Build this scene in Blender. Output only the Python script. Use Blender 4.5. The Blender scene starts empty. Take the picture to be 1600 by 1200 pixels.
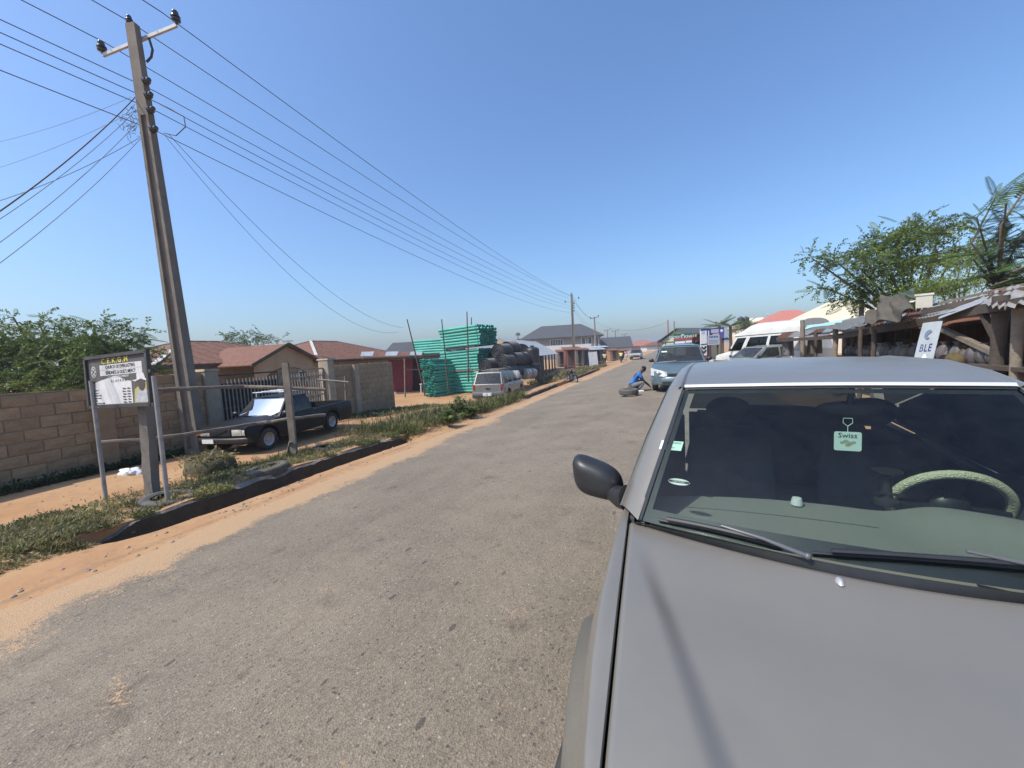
import bpy, bmesh, math, random
import numpy as np
from mathutils import Vector, Matrix
random.seed(7); rng = np.random.default_rng(7)
scene = bpy.context.scene
COL = scene.collection
R = math.radians
pi = math.pi
# ------------------------------------------------------------------ camera
CAM_H = 1.75; FPX = 600.0
YAW, PITCH, ROLL = R(22.6), R(4.67), R(3.1)
F0 = Vector((-math.sin(YAW), math.cos(YAW), 0)); R0 = Vector((math.cos(YAW), math.sin(YAW), 0)); Z = Vector((0, 0, 1))
CF = F0*math.cos(PITCH)-Z*math.sin(PITCH); U0 = Z*math.cos(PITCH)+F0*math.sin(PITCH)
CR = R0*math.cos(ROLL)-U0*math.sin(ROLL); CU = U0*math.cos(ROLL)+R0*math.sin(ROLL)
CP = Vector((0, 0, CAM_H))
cd = bpy.data.cameras.new('camera'); co = bpy.data.objects.new('camera', cd); COL.objects.link(co)
cd.sensor_width = 36; cd.lens = FPX/1600*36; cd.clip_start = .02; cd.clip_end = 3000
mw = Matrix((CR, CU, -CF)).transposed().to_4x4(); mw.translation = CP
co.matrix_world = mw
scene.camera = co
# ------------------------------------------------------------------ sky, sun, exposure
SUN_EL = R(52); sd = Vector((-.66, -.75, 0)).normalized()       # horizontal direction towards the sun
world = bpy.data.worlds.new('World'); scene.world = world; world.use_nodes = True
nt = world.node_tree; bg = nt.nodes['Background']
sky = nt.nodes.new('ShaderNodeTexSky'); sky.sky_type = 'NISHITA'; sky.sun_disc = False
sky.sun_elevation = SUN_EL; sky.sun_rotation = math.atan2(sd.x, sd.y) % (2*pi)
sky.altitude = 200; sky.air_density = 1.25; sky.dust_density = 2.8; sky.ozone_density = 10
nt.links.new(sky.outputs[0], bg.inputs[0]); bg.inputs[1].default_value = .15
sl = bpy.data.lights.new('sun', 'SUN'); so = bpy.data.objects.new('sun', sl); COL.objects.link(so)
sl.energy = 3.45; sl.angle = R(.5); sl.color = (1, .945, .85)
sdir = Vector((sd.x*math.cos(SUN_EL), sd.y*math.cos(SUN_EL), math.sin(SUN_EL)))
so.rotation_euler = sdir.to_track_quat('Z', 'Y').to_euler(); so.location = (-40, -15, 80)
vs = scene.view_settings; vs.view_transform = 'Standard'; vs.look = 'None'; vs.exposure = 0.5; vs.gamma = 1; vs.use_curve_mapping = False

# ------------------------------------------------------------------ placing
def at(px, py, d):            # the point seen at a pixel of the photograph, d metres in front of the camera
    return CP+(CF+CR*((px-800)/FPX)+CU*((600-py)/FPX))*d
def itp(y, xs, zs): return float(np.interp(y, xs, zs))
def sst(t): t = min(1, max(0, t)); return t*t*(3-2*t)
def ZE(y): return itp(y, [-50, 0, 6, 14, 28, 50, 70, 150], [-.28, -.28, -.3, -.45, -.7, -.62, -.5, -.45])
def ZC(y): return itp(y, [-50, 0, 16, 28, 60, 150], [0, 0, 0, -.33, -.45, -.45])
def ZL(y): return itp(y, [-50, 0, 3, 8, 11, 14, 20, 28, 40, 60, 100], [-.3, -.3, -.32, -.42, -.5, -.68, -1.12, -.98, -.8, -.7, -.6])
def XE(y): return -4.74*(1.75-ZE(y))/1.75
def inner_gut(y): return itp(y, [1.9, 2.25, 2.6, 3.9, 5, 7.2, 8.4, 17, 20, 27, 30, 40], [1.2, .80, .66, .56, .54, .46, .42, .3, .34, .4, .45, .6])
def outer_gut(y): return itp(y, [1.9, 2.6, 4.4, 5, 6, 7.5, 8.4, 17, 20, 27, 30, 40], [1.25, 1.25, 1.25, 1.24, 1.2, 1.08, .9, .6, .8, 1.0, .9, 1.2])
def in_gut(y):
    a = sst((y-2.05)/.25)*sst((8.35-y)/.25); b = sst((y-17.4)/.4)*sst((46-y)/4)
    return max(a, b)
def bumpf(x, y): return .5*(math.sin(x*1.7+1.3*math.sin(y*.9))+math.sin(y*2.1+1.7*math.sin(x*.8+2)))
def ground_z(x, y):
    xe = XE(y); u = xe-x
    if u <= 0:
        t = (x-xe)/(-1-xe); return ZE(y)+(ZC(y)-ZE(y))*min(1, max(0, t)) if x < 3.2 else ZC(y)+.06*sst((x-3.2)/.6)+.012*bumpf(x, y)
    ze = ZE(y); g = in_gut(y); a = inner_gut(y); b = outer_gut(y)
    verge = ze+.05+.03*bumpf(x*2, y*2)
    zl = ZL(y)+.025*bumpf(x, y)
    z = verge+(zl-verge)*sst((u-b-.25)/2.0)
    sh = ze+.012*bumpf(x, y*.7)*min(1, u*3)
    if u < a: return sh
    if u < b+.02: return (sh*(1-g)+(ze-.42)*g) if g > 0 else sh+(verge-sh)*sst((u-a)/(b-a+.01))
    return z
def on(px, py):              # where the line of sight of a pixel meets the ground
    d = CF+CR*((px-800)/FPX)+CU*((600-py)/FPX); t = 1.0
    while t < 300:
        p = CP+d*t
        if p.z < ground_z(p.x, p.y): return p
        t += .01+.0008*t
    return CP+d*t

# ------------------------------------------------------------------ mesh helpers
class MB:
    def __init__(s): s.v = []; s.f = []; s.m = []
    def add(s, vs, fs, m=0):
        o = len(s.v); s.v += [tuple(v) for v in vs]; s.f += [tuple(i+o for i in f) for f in fs]; s.m += [m]*len(fs); return s
    def box(s, c, d, rot=None, m=0, taper=1.0):
        x, y, z = d[0]/2, d[1]/2, d[2]/2; t = taper
        vs = [Vector(q) for q in ((-x, -y, -z), (x, -y, -z), (x, y, -z), (-x, y, -z), (-x*t, -y*t, z), (x*t, -y*t, z), (x*t, y*t, z), (-x*t, y*t, z))]
        if rot is not None: vs = [rot @ q for q in vs]
        c = Vector(c)
        return s.add([q+c for q in vs], [(0, 3, 2, 1), (4, 5, 6, 7), (0, 1, 5, 4), (1, 2, 6, 5), (2, 3, 7, 6), (3, 0, 4, 7)], m)
    def bar(s, a, b, w, h, m=0, up=(0, 0, 1), w1=None, h1=None):
        a, b = Vector(a), Vector(b); d = (b-a).normalized(); up = Vector(up)
        if abs(d.dot(up)) > .98: up = Vector((0, 1, 0))
        sx = d.cross(up).normalized(); sz = sx.cross(d); w1 = w if w1 is None else w1; h1 = h if h1 is None else h1
        vs = [p+sx*(i*ww/2)+sz*(j*hh/2) for p, ww, hh in ((a, w, h), (b, w1, h1)) for i, j in ((-1, -1), (1, -1), (1, 1), (-1, 1))]
        return s.add(vs, [(3, 2, 1, 0), (4, 5, 6, 7), (0, 1, 5, 4), (1, 2, 6, 5), (2, 3, 7, 6), (3, 0, 4, 7)], m)
    def tube(s, pts, r, n=8, m=0, cap=True):
        pts = [Vector(p) for p in pts]; k = len(pts); rs = r if isinstance(r, (list, tuple)) else [r]*k
        d0 = (pts[1]-pts[0]).normalized(); up = Vector((0, 0, 1)) if abs(d0.z) < .9 else Vector((1, 0, 0))
        sx = d0.cross(up).normalized(); vs = []
        for i, p in enumerate(pts):
            d = (pts[min(i+1, k-1)]-pts[max(i-1, 0)]).normalized()
            sx = (sx-d*sx.dot(d)).normalized(); sy = d.cross(sx)
            for j in range(n):
                a = 2*pi*j/n; vs.append(p+(sx*math.cos(a)+sy*math.sin(a))*rs[i])
        fs = [(i*n+j, i*n+(j+1) % n, (i+1)*n+(j+1) % n, (i+1)*n+j) for i in range(k-1) for j in range(n)]
        if cap: fs += [tuple(range(n-1, -1, -1)), tuple(range((k-1)*n, k*n))]
        return s.add(vs, fs, m)
    def cyl(s, a, b, r0, r1=None, n=12, m=0): return s.tube([a, b], [r0, r0 if r1 is None else r1], n, m)
    def lathe(s, prof, n=20, mat=None, m=0, close=False):
        vs = []; k = len(prof)
        for r, z in prof:
            for j in range(n):
                a = 2*pi*j/n; vs.append(Vector((r*math.cos(a), r*math.sin(a), z)))
        if mat is not None: vs = [mat @ q for q in vs]
        fs = [(i*n+j, i*n+(j+1) % n, (i+1)*n+(j+1) % n, (i+1)*n+j) for i in range(k-1) for j in range(n)]
        if close: fs += [((k-1)*n+j, (k-1)*n+(j+1) % n, (j+1) % n, j) for j in range(n)]
        return s.add(vs, fs, m)
    def grid(s, fn, nu, nv, m=0, flip=False):
        vs = [fn(i/nu, j/nv) for i in range(nu+1) for j in range(nv+1)]
        w = nv+1; fs = [(i*w+j, (i+1)*w+j, (i+1)*w+j+1, i*w+j+1) for i in range(nu) for j in range(nv)]
        if flip: fs = [q[::-1] for q in fs]
        return s.add(vs, fs, m)
    def prism(s, poly, a, b, fn, m=0):     # poly in 2D, extruded between a and b, fn(u, v, w) -> point
        n = len(poly); vs = [fn(u, v, a) for u, v in poly]+[fn(u, v, b) for u, v in poly]
        fs = [tuple(range(n-1, -1, -1)), tuple(range(n, 2*n))]+[(i, (i+1) % n, n+(i+1) % n, n+i) for i in range(n)]
        return s.add(vs, fs, m)
    def ball(s, c, r, n=10, k=7, m=0, jit=0):
        c = Vector(c); r = Vector(r) if not isinstance(r, (int, float)) else Vector((r, r, r))
        prof = []
        vs = []
        for i in range(k+1):
            t = pi*i/k
            for j in range(n):
                a = 2*pi*j/n; q = 1+jit*(random.random()-.5)
                vs.append(c+Vector((r.x*math.sin(t)*math.cos(a)*q, r.y*math.sin(t)*math.sin(a)*q, -r.z*math.cos(t)*q)))
        return s.add(vs, [(i*n+j, i*n+(j+1) % n, (i+1)*n+(j+1) % n, (i+1)*n+j) for i in range(k) for j in range(n)], m)
    def mesh(s, name, mats, smooth=None):
        me = bpy.data.meshes.new(name); me.from_pydata(s.v, [], s.f)
        mats = mats if isinstance(mats, (list, tuple)) else [mats]
        for q in mats: me.materials.append(q)
        if len(mats) > 1: me.polygons.foreach_set('material_index', s.m)
        if smooth is not None:
            me.polygons.foreach_set('use_smooth', [True]*len(me.polygons))
            if smooth < 180: me.set_sharp_from_angle(angle=R(smooth))
        me.validate(); me.update(); return me
    def build(s, name, mats, parent=None, smooth=None, fix=True):
        me = s.mesh(name, mats, smooth)
        if fix:
            bm = bmesh.new(); bm.from_mesh(me); bmesh.ops.recalc_face_normals(bm, faces=bm.faces); bm.to_mesh(me); bm.free()
        return link(name, me, parent)
def link(name, me, parent=None, loc=None, rot=None):
    o = bpy.data.objects.new(name, me); COL.objects.link(o)
    if parent is not None: o.parent = parent
    if loc is not None: o.location = loc
    if rot is not None: o.rotation_euler = rot
    return o
def tag(o, label, cat, group=None, kind=None):
    if label: o['label'] = label
    if cat: o['category'] = cat
    if group: o['group'] = group
    if kind: o['kind'] = kind
    return o
def thing(name, label, cat, loc=(0, 0, 0), rz=0, group=None, rot=None):
    o = bpy.data.objects.new(name, None); COL.objects.link(o); o.location = loc
    o.rotation_euler = rot if rot else (0, 0, rz); o.empty_display_size = .2
    return tag(o, label, cat, group)
def dup(root, loc, rz=0, label=None, group=None, rot=None):
    r = root.copy(); COL.objects.link(r); r.location = loc; r.rotation_euler = rot if rot else (0, 0, rz)
    if label: r['label'] = label
    if group: r['group'] = group
    def rec(a, b):
        for ch in a.children:
            c = ch.copy(); COL.objects.link(c); c.parent = b; rec(ch, c)
    rec(root, r); return r
def text(name, body, size, mat, parent, m4, align='CENTER', ext=.001, sx=1.0, bold=0.0, spacing=1.0):
    cu = bpy.data.curves.new('t', 'FONT'); cu.body = body; cu.size = size; cu.align_x = align; cu.align_y = 'CENTER'
    cu.extrude = ext; cu.offset = bold; cu.resolution_u = 2; cu.space_character = spacing
    o = bpy.data.objects.new('t', cu); COL.objects.link(o)
    dg = bpy.context.evaluated_depsgraph_get(); me = bpy.data.meshes.new_from_object(o.evaluated_get(dg)); me.name = name
    me.transform(m4 @ Matrix.Diagonal((sx, 1, 1, 1))); me.materials.clear(); me.materials.append(mat)
    bpy.data.objects.remove(o); bpy.data.curves.remove(cu)
    return link(name, me, parent)
# ------------------------------------------------------------------ materials
def M(name, c, rough=.75, c2=None, sc=4, mix=.5, bump=0, bsc=30, metal=0, coat=0, var=.0, spec=None, c3=None, sc3=40, mix3=.3, stretch=None, emit=0):
    m = bpy.data.materials.new(name); m.use_nodes = True; n = m.node_tree.nodes; l = m.node_tree.links; b = n['Principled BSDF']
    b.inputs['Roughness'].default_value = rough; b.inputs['Metallic'].default_value = metal; b.inputs['Coat Weight'].default_value = coat
    b.inputs['Coat Roughness'].default_value = .04
    if spec is not None: b.inputs['Specular IOR Level'].default_value = spec
    tc = n.new('ShaderNodeTexCoord'); vec = tc.outputs['Object']
    if stretch:
        mp = n.new('ShaderNodeMapping'); mp.inputs['Scale'].default_value = stretch; l.new(vec, mp.inputs[0]); vec = mp.outputs[0]
    oi = n.new('ShaderNodeObjectInfo')
    ad = n.new('ShaderNodeVectorMath'); ad.operation = 'ADD'; sc_ = n.new('ShaderNodeVectorMath'); sc_.operation = 'SCALE'
    sc_.inputs[0].default_value = (17.3, 9.1, 5.7); l.new(oi.outputs['Random'], sc_.inputs['Scale'])
    l.new(vec, ad.inputs[0]); l.new(sc_.outputs[0], ad.inputs[1]); vec = ad.outputs[0]
    def rgb(c): return (c[0], c[1], c[2], 1)
    cur = None
    if c2 is not None:
        nz = n.new('ShaderNodeTexNoise'); nz.inputs['Scale'].default_value = sc; nz.inputs['Detail'].default_value = 8; nz.inputs['Roughness'].default_value = .62; l.new(vec, nz.inputs['Vector'])
        rp = n.new('ShaderNodeValToRGB'); rp.color_ramp.elements[0].position = mix-.16; rp.color_ramp.elements[1].position = mix+.16
        rp.color_ramp.elements[0].color = rgb(c); rp.color_ramp.elements[1].color = rgb(c2); l.new(nz.outputs[0], rp.inputs[0]); cur = rp.outputs[0]
    if c3 is not None:
        nz3 = n.new('ShaderNodeTexNoise'); nz3.inputs['Scale'].default_value = sc3; nz3.inputs['Detail'].default_value = 6; nz3.inputs['Roughness'].default_value = .7; l.new(vec, nz3.inputs['Vector'])
        r3 = n.new('ShaderNodeValToRGB'); r3.color_ramp.elements[0].position = 1-mix3-.12; r3.color_ramp.elements[1].position = 1-mix3+.12; l.new(nz3.outputs[0], r3.inputs[0])
        mx = n.new('ShaderNodeMixRGB'); l.new(r3.outputs[0], mx.inputs[0]); mx.inputs[2].default_value = rgb(c3)
        if cur is None: mx.inputs[1].default_value = rgb(c)
        else: l.new(cur, mx.inputs[1])
        cur = mx.outputs[0]
    if var:
        hv = n.new('ShaderNodeHueSaturation'); mr = n.new('ShaderNodeMapRange'); mr.inputs[3].default_value = 1-var; mr.inputs[4].default_value = 1+var
        l.new(oi.outputs['Random'], mr.inputs[0]); l.new(mr.outputs[0], hv.inputs['Value'])
        if cur is None: hv.inputs['Color'].default_value = rgb(c)
        else: l.new(cur, hv.inputs['Color'])
        cur = hv.outputs[0]
    if cur is None: b.inputs['Base Color'].default_value = rgb(c)
    else: l.new(cur, b.inputs['Base Color'])
    if bump:
        bn = n.new('ShaderNodeTexNoise'); bn.inputs['Scale'].default_value = bsc; bn.inputs['Detail'].default_value = 8; l.new(vec, bn.inputs['Vector'])
        bp = n.new('ShaderNodeBump'); bp.inputs['Strength'].default_value = bump; bp.inputs['Distance'].default_value = .02; l.new(bn.outputs[0], bp.inputs['Height']); l.new(bp.outputs[0], b.inputs['Normal'])
    if emit: b.inputs['Emission Color'].default_value = rgb(c); b.inputs['Emission Strength'].default_value = emit
    return m
def glass(name, tint, ior=1.5, rough=.0, dirt=.0):
    m = bpy.data.materials.new(name); m.use_nodes = True; n = m.node_tree.nodes; l = m.node_tree.links; n.remove(n['Principled BSDF'])
    out = n['Material Output']; tr = n.new('ShaderNodeBsdfTransparent'); tr.inputs[0].default_value = (*tint, 1)
    gl = n.new('ShaderNodeBsdfGlossy'); gl.inputs['Roughness'].default_value = rough; fr = n.new('ShaderNodeFresnel'); fr.inputs[0].default_value = ior
    mx = n.new('ShaderNodeMixShader'); l.new(fr.outputs[0], mx.inputs[0]); l.new(tr.outputs[0], mx.inputs[1]); l.new(gl.outputs[0], mx.inputs[2]); cur = mx
    if dirt:
        df = n.new('ShaderNodeBsdfDiffuse'); df.inputs[0].default_value = (.5, .47, .42, 1); m2 = n.new('ShaderNodeMixShader')
        tc = n.new('ShaderNodeTexCoord'); nz = n.new('ShaderNodeTexNoise'); nz.inputs['Scale'].default_value = 16; nz.inputs['Detail'].default_value = 9; nz.inputs['Roughness'].default_value = .8; l.new(tc.outputs['Object'], nz.inputs[0])
        mr = n.new('ShaderNodeMapRange'); mr.inputs[1].default_value = .35; mr.inputs[2].default_value = .75; mr.inputs[3].default_value = dirt*.4; mr.inputs[4].default_value = dirt*2.4; l.new(nz.outputs[0], mr.inputs[0]); l.new(mr.outputs[0], m2.inputs[0])
        l.new(mx.outputs[0], m2.inputs[1]); l.new(df.outputs[0], m2.inputs[2]); cur = m2
    l.new(cur.outputs[0], out.inputs[0]); return m

SAND = (.47, .27, .135)
def ground_material():
    m = M('laterite', (.415, .25, .122), .95, (.335, .165, .068), .55, .55, bump=.55, bsc=9, c3=(.26, .15, .085), sc3=7, mix3=.36)
    return m
mGround = ground_material()
def asphalt_material():
    m = bpy.data.materials.new('asphalt'); m.use_nodes = True; n = m.node_tree.nodes; l = m.node_tree.links; b = n['Principled BSDF']
    tc = n.new('ShaderNodeTexCoord'); v = tc.outputs['Object']
    def noise(s, d=6, r=.6, vec=v):
        q = n.new('ShaderNodeTexNoise'); q.inputs['Scale'].default_value = s; q.inputs['Detail'].default_value = d; q.inputs['Roughness'].default_value = r; l.new(vec, q.inputs[0]); return q.outputs[0]
    def ramp(src, p0, c0, p1, c1):
        q = n.new('ShaderNodeValToRGB'); e = q.color_ramp.elements; e[0].position = p0; e[0].color = (*c0, 1); e[1].position = p1; e[1].color = (*c1, 1); l.new(src, q.inputs[0]); return q.outputs[0]
    def mix(f, a, bb, mode='MIX'):
        q = n.new('ShaderNodeMixRGB'); q.blend_type = mode
        for i, s in ((0, f), (1, a), (2, bb)):
            if hasattr(s, 'links'): l.new(s, q.inputs[i])
            else: q.inputs[i].default_value = s if i == 0 else (*s, 1)
        return q.outputs[0]
    base = ramp(noise(.45, 7, .65), .33, (.170, .138, .098), .68, (.215, .176, .127))
    # chips of aggregate, each its own tone
    vo = n.new('ShaderNodeTexVoronoi'); vo.inputs['Scale'].default_value = 95; l.new(v, vo.inputs[0])
    chip = ramp(vo.outputs['Color'], .12, (.62, .61, .6), .9, (1.36, 1.35, 1.33)); col = mix(.8, base, chip, 'MULTIPLY')
    vb = n.new('ShaderNodeTexVoronoi'); vb.inputs['Scale'].default_value = 46; l.new(v, vb.inputs[0])
    sepc = n.new('ShaderNodeSeparateColor'); l.new(vb.outputs['Color'], sepc.inputs[0])
    pale = n.new('ShaderNodeMath'); pale.operation = 'GREATER_THAN'; pale.inputs[1].default_value = .955; l.new(sepc.outputs[0], pale.inputs[0])
    near = n.new('ShaderNodeMath'); near.operation = 'LESS_THAN'; near.inputs[1].default_value = .30; l.new(vb.outputs['Distance'], near.inputs[0])
    pm = n.new('ShaderNodeMath'); pm.operation = 'MULTIPLY'; l.new(pale.outputs[0], pm.inputs[0]); l.new(near.outputs[0], pm.inputs[1])
    col = mix(pm.outputs[0], col, (.33, .295, .25))
    dk = n.new('ShaderNodeMath'); dk.operation = 'LESS_THAN'; dk.inputs[1].default_value = .05; l.new(sepc.outputs[1], dk.inputs[0])
    nr2 = n.new('ShaderNodeMath'); nr2.operation = 'LESS_THAN'; nr2.inputs[1].default_value = .42; l.new(vb.outputs['Distance'], nr2.inputs[0])
    pm2 = n.new('ShaderNodeMath'); pm2.operation = 'MULTIPLY'; l.new(dk.outputs[0], pm2.inputs[0]); l.new(nr2.outputs[0], pm2.inputs[1])
    col = mix(pm2.outputs[0], col, (.085, .072, .058))
    mpp = n.new('ShaderNodeMapping'); mpp.inputs['Scale'].default_value = (1.0, .45, 1); mpp.inputs['Rotation'].default_value = (0, 0, .5); l.new(v, mpp.inputs[0])
    vp = n.new('ShaderNodeTexVoronoi'); vp.inputs['Scale'].default_value = 13; l.new(mpp.outputs[0], vp.inputs[0]); sp_ = n.new('ShaderNodeSeparateColor'); l.new(vp.outputs['Color'], sp_.inputs[0])
    p1_ = n.new('ShaderNodeMath'); p1_.operation = 'LESS_THAN'; p1_.inputs[1].default_value = .20; l.new(sp_.outputs[0], p1_.inputs[0]); p2_ = n.new('ShaderNodeMath'); p2_.operation = 'LESS_THAN'; l.new(vp.outputs['Distance'], p2_.inputs[0]); p4_ = n.new('ShaderNodeMath'); p4_.operation = 'MULTIPLY'; p4_.inputs[1].default_value = .26; l.new(sp_.outputs[1], p4_.inputs[0]); l.new(p4_.outputs[0], p2_.inputs[1])
    p3_ = n.new('ShaderNodeMath'); p3_.operation = 'MULTIPLY'; l.new(p1_.outputs[0], p3_.inputs[0]); l.new(p2_.outputs[0], p3_.inputs[1]); col = mix(p3_.outputs[0], col, (.085, .07, .055))
    # worn wheel tracks and tar stains: long patches along the road
    mp = n.new('ShaderNodeMapping'); mp.inputs['Scale'].default_value = (1.3, .16, 1); l.new(v, mp.inputs[0])
    st = ramp(noise(1.0, 5, .6, mp.outputs[0]), .46, (1, 1, 1), .78, (.78, .77, .76)); col = mix(.8, col, st, 'MULTIPLY')
    tar = ramp(noise(1.7, 9, .78), .56, (1, 1, 1), .68, (.48, .47, .46)); col = mix(.9, col, tar, 'MULTIPLY')
    dust = ramp(noise(.9, 8, .7), .45, (0, 0, 0), .90, (.55, .55, .55)); col = mix(dust, col, (.28, .215, .145))
    # sand blown in from the shoulder: breaks up towards the edge attribute
    at_ = n.new('ShaderNodeAttribute'); at_.attribute_name = 'edge'
    ns = noise(1.6, 8, .7); ad = n.new('ShaderNodeMath'); ad.operation = 'ADD'; l.new(at_.outputs['Fac'], ad.inputs[0]); l.new(ns, ad.inputs[1])
    fine = noise(55, 3, .6); ad2 = n.new('ShaderNodeMath'); ad2.operation = 'MULTIPLY_ADD'; ad2.inputs[1].default_value = .55; l.new(fine, ad2.inputs[0]); l.new(ad.outputs[0], ad2.inputs[2])
    sm = ramp(ad2.outputs[0], .95, (0, 0, 0), 1.42, (1, 1, 1)); col = mix(sm, col, (.385, .245, .132))
    l.new(col, b.inputs['Base Color']); b.inputs['Roughness'].default_value = .85
    bp = n.new('ShaderNodeBump'); bp.inputs['Strength'].default_value = .6; bp.inputs['Distance'].default_value = .007; l.new(vo.outputs['Distance'], bp.inputs['Height'])
    bp2 = n.new('ShaderNodeBump'); bp2.inputs['Strength'].default_value = .35; bp2.inputs['Distance'].default_value = .03; l.new(noise(7, 8, .7), bp2.inputs['Height']); l.new(bp.outputs[0], bp2.inputs['Normal'])
    l.new(bp2.outputs[0], b.inputs['Normal']); return m
mRoad = asphalt_material()

# ------------------------------------------------------------------ ground and road
def make_ground():
    ys = np.concatenate([np.linspace(-60, -2, 30), np.arange(-1.8, 12, .12), np.arange(12, 60, .4), np.linspace(61, 120, 40), np.linspace(126, 900, 30)])
    us = np.concatenate([np.linspace(-500, -30, 14), np.linspace(-27, -8, 26), np.arange(-7.8, -2, .12)])
    rs = np.concatenate([np.linspace(.05, 10, 36), np.linspace(11, 500, 22)])
    rows = []
    for y in ys:
        xe = XE(y); a, b = inner_gut(y), outer_gut(y)
        xs = list(xe+us)+[xe-q for q in np.linspace(2.0, b+.06, 8)[1:]]+[xe-b-.03, xe-b-.005]+[xe-b+.01, xe-(a+b)/2, xe-a-.012]+[xe-a, xe-a+.02]+[xe-a*q for q in (.8, .6, .4, .2)]+[xe]+list(xe+rs)
        rows.append([(x, y, ground_z(x, y)-(.03 if xe+.3 < x < 3.0 else 0)) for x in xs])
    w = len(rows[0]); mb = MB(); mb.v = [q for r in rows for q in r]
    mb.f = [(i*w+j, i*w+j+1, (i+1)*w+j+1, (i+1)*w+j) for i in range(len(rows)-1) for j in range(w-1)]; mb.m = [0]*len(mb.f)
    o = mb.build('ground', mGround, smooth=35, fix=False); o['kind'] = 'structure'
make_ground()
def make_road():
    ys = np.concatenate([np.linspace(-60, -2, 20), np.arange(-1.6, 60, .4), np.linspace(61, 400, 60)])
    mb = MB(); rows = []; ed = []
    for y in ys:
        xe = XE(y)+.05*math.sin(y*1.3)+.04*math.sin(y*3.7)
        xs = [xe]+[xe+(2.9-xe)*t for t in (.02, .05, .09, .14, .2, .3, .4, .5, .6, .7, .8, .9, 1)]
        for x in xs:
            z = ground_z(max(x, XE(y)), y)+.004+(.006 if x > xe+.1 else 0)
            rows.append((x, y, z)); ed.append(max(0, 1-(x-xe)/1.0)*.56+.10*max(0, 1-(2.9-x)/1.2))
    w = 14; mb.v = rows; mb.f = [(i*w+j, i*w+j+1, (i+1)*w+j+1, (i+1)*w+j) for i in range(len(ys)-1) for j in range(w-1)]; mb.m = [0]*len(mb.f)
    o = mb.build('road', mRoad, smooth=60, fix=False); o['kind'] = 'structure'
    a = o.data.attributes.new('edge', 'FLOAT', 'POINT'); a.data.foreach_set('value', ed)
make_road()
# ------------------------------------------------------------------ shared materials
mSilver = M('silver_paint', (.285, .257, .214), .40, (.262, .237, .198), 1.3, .5, metal=.5, coat=.35, c3=(.305, .276, .23), sc3=6, mix3=.25)
def rough_var(m, lo, hi, sc):
    n = m.node_tree.nodes; l = m.node_tree.links; tc = n.new('ShaderNodeTexCoord'); nz = n.new('ShaderNodeTexNoise'); nz.inputs['Scale'].default_value = sc; nz.inputs['Detail'].default_value = 9; nz.inputs['Roughness'].default_value = .7; l.new(tc.outputs['Object'], nz.inputs[0]); mr = n.new('ShaderNodeMapRange'); mr.inputs[1].default_value = .3; mr.inputs[2].default_value = .7; mr.inputs[3].default_value = lo; mr.inputs[4].default_value = hi; l.new(nz.outputs[0], mr.inputs[0]); l.new(mr.outputs[0], n['Principled BSDF'].inputs['Roughness'])
rough_var(mSilver, .33, .45, 5)
mSilver.node_tree.nodes['Principled BSDF'].inputs['Coat Roughness'].default_value = .22
mClad = M('cladding_plastic', (.095, .085, .067), .8, (.12, .106, .084), 3, .55, bump=.15, bsc=90, c3=(.15, .13, .10), sc3=5, mix3=.3)
mBlackPl = M('black_plastic', (.018, .019, .021), .42, (.03, .03, .03), 8, .55)
mRubber = M('rubber', (.02, .02, .02), .8, (.055, .05, .045), 5, .6, bump=.2, bsc=60)
mDark = M('dark_void', (.012, .012, .012), .9)
mChrome = M('chrome', (.7, .7, .7), .18, metal=1)
mRim = M('wheel_rim', (.42, .42, .42), .45, (.28, .26, .24), 8, .6, metal=.6)
mWind = glass('windscreen_glass', (.68, .78, .745), 1.5, 0, .008)
mTint = glass('tinted_glass', (.10, .11, .11), 1.5)
mCarGlass = glass('car_glass', (.30, .34, .35), 1.55, .02, .04)
mDash = M('dashboard', (.175, .172, .15), .75, bump=.12, bsc=160, c2=(.195, .19, .165), sc=2)
mTrim = M('cabin_trim', (.05, .055, .06), .9, (.07, .075, .08), 3)
mSeat = M('seat_cloth', (.085, .09, .10), .95, (.12, .125, .13), 4, bump=.2, bsc=80)
mCover = M('wheel_cover', (.70, .68, .46), .6, (.78, .75, .54), 30, .5, bump=.9, bsc=150)
mLens = M('lamp_lens', (.55, .53, .47), .2, (.35, .34, .31), 12, .5, coat=.8)
mRedLens = M('tail_lamp', (.32, .02, .02), .2, coat=.8)
mOrange = M('indicator', (.5, .17, .03), .25, coat=.6)
mPlate = M('number_plate', (.72, .72, .70), .5, (.6, .6, .6), 20)
mWhiteP = M('white_paint', (.74, .74, .72), .5, (.66, .65, .62), 3, .5)
mBlackInk = M('black_print', (.02, .02, .02), .6)
mMint = M('mint_card', (.62, .78, .70), .6)

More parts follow.
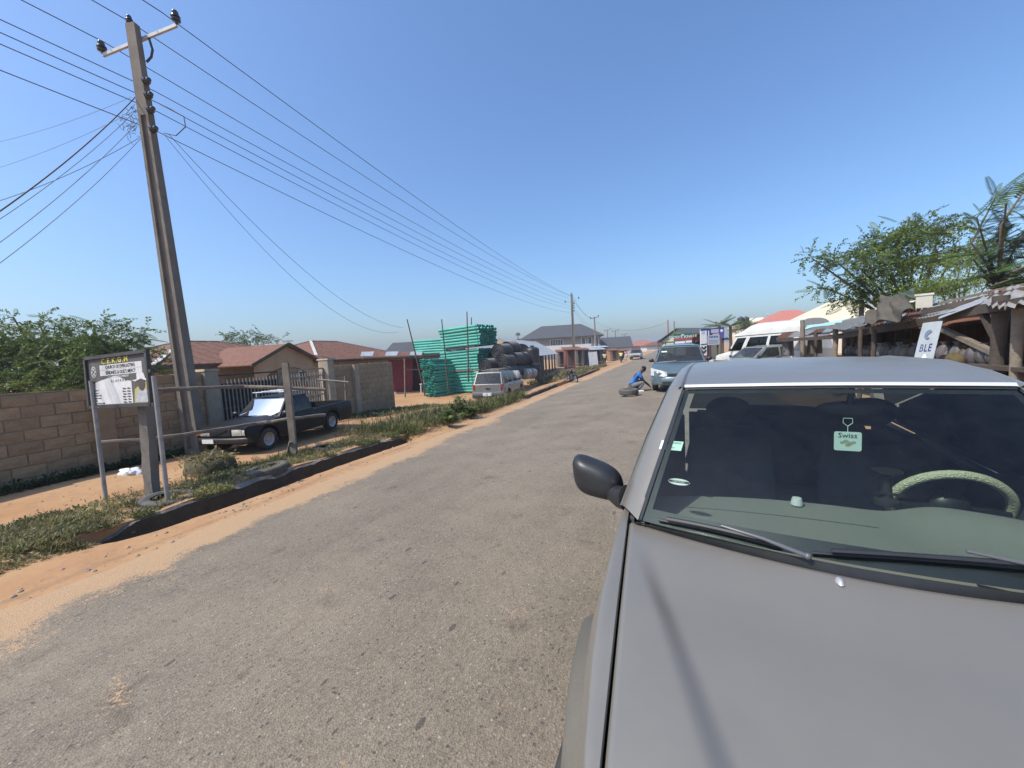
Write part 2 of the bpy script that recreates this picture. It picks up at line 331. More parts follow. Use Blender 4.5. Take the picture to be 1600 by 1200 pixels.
# ------------------------------------------------------------------ the silver car right beside the camera
def lerp(a, b, t): return a+(b-a)*t
def poly_at(P, t):
    k = len(P)-1; s = t*k; i = min(int(s), k-1); q = s-i
    return Vector(P[i]).lerp(Vector(P[i+1]), q)
mRidge0 = M('bright_trim', (.5, .5, .48), .5)
def near_car():
    root = thing('silver_car', 'large silver grey car with grey windscreen facing the camera in the right foreground', 'car', (.628, 2.11, 0), R(-6.04))
    inv = Matrix.Translation((.628, 2.11, 0)) @ Matrix.Rotation(R(-6.04), 4, 'Z'); wl = inv; inv = inv.inverted()
    G = lambda y: itp(y, [-1.80, -1.5, -.55, -.3], [.56, .612, .75, .78])
    ZH = lambda y: itp(y, [-1.86, -1.80, -1.7, -1.5, -1.1, -.72, -.5, -.3], [.74, .80, .855, .905, .965, .998, 1.012, 1.02])
    def zh(x, y):
        z = sum(ZH(y+d) for d in (-.06, -.03, 0, .03, .06))/5; g = G(y); ax = abs(x)
        z += .038*(1-min(1, ax/g)**2)
        xc = itp(y, [-1.9, -1.41, -.716, -.6], [.19, .394, .672, .71]); s = sst((ax-xc+.03)/.075); fade = sst((-.68-y)/.35)
        return z-.027*(1-s)*fade
    yr = lambda x: -.735+.20*(x/.75)**2
    def hood(u, v):
        y0 = yr((u*2-1)*.74); v2 = v; y = lerp(y0, -1.84, v2); x = (u*2-1)*G(y); z = zh(x, y)
        e = min(u, 1-u); z -= .012*max(0, 1-e/.006)**2; z -= .016*max(0, 1-v/.012)**2
        return (x, y, z)
    mb = MB(); mb.grid(hood, 140, 90); mb.build('bonnet', mSilver, root, 180)
    mb = MB(); mb.grid(lambda u, v: ((u*2-1)*(G(lerp(-.5, -1.8, v))+.03), lerp(-.5, -1.8, v), zh((u*2-1)*.7, lerp(-.5, -1.8, v))-.075), 12, 12); mb.build('engine_bay', mDark, root)
    YW = -1.17
    def zbot(y, rr=.455):
        d = abs(y-YW); z = .36+math.sqrt(max(0, rr*rr-d*d)) if d < rr else .36
        d2 = abs(y-1.18)
        if d2 < rr: z = .36+math.sqrt(max(0, rr*rr-d2*d2))
        return max(z, .36)
    XC = lambda y: itp(y, [-1.95, -1.85, -1.7, -1.45, -1.25, -1.0, -.75, -.3, 1.6, 2.4], [.55, .60, .68, .755, .80, .845, .868, .885, .885, .83])
    XO = lambda y: XC(y)-.062
    def side_pt(sg, y, t, edge):
        g = edge[0]; ze = edge[1]; xo = XO(y); zb = zbot(y)
        d_ = min(.13, (ze-zb)*.55); P = [(g, ze), (lerp(g, xo, .55), ze-.006), (xo-.022, ze-d_*.4), (xo-.004, ze-d_), (xo, lerp(ze-d_, zb, .45)), (xo-.006, zb)]
        k = len(P)-1; s = t*k; i = min(int(s), k-1); q = s-i
        def cr(a, b, c, d): return .5*(2*b+(c-a)*q+(2*a-5*b+4*c-d)*q*q+(3*b-a-3*c+d)*q**3)
        p0, p1, p2, p3 = P[max(i-1, 0)], P[i], P[i+1], P[min(i+2, k)]
        return (sg*cr(p0[0], p1[0], p2[0], p3[0]), y, cr(p0[1], p1[1], p2[1], p3[1]))
    for sg in (-1, 1):
        mb = MB()
        def fen(u, v):
            y = lerp(-.405, -1.86, u); p = side_pt(sg, y, v, (G(y)+.006, zh(G(y), y)))
            return (p[0], p[1], p[2]-(.012*max(0, 1-v/.012)))
        mb.grid(fen, 70, 40); mb.build('front_wing', mSilver, root, 60)
        for nm, ya, yb in (('front_door', -.398, .62), ('rear_door', .628, 1.55), ('rear_quarter', 1.558, 2.28)):
            mb = MB(); mb.grid(lambda u, v: side_pt(sg, lerp(ya, yb, u), v, (.80-.03*sst((lerp(ya, yb, u)-1.3)/1.0), 1.02+.02*u)), 26, 22); d = mb.build(nm, mSilver, root, 60)
            if nm != 'rear_quarter':
                hb = MB(); hb.tube([(sg*.868, yb-.22, .93), (sg*.905, yb-.20, .935), (sg*.905, yb-.10, .935), (sg*.868, yb-.08, .93)], .013, 8); hb.build('door_handle', mSilver, d, 60)
        # plastic flares over the wheels and along the sills
        mb = MB()
        for yw in (YW, 1.18):
            def arch(u, v):
                a = lerp(-.12, pi+.12, u); ro = .425+v*.105; bul = math.sin(min(1, v*1.25)*pi/2 if v < .8 else pi/2*(1-(v-.8)/.2*.75))
                y = yw+math.cos(a)*ro; return (sg*(XO(y)-.03+.098*bul*(1-.45*v)), y, .36+math.sin(a)*ro)
            mb.grid(arch, 30, 10)
        def sill(u, v):
            y = lerp(YW+.50, 1.18-.50, u); bul = math.sin(min(1, v*4, (1-v)*5)*pi/2); return (sg*(XO(y)-.012+.062*bul), y, lerp(.30, .70, v))
        mb.grid(sill, 16, 10); mb.build('cladding', mClad, root, 50)
        for yw in (YW, 1.18):
            w = thing('wheel', None, None); w.parent = root; w.location = (sg*.70, yw, .335)
            t = MB(); Mx = Matrix.Rotation(pi/2, 4, 'Y'); t.lathe([(.20, -.10), (.29, -.115), (.325, -.10), (.335, -.06), (.335, .06), (.325, .10), (.29, .115), (.20, .10)], 32, Mx); tt = t.build('tyre', mRubber, root, 40); tt.location = w.location
            r = MB(); r.lathe([(.0, sg*.06), (.06, sg*.07), (.10, sg*.04), (.17, sg*.06), (.20, sg*.10), (.205, sg*.0)], 24, Mx); rr = r.build('rim', mRim, tt, 40)
            bpy.data.objects.remove(w)
        I = [(.705, -.60, 1.040), (.640, -.30, 1.292), (.574, -.02, 1.520), (.565, .16, 1.562), (.562, .5, 1.592), (.562, 1.3, 1.588), (.575, 2.25, 1.495)]
        Oo = [(.812, -.42, 1.02), (.738, -.14, 1.28), (.668, .15, 1.485), (.656, .4, 1.525), (.655, .7, 1.538), (.66, 1.3, 1.53), (.69, 2.25, 1.44)]
        def pil(u, v):
            p = poly_at(I, u).lerp(poly_at(Oo, u), v); b = .020*math.sin(pi*v); return (sg*(p.x+b*.7), p.y-b*.2, p.z+b)
        mb = MB(); mb.grid(pil, 60, 10); mb.build('pillar_and_roof_rail', mSilver, root, 180)
        mb = MB(); mb.grid(lambda u, v: tuple(Vector(pil(u, v))-Vector((sg*.022, 0, .018))), 60, 10); mb.build('pillar_lining', mTrim, root, 180)
        def ditch(u, v):
            p = poly_at(I[2:], u); return (sg*(p.x+.012+(v-.5)*.026), p.y, p.z+.009-.010*abs(v-.5)*2)
        mb = MB(); mb.grid(ditch, 30, 4); mb.build('roof_moulding', M('roof_moulding_grey', (.13, .135, .14), .5) if sg < 0 else bpy.data.materials['roof_moulding_grey'], root, 60)
        B = [(.812, -.41, 1.022), (.80, .12, 1.03), (.795, .62, 1.035), (.79, 1.3, 1.04), (.785, 2.2, 1.05)]
        def sw(u, v):
            y = lerp(-.36, 2.15, u); b = Vector((.803-.012*u, y, 1.022+.02*u)); tp = poly_at(Oo[1:] if y > .15 else Oo, 0)
            # top edge of the window follows the pillar line
            yy = [q[1] for q in Oo]; xt = itp(y, yy, [q[0] for q in Oo]); zt = itp(y, yy, [q[2] for q in Oo]); t = Vector((xt, y, zt))
            p = b.lerp(t, v); return (sg*(p.x-.004), p.y, p.z)
        mb = MB(); mb.grid(sw, 40, 8); mb.build('side_window', mTint, root, 60)
        mb = MB()
        for a in (.385, .79): mb.grid(lambda u, v: tuple(Vector(sw(a+(u-.5)*.035, v))+Vector((sg*.006, 0, 0))), 2, 8)
        mb.tube([tuple(Vector((sg*.808, lerp(-.4, 2.2, i/12), 1.03+.02*i/12))) for i in range(13)], .010, 6)
        mb.tube([tuple(Vector((sg*(poly_at(Oo, i/24).x-.002), poly_at(Oo, i/24).y, poly_at(Oo, i/24).z-.006))) for i in range(25)], .012, 6)
        mb.build('window_trim', mBlackPl, root, 40)
    def roof(u, v):
        x = (u*2-1)*.566; y = lerp(-.055*(1-(x/.566)**2)-.012, 2.27, v)
        z = sum(itp(y+d, [-.05, .05, .16, .5, .9, 1.5, 2.0, 2.27], [1.526, 1.545, 1.564, 1.594, 1.600, 1.578, 1.53, 1.49]) for d in (-.08, 0, .08))/3
        return (x, y, z+.018*(1-(x/.566)**2))
    mb = MB(); mb.grid(roof, 30, 50); mb.build('roof', mSilver, root, 180)
    mb = MB(); mb.grid(lambda u, v: (roof(u, 0)[0]*1.0, roof(u, 0)[1]-.006-.014*v, roof(u, 0)[2]+.002-.012*v), 30, 2); mb.build('roof_edge_trim', mRidge0, root, 60)
    def gl(u, v, off=0):       # windscreen surface: u -1..1 across, v 0 base .. 1 top
        c = 1-u*u; x = u*lerp(.690, .562, v); y = lerp(-.595, -.035, v)-c*lerp(.105, .055, v); z = lerp(1.040, 1.512, v)+c*.012
        y -= .02*math.sin(pi*min(1, max(0, v))); n = Vector((u*.30, -.64, .70)); return Vector((x, y, z))+n*off
    mb = MB(); mb.grid(lambda a, b: gl(a*2-1, b), 36, 24); mb.build('windscreen', mWind, root, 180)
    mb = MB()
    mb.grid(lambda a, b: gl(a*2-1, b*.085, -.004), 36, 3); mb.grid(lambda a, b: gl(a*2-1, 1-b*.03, -.004), 36, 2)
    for s in (-1, 1):
        mb.grid(lambda a, b: gl(s*(1-a*.035), b, -.004), 2, 24); mb.grid(lambda a, b: gl(s*(1+a*.03), b, .004-.004*a), 2, 24)
    mb.build('windscreen_border', mBlackPl, root, 180)
    mb = MB(); mb.grid(lambda a, b: gl(a*2-1, 1.0, .003).lerp(Vector(roof(a, 0)), b), 30, 2); mb.build('windscreen_seal', mBlackPl, root, 60)
    # cowl panel under the wipers
    def cowl(u, v):
        uu = u*2-1; x = uu*.74; a = Vector((x, yr(x)+.015, zh(x, yr(x))-.045)); b = gl(max(-1, min(1, uu*1.05)), -.01, -.006); b.x = lerp(b.x, x, .5)
        return a.lerp(b, v)
    mb = MB(); mb.grid(cowl, 40, 4); mb.build('cowl', mBlackPl, root, 60)
    # find the spot of the windscreen that is seen at a pixel
    def find(px, py):
        best = None
        for lo, hi, k in ((0, 0, 40),):
            for i in range(-40, 41):
                for j in range(-6, 41):
                    p = wl @ gl(i/40, j/40); d = p-CP; zc = d.dot(CF)
                    if zc < .2: continue
                    e = (800+FPX*d.dot(CR)/zc-px)**2+(600-FPX*d.dot(CU)/zc-py)**2
                    if best is None or e < best[0]: best = (e, i/40, j/40)
        e, u, v = best; st = .0125
        for r in range(6):
            for a, b in ((st, 0), (-st, 0), (0, st), (0, -st)):
                p = wl @ gl(u+a, v+b); d = p-CP; zc = d.dot(CF); q = (800+FPX*d.dot(CR)/zc-px)**2+(600-FPX*d.dot(CU)/zc-py)**2
                if q < e: e, u, v = q, u+a, v+b
            st *= .6
        return u, v
    def wiper(p0, p1, piv, joint):
        (u0, v0), (u1, v1), (ua, va), (uj, vj) = find(*p0), find(*p1), find(*piv), find(*joint)
        w = MB(); pts = [gl(lerp(u0, u1, t), lerp(v0, v1, t)+.012*math.sin(pi*t), .012) for t in np.linspace(0, 1, 12)]; w.tube(pts, .005, 6)
        w.tube([p+Vector((0, -.008, .014)) for p in pts[1:-1]], .008, 6)
        wb = w.build('wiper_blade', mBlackPl, root, 50)
        a = MB(); pj = gl(uj, vj, .035); pa = gl(ua, va, .015); mid = pa.lerp(pj, .5)+Vector((0, -.012, .012))
        a.tube([pa, mid, pj], [.008, .006, .005], 8); a.ball(pa, .011, 10, 6); a.build('wiper_arm', M('wiper_arm_grey', (.10, .10, .105), .35) if 'wiper_arm_grey' not in bpy.data.materials else bpy.data.materials['wiper_arm_grey'], wb, 60)
    wiper((1030, 814), (1222, 858), (1262, 872), (1130, 828)); wiper((1268, 866), (1640, 893), (1690, 912), (1500, 868))
    mb = MB(); mb.lathe([(0, .012), (.006, .011), (.009, .006), (.011, 0)], 14, Matrix.Translation((-.100, -.775, zh(-.100, -.775))) @ Matrix.Diagonal((1, 2.0, 1, 1))); mb.build('washer_nozzle', M('nozzle_grey', (.42, .42, .42), .4, metal=.3), root, 60)
    # door mirror
    for sg in (-1, 1):
        def shell(u, v):
            a = u*2*pi; t = v*pi*.5; n = .62
            sx = math.copysign(abs(math.cos(a))**n, math.cos(a)); sz = math.copysign(abs(math.sin(a))**n, math.sin(a)); k = math.sin(t)**.55
            return (sg*(.962+sx*.128*k+.010*sz*k), -.265-.095*math.cos(t), 1.085+sz*(.098+.012*sx)*k+.028*sx*k)
        mb = MB(); mb.grid(shell, 36, 12); mb.grid(lambda u, v: tuple(Vector(shell(u, 1)).lerp(Vector((sg*.955, -.255, 1.088)), v)), 36, 1)
        mi = mb.build('door_mirror', mBlackPl, root, 60)
        st = MB(); st.tube([(sg*.795, -.365, 1.035), (sg*.835, -.345, 1.025), (sg*.885, -.30, 1.035)], [.062, .05, .045], 12); st.build('mirror_stalk', mBlackPl, mi, 60)
    # cabin
    mb = MB()
    def dash(u, v):
        x = (u*2-1)*.675; y0 = gl(x/.69, .0)[1]+.035; y1 = -.105-.14*(x/.66)**2; hump = math.exp(-((x-.43)/.20)**4)
        if v < .75:
            t = v/.75; y = lerp(y0, y1, t); return (x, y, .985+.045*t-.012*t*t+.055*hump*sst((t-.45)/.5)+(-.006 if .10 < t < .14 else 0))
        t = (v-.75)/.25; z1 = 1.018+.055*hump; return (x, y1+.05*math.sin(t*pi/2), z1-.28*t*t-.01*t)
    mb.grid(dash, 60, 48); mb.build('dashboard', mDash, root, 60)
    for x0, x1 in ((-.52, -.08), (.06, .58)):
        mb = MB(); mb.grid(lambda u, v: tuple(Vector(dash((lerp(x0, x1, u)/.675+1)/2, .16+.035*v))+Vector((0, 0, .002))), 20, 2); mb.build('defroster_vent', mBlackPl, root)
    mb = MB(); mb.tube([tuple(Vector(dash((lerp(-.62, .12, i/20)/.675+1)/2, .52))+Vector((0, 0, .001))) for i in range(21)], .0022, 5); mb.build('airbag_seam', mTrim, root)
    mb = MB()
    mb.box((0, .9, .34), (1.5, 2.9, .04)); mb.box((0, -.55, .66), (1.4, .04, .62))
    for s in (-1, 1): mb.box((s*.76, .85, .68), (.04, 2.7, .64))
    mb.box((0, 2.24, .70), (1.4, .04, .66)); mb.build('cabin_lining', mTrim, root)
    mb = MB(); mb.grid(lambda u, v: (roof(u, .02+.96*v)[0]*.97, roof(u, .02+.96*v)[1], roof(u, .02+.96*v)[2]-.035), 12, 16); mb.build('headliner', mTrim, root, 180)
    def seat(x, y, wd, nm):
        mb = MB(); mb.grid(lambda u, v: (x+math.cos(u*2*pi)*wd*(.5-.09*v**3)*1.0, y+v*.14+math.sin(u*2*pi)*.075, .52+v*.62+.02*math.cos(u*4*pi)*v), 28, 10)
        mb.ball((x, y+.15, 1.14), (wd*.40, .07, .05), 16, 8); mb.ball((x, y-.24, .50), (wd*.52, .30, .11), 16, 8)
        s = mb.build(nm, mSeat, root, 60)
        if wd < .8:
            h = MB(); h.ball((x, y+.17, 1.29), (.135, .06, .085), 16, 10); h.cyl((x-.05, y+.16, 1.12), (x-.05, y+.17, 1.28), .008); h.cyl((x+.05, y+.16, 1.12), (x+.05, y+.17, 1.28), .008); h.build('headrest', mSeat, s, 60)
    seat(-.36, .62, .52, 'front_seat'); seat(.36, .62, .52, 'front_seat'); seat(0, 1.55, 1.25, 'rear_seat')
    # steering wheel in a quilted cream cover
    c = Vector((.475, .185, .968)); rot = Matrix.Rotation(R(-64), 4, 'X')
    mb = MB(); mb.grid(lambda u, v: Matrix.Translation(c) @ rot @ Vector(((.188+.0195*math.cos(v*2*pi))*math.cos(u*2*pi), (.188+.0195*math.cos(v*2*pi))*math.sin(u*2*pi), .0195*math.sin(v*2*pi))), 64, 12)
    swl = mb.build('steering_wheel', mCover, root, 180)
    mb = MB()
    for a in (0, pi, -pi/2): mb.bar(c, c+(rot @ Vector((math.cos(a)*.18, math.sin(a)*.18, 0))), .05, .02)
    mb.ball(c, (.075, .05, .07), 12, 8); mb.build('wheel_hub', mBlackPl, swl, 60)
    dots = MB()                                    # raised weave of the cover
    for i in range(96):
        a = 2*pi*i/96
        if not (.75 < (a % (2*pi)) < 1.35 or 1.8 < a < 2.4 or 0 < a < .2): continue
        for j in range(7):
            b = -.9+j*.42+(.21 if i % 2 else 0); rr = .188+.0205*math.cos(b+1.2); p = Matrix.Translation(c) @ rot @ Vector((rr*math.cos(a), rr*math.sin(a), .0205*math.sin(b+1.2)))
            dots.ball(p, .0042, 5, 4)
    dots.build('cover_weave', mCover, swl, 180)['kind'] = 'stuff'
    mb = MB(); p = Vector((.215, -.015, 1.02)); mb.lathe([(.0, 0), (.045, 0), (.042, .018), (.022, .03), (.016, .08), (.016, .12), (.03, .135), (.05, .14), (.05, .146), (.0, .147)], 20, Matrix.Translation(p)); mb.bar(p+Vector((-.04, -.02, .052)), p+Vector((.05, -.02, .048)), .008, .008); mb.build('phone_holder', mBlackPl, root, 40)
    mb = MB(); mb.lathe([(0, .032), (.017, .03), (.022, .012), (.023, 0)], 18, Matrix.Translation((-.115, -.155, 1.022))); mb.build('dash_button', M('grey_knob', (.6, .62, .6), .4), root, 40)
    # stickers and the air freshener card
    def plate_at(px, py, w, h, nm, mat, off=-.006, rnd=.0, oval=False, rz=0):
        u, v = find(px, py); o = gl(u, v, off); tx = (gl(u+.02, v)-gl(u-.02, v)).normalized(); ty = (gl(u, v+.02)-gl(u, v-.02)).normalized(); tz = tx.cross(ty)
        m4 = Matrix((tx, ty, tz)).transposed().to_4x4(); m4.translation = o
        mb = MB(); k = 32; pts = [(w/2*math.cos(2*pi*i/k), h/2*math.sin(2*pi*i/k)) for i in range(k)] if oval else [(-w/2, -h/2), (w/2, -h/2), (w/2, h/2), (-w/2, h/2)]
        mb.prism(pts, 0, .0015, lambda a, b, c: m4 @ Vector((a, b, c))); ob = mb.build(nm, mat, root); return ob, m4
    s1, m4 = plate_at(1048, 695, .098, .052, 'windscreen_sticker', mMint); tg = Matrix.Translation((0, 0, .002))
    for i, (w, t) in enumerate(((.07, 'VEHICLE LICENCE'), (.03, 'NO. 014'))): text('sticker_print', t, .010, mBlackInk, s1, m4 @ Matrix.Translation((0, .014-.027*i, .0025)), ext=.0003)
    s2, m4 = plate_at(1060, 752, .088, .030, 'oval_sticker', mPlate, oval=True)
    mb = MB(); mb.box((0, 0, .0019), (.084, .011, .001)); q = mb.build('sticker_band', mBlackInk, s2); q.data.transform(m4)
    text('sticker_print', 'CERTIFIED', .011, mPlate, s2, m4 @ Matrix.Translation((0, 0, .0028)), ext=.0003)
    mb = MB(); mb.ball((.085, -.02, 1.43), (.115, .02, .032), 18, 8); mb.cyl((.085, -.03, 1.45), (.085, -.06, 1.52), .012); mb.build('rear_view_mirror', mBlackPl, root, 60)
    cp = Vector((.075, -.055, 1.292)); mb = MB(); k = .046; r_ = .007
    pts = [(k*sx-r_*sx+r_*math.cos(a), k*.9*sy-r_*sy+r_*math.sin(a)) for sx, sy, a0 in ((1, 1, 0), (-1, 1, pi/2), (-1, -1, pi), (1, -1, 1.5*pi)) for a in (a0, a0+pi/4, a0+pi/2)]
    fr = thing('air_freshener', 'pale mint square air freshener card hanging behind the grey windscreen', 'air freshener', wl @ cp, R(-6.04))
    mb.prism(pts, 0, .002, lambda a, b, c: (a, -c, b)); mb.build('card', mMint, fr)
    fm = Matrix.Translation((0, -.003, 0)) @ Matrix.Rotation(pi/2, 4, 'X')
    text('card_print', 'Swiss', .030, mBlackInk, fr, fm @ Matrix.Translation((-.001, .025, 0)), ext=.0003)
    mb = MB()
    for x, z, r, in ((-.018, -.006, .009), (-.006, .0, .010), (.010, -.008, .011), (.021, -.004, .008), (.0, -.016, .010)): mb.prism([(x+r*math.cos(a), z+r*.8*math.sin(a)) for a in np.linspace(0, 2*pi, 9)[:-1]], .0022, .0026, lambda a, b, c: (a, -c, b))
    mb.build('card_picture', M('card_picture', (.25, .42, .42), .6, (.45, .40, .22), 60, .5), fr)
    mb = MB(); mb.tube([(0, 0, .041), (0, 0, .065), (-.016, 0, .08), (-.015, 0, .10), (.015, 0, .10), (.016, 0, .08), (0, 0, .065)], .0016, 6); mb.build('hook', mMint, fr)
    # nose
    mb = MB()
    def bump(u, v): x = (u*2-1); a = abs(x)**3; return (x*.83*(1-.02*math.cos(v*pi)), -1.98+.22*a+.06*(abs(v-.5)*2)**2, lerp(.28, .66, v))
    mb.grid(bump, 30, 8); mb.build('front_bumper', mClad, root, 60)
    mb = MB(); mb.grid(lambda u, v: ((u*2-1)*.36, -1.885+.03*abs(u*2-1), lerp(.64, .80, v)), 12, 4); mb.build('grille', mBlackPl, root, 60)
    for s in (-1, 1):
        mb = MB(); mb.grid(lambda u, v: (s*lerp(.37, .70, u), -1.89+.16*u*u+.02*v, lerp(.645, .80-.01*u, v)), 10, 6); mb.build('headlight', mLens, root, 60)
    mb = MB(); mb.grid(lambda u, v: ((u*2-1)*lerp(.76, .62, v), lerp(2.30, 2.26, v), lerp(.45, 1.05, v)), 10, 6); mb.build('tailgate', mSilver, root, 60)
    mb = MB(); mb.grid(lambda u, v: ((u*2-1)*lerp(.70, .56, v), lerp(2.27, 2.24, v), lerp(1.06, 1.48, v)), 10, 6); mb.build('rear_window', mTint, root, 60)
near_car()
# ------------------------------------------------------------------ vehicles further off
def wheel(root, x, y, r, w, sg, rim=None, n=24, name='wheel'):
    Mx = Matrix.Rotation(pi/2, 4, 'Y'); t = MB(); h = w/2
    t.lathe([(r*.60, -h*.9), (r*.86, -h), (r*.96, -h*.85), (r, -h*.5), (r, h*.5), (r*.96, h*.85), (r*.86, h), (r*.60, h*.9)], n, Mx)
    o = t.build(name, mRubber, root, 40); o.location = (x, y, r)
    q = MB(); q.lathe([(.0, sg*h*.55), (r*.16, sg*h*.6), (r*.22, sg*h*.3), (r*.42, sg*h*.35), (r*.50, sg*h*.75), (r*.62, sg*h*.88), (r*.62, -sg*h*.5)], n, Mx)
    for k in range(8):
        a = 2*pi*k/8; q.cyl((sg*h*.42, math.cos(a)*r*.34, math.sin(a)*r*.34), (sg*h*.47, math.cos(a)*r*.34, math.sin(a)*r*.34), r*.05, n=6)
    q.build('rim', rim or mRim, o, 40); return o
def car(name, label, loc, rz, s, group=None, pitch=0):
    root = thing(name, label, s.get('cat', 'car'), loc, group=group, rot=(pitch, 0, rz))
    L, W = s['L'], s['W']; rw = s['rw']; yf, yr = s['yf'], s['yr']; zb0 = s.get('zb', .28); paint = s['paint']; hw = W/2; ar = rw*1.22
    dk = s['deck']; dy = [p[0] for p in dk]; dz = [p[1] for p in dk]
    zt = lambda y: sum(itp(y+e, dy, dz) for e in (-.05, 0, .05))/3
    fr, rr_ = s.get('nose', .16), s.get('tail', .08)
    def wd(y): return hw*(1-fr*max(0, 1-y/.55)**2.2-rr_*max(0, 1-(L-y)/.5)**2.2)
    def zb(y):
        z = zb0+.06*max(0, 1-y/.3)
        for yw in (yf, yr):
            d = abs(y-yw)
            if d < ar: z = max(z, rw+math.sqrt(ar*ar-d*d))
        return z
    ys = sorted(set([round(L*i/90, 4) for i in range(91)]+[yf-ar+.001, yf+ar-.001, yr-ar+.001, yr+ar-.001, yf-ar-.01, yf+ar+.01, yr-ar-.01, yr+ar+.01])); ys = [y for y in ys if 0 <= y <= L]
    bed = s.get('bed')
    def sec(y):
        w, b, t = wd(y), zb(y), zt(y); cr = s.get('crown', .03)*min(1, y/.4)
        return [(w*.93, b), (w*.985, b+.025), (w, lerp(b, t, .45)), (w*.995, lerp(b, t, .62)), (w*.975, t-.06), (w*.94, t-.012), (w*.88, t), (w*.5, t+cr*.75), (0, t+cr)]
    mb = MB(); vs = []; k = 0
    for y in ys:
        half = sec(y)
        if bed and bed[0] < y < bed[1]:
            half = half[:6]+[(wd(y)*.88, zt(y)), (wd(y)*.83, bed[2]), (0, bed[2])]
        ring = [(x, y, z) for x, z in half]+[(-x, y, z) for x, z in half[-2::-1]]
        k = len(ring); vs += ring
    fs = [(i*k+j, i*k+j+1, (i+1)*k+j+1, (i+1)*k+j) for i in range(len(ys)-1) for j in range(k-1)]
    fs += [tuple(range(k-1, -1, -1)), tuple(range((len(ys)-1)*k, len(ys)*k))]
    mb.add(vs, fs); body = mb.build('body', paint, root, 38)
    u = MB(); u.box((0, L/2, zb0+.11), (W*.72, L*.9, .16)); u.box((0, (yf+yr)/2, zb0+.08), (W*.9, yr-yf-2*ar-.04, .10)); u.build('underbody', mDark, root)
    for sg in (-1, 1):
        for yw in (yf, yr): wheel(root, sg*(hw-.115), yw, rw, s.get('tw', .2), sg, s.get('rim'))
    # cabin
    (yA, zA), (yB, zB), (yC, zC), (yD, zD) = s['cab']; wb = s.get('wb', hw*.90); wr = s.get('wr', hw*.74); bul = s.get('bul', .05)
    def side(sg, a, t):
        b = Vector((wb, lerp(yA, yD, a), lerp(zA, zD, a))); q = Vector((wr, lerp(yB, yC, a), lerp(zB, zC, a))); p = b.lerp(q, t); p.x += .025*math.sin(pi*t); p.x *= sg
        p.x -= sg*.05*max(0, abs(a-.5)*2-.8)*5*.3; return p
    def front(uu, t):
        w = lerp(wb, wr, t)-.012; x = uu*w; c = 1-uu*uu; return Vector((x, lerp(yA, yB, t)-c*bul*lerp(1.6, .7, t), lerp(zA, zB, t)+c*.012))
    def rear(uu, t):
        w = lerp(wb, wr, t)-.012; x = uu*w; c = 1-uu*uu; return Vector((x, lerp(yD, yC, t)+c*bul*lerp(.8, .5, t), lerp(zD, zC, t)+c*.012))
    sh = MB(); glp = []
    t0, t1 = s.get('tw0', .05), s.get('tw1', .90)
    for sg in (-1, 1):
        cuts = [0]+[q for w_ in s['wins'] for q in w_]+[1]
        for i in range(len(cuts)-1):
            a, b = cuts[i], cuts[i+1]; isw = i % 2 == 1
            for c0, c1, mid in ((0, t0, 0), (t0, t1, 1), (t1, 1, 0)):
                if isw and mid: glp.append(('side_window', lambda p, q, a=a, b=b, sg=sg: side(sg, lerp(a, b, p), lerp(t0, t1, q))))
                else: sh.grid(lambda p, q: side(sg, lerp(a, b, p), lerp(c0, c1, q)), 2, 6 if mid else 1)
    for fn, nm, hole in ((front, 'windscreen', True), (rear, 'rear_window', s.get('rearwin', True))):
        m_ = .93
        if not hole: sh.grid(lambda p, q: fn(p*2-1, q), 8, 4); continue
        for a, b in ((-1, -m_), (m_, 1)): sh.grid(lambda p, q: fn(lerp(a, b, p), q), 1, 6)
        for c0, c1 in ((0, .05), (.93, 1)): sh.grid(lambda p, q: fn(lerp(-m_, m_, p), lerp(c0, c1, q)), 10, 1)
        glp.append((nm, lambda p, q, fn=fn: fn(lerp(-m_, m_, p), lerp(.05, .93, q))))
    cr = s.get('roofcrown', .05)
    def roof(p, q):
        x = (p*2-1); f_ = front(x, 1); r_ = rear(x, 1); pt = Vector(f_).lerp(Vector(r_), q); e = min(1, min(p, 1-p)*8)
        pt.z += cr*(1-x**4)*(.35+.65*math.sin(pi*q)) if s.get('arch', 1) else cr*(1-x**4); pt.x = x*wr; return pt
    sh.grid(roof, 16, 16); sh.build('cabin', s.get('roofpaint', paint), root, 50)
    for nm, fn in glp:
        g = MB(); g.grid(fn, 8, 6); g.build(nm, s.get('glass', mCarGlass), root, 180)
    tr = MB(); zi = min(zA, zD)-.02
    tr.box((0, (yA+yD)/2, zb0+.25), (wb*1.8, (yD-yA)*.95, .06)); tr.box((0, yA+.12, zi-.22), (wb*1.8, .3, .44))
    tr.build('cabin_lining', mTrim, root)
    for x in (-.36, .36):
        se = MB(); y0 = yA+.95; se.box((x, y0+.05, zi-.12), (.46, .14, .62), Matrix.Rotation(R(-12), 3, 'X'), taper=.85); se.ball((x, y0+.13, zi+.27), (.12, .05, .08), 10, 6); se.build('seat', mSeat, root, 50)
    if s.get('rearseat', True):
        se = MB(); se.box((0, yD-.85 if yD-yA > 1.8 else yD-.25, zi-.12), (1.2, .16, .6), Matrix.Rotation(R(-12), 3, 'X'), taper=.9); se.build('rear_seat', mSeat, root, 50)
    # bumpers
    for fn in s['parts']: fn(root, s, wd, zt)
    if s.get('mirrors', True):
        for sg in (-1, 1):
            m_ = MB(); p = side(sg, .06, .06); m_.ball((p.x+sg*.13, p.y-.02, p.z+.06), (.10, .06, .075), 12, 8); m_.bar(p, (p.x+sg*.08, p.y-.01, p.z+.02), .05, .04); m_.build('door_mirror', s.get('mirrorpaint', mBlackPl), root, 60)
    return root, side, front, roof
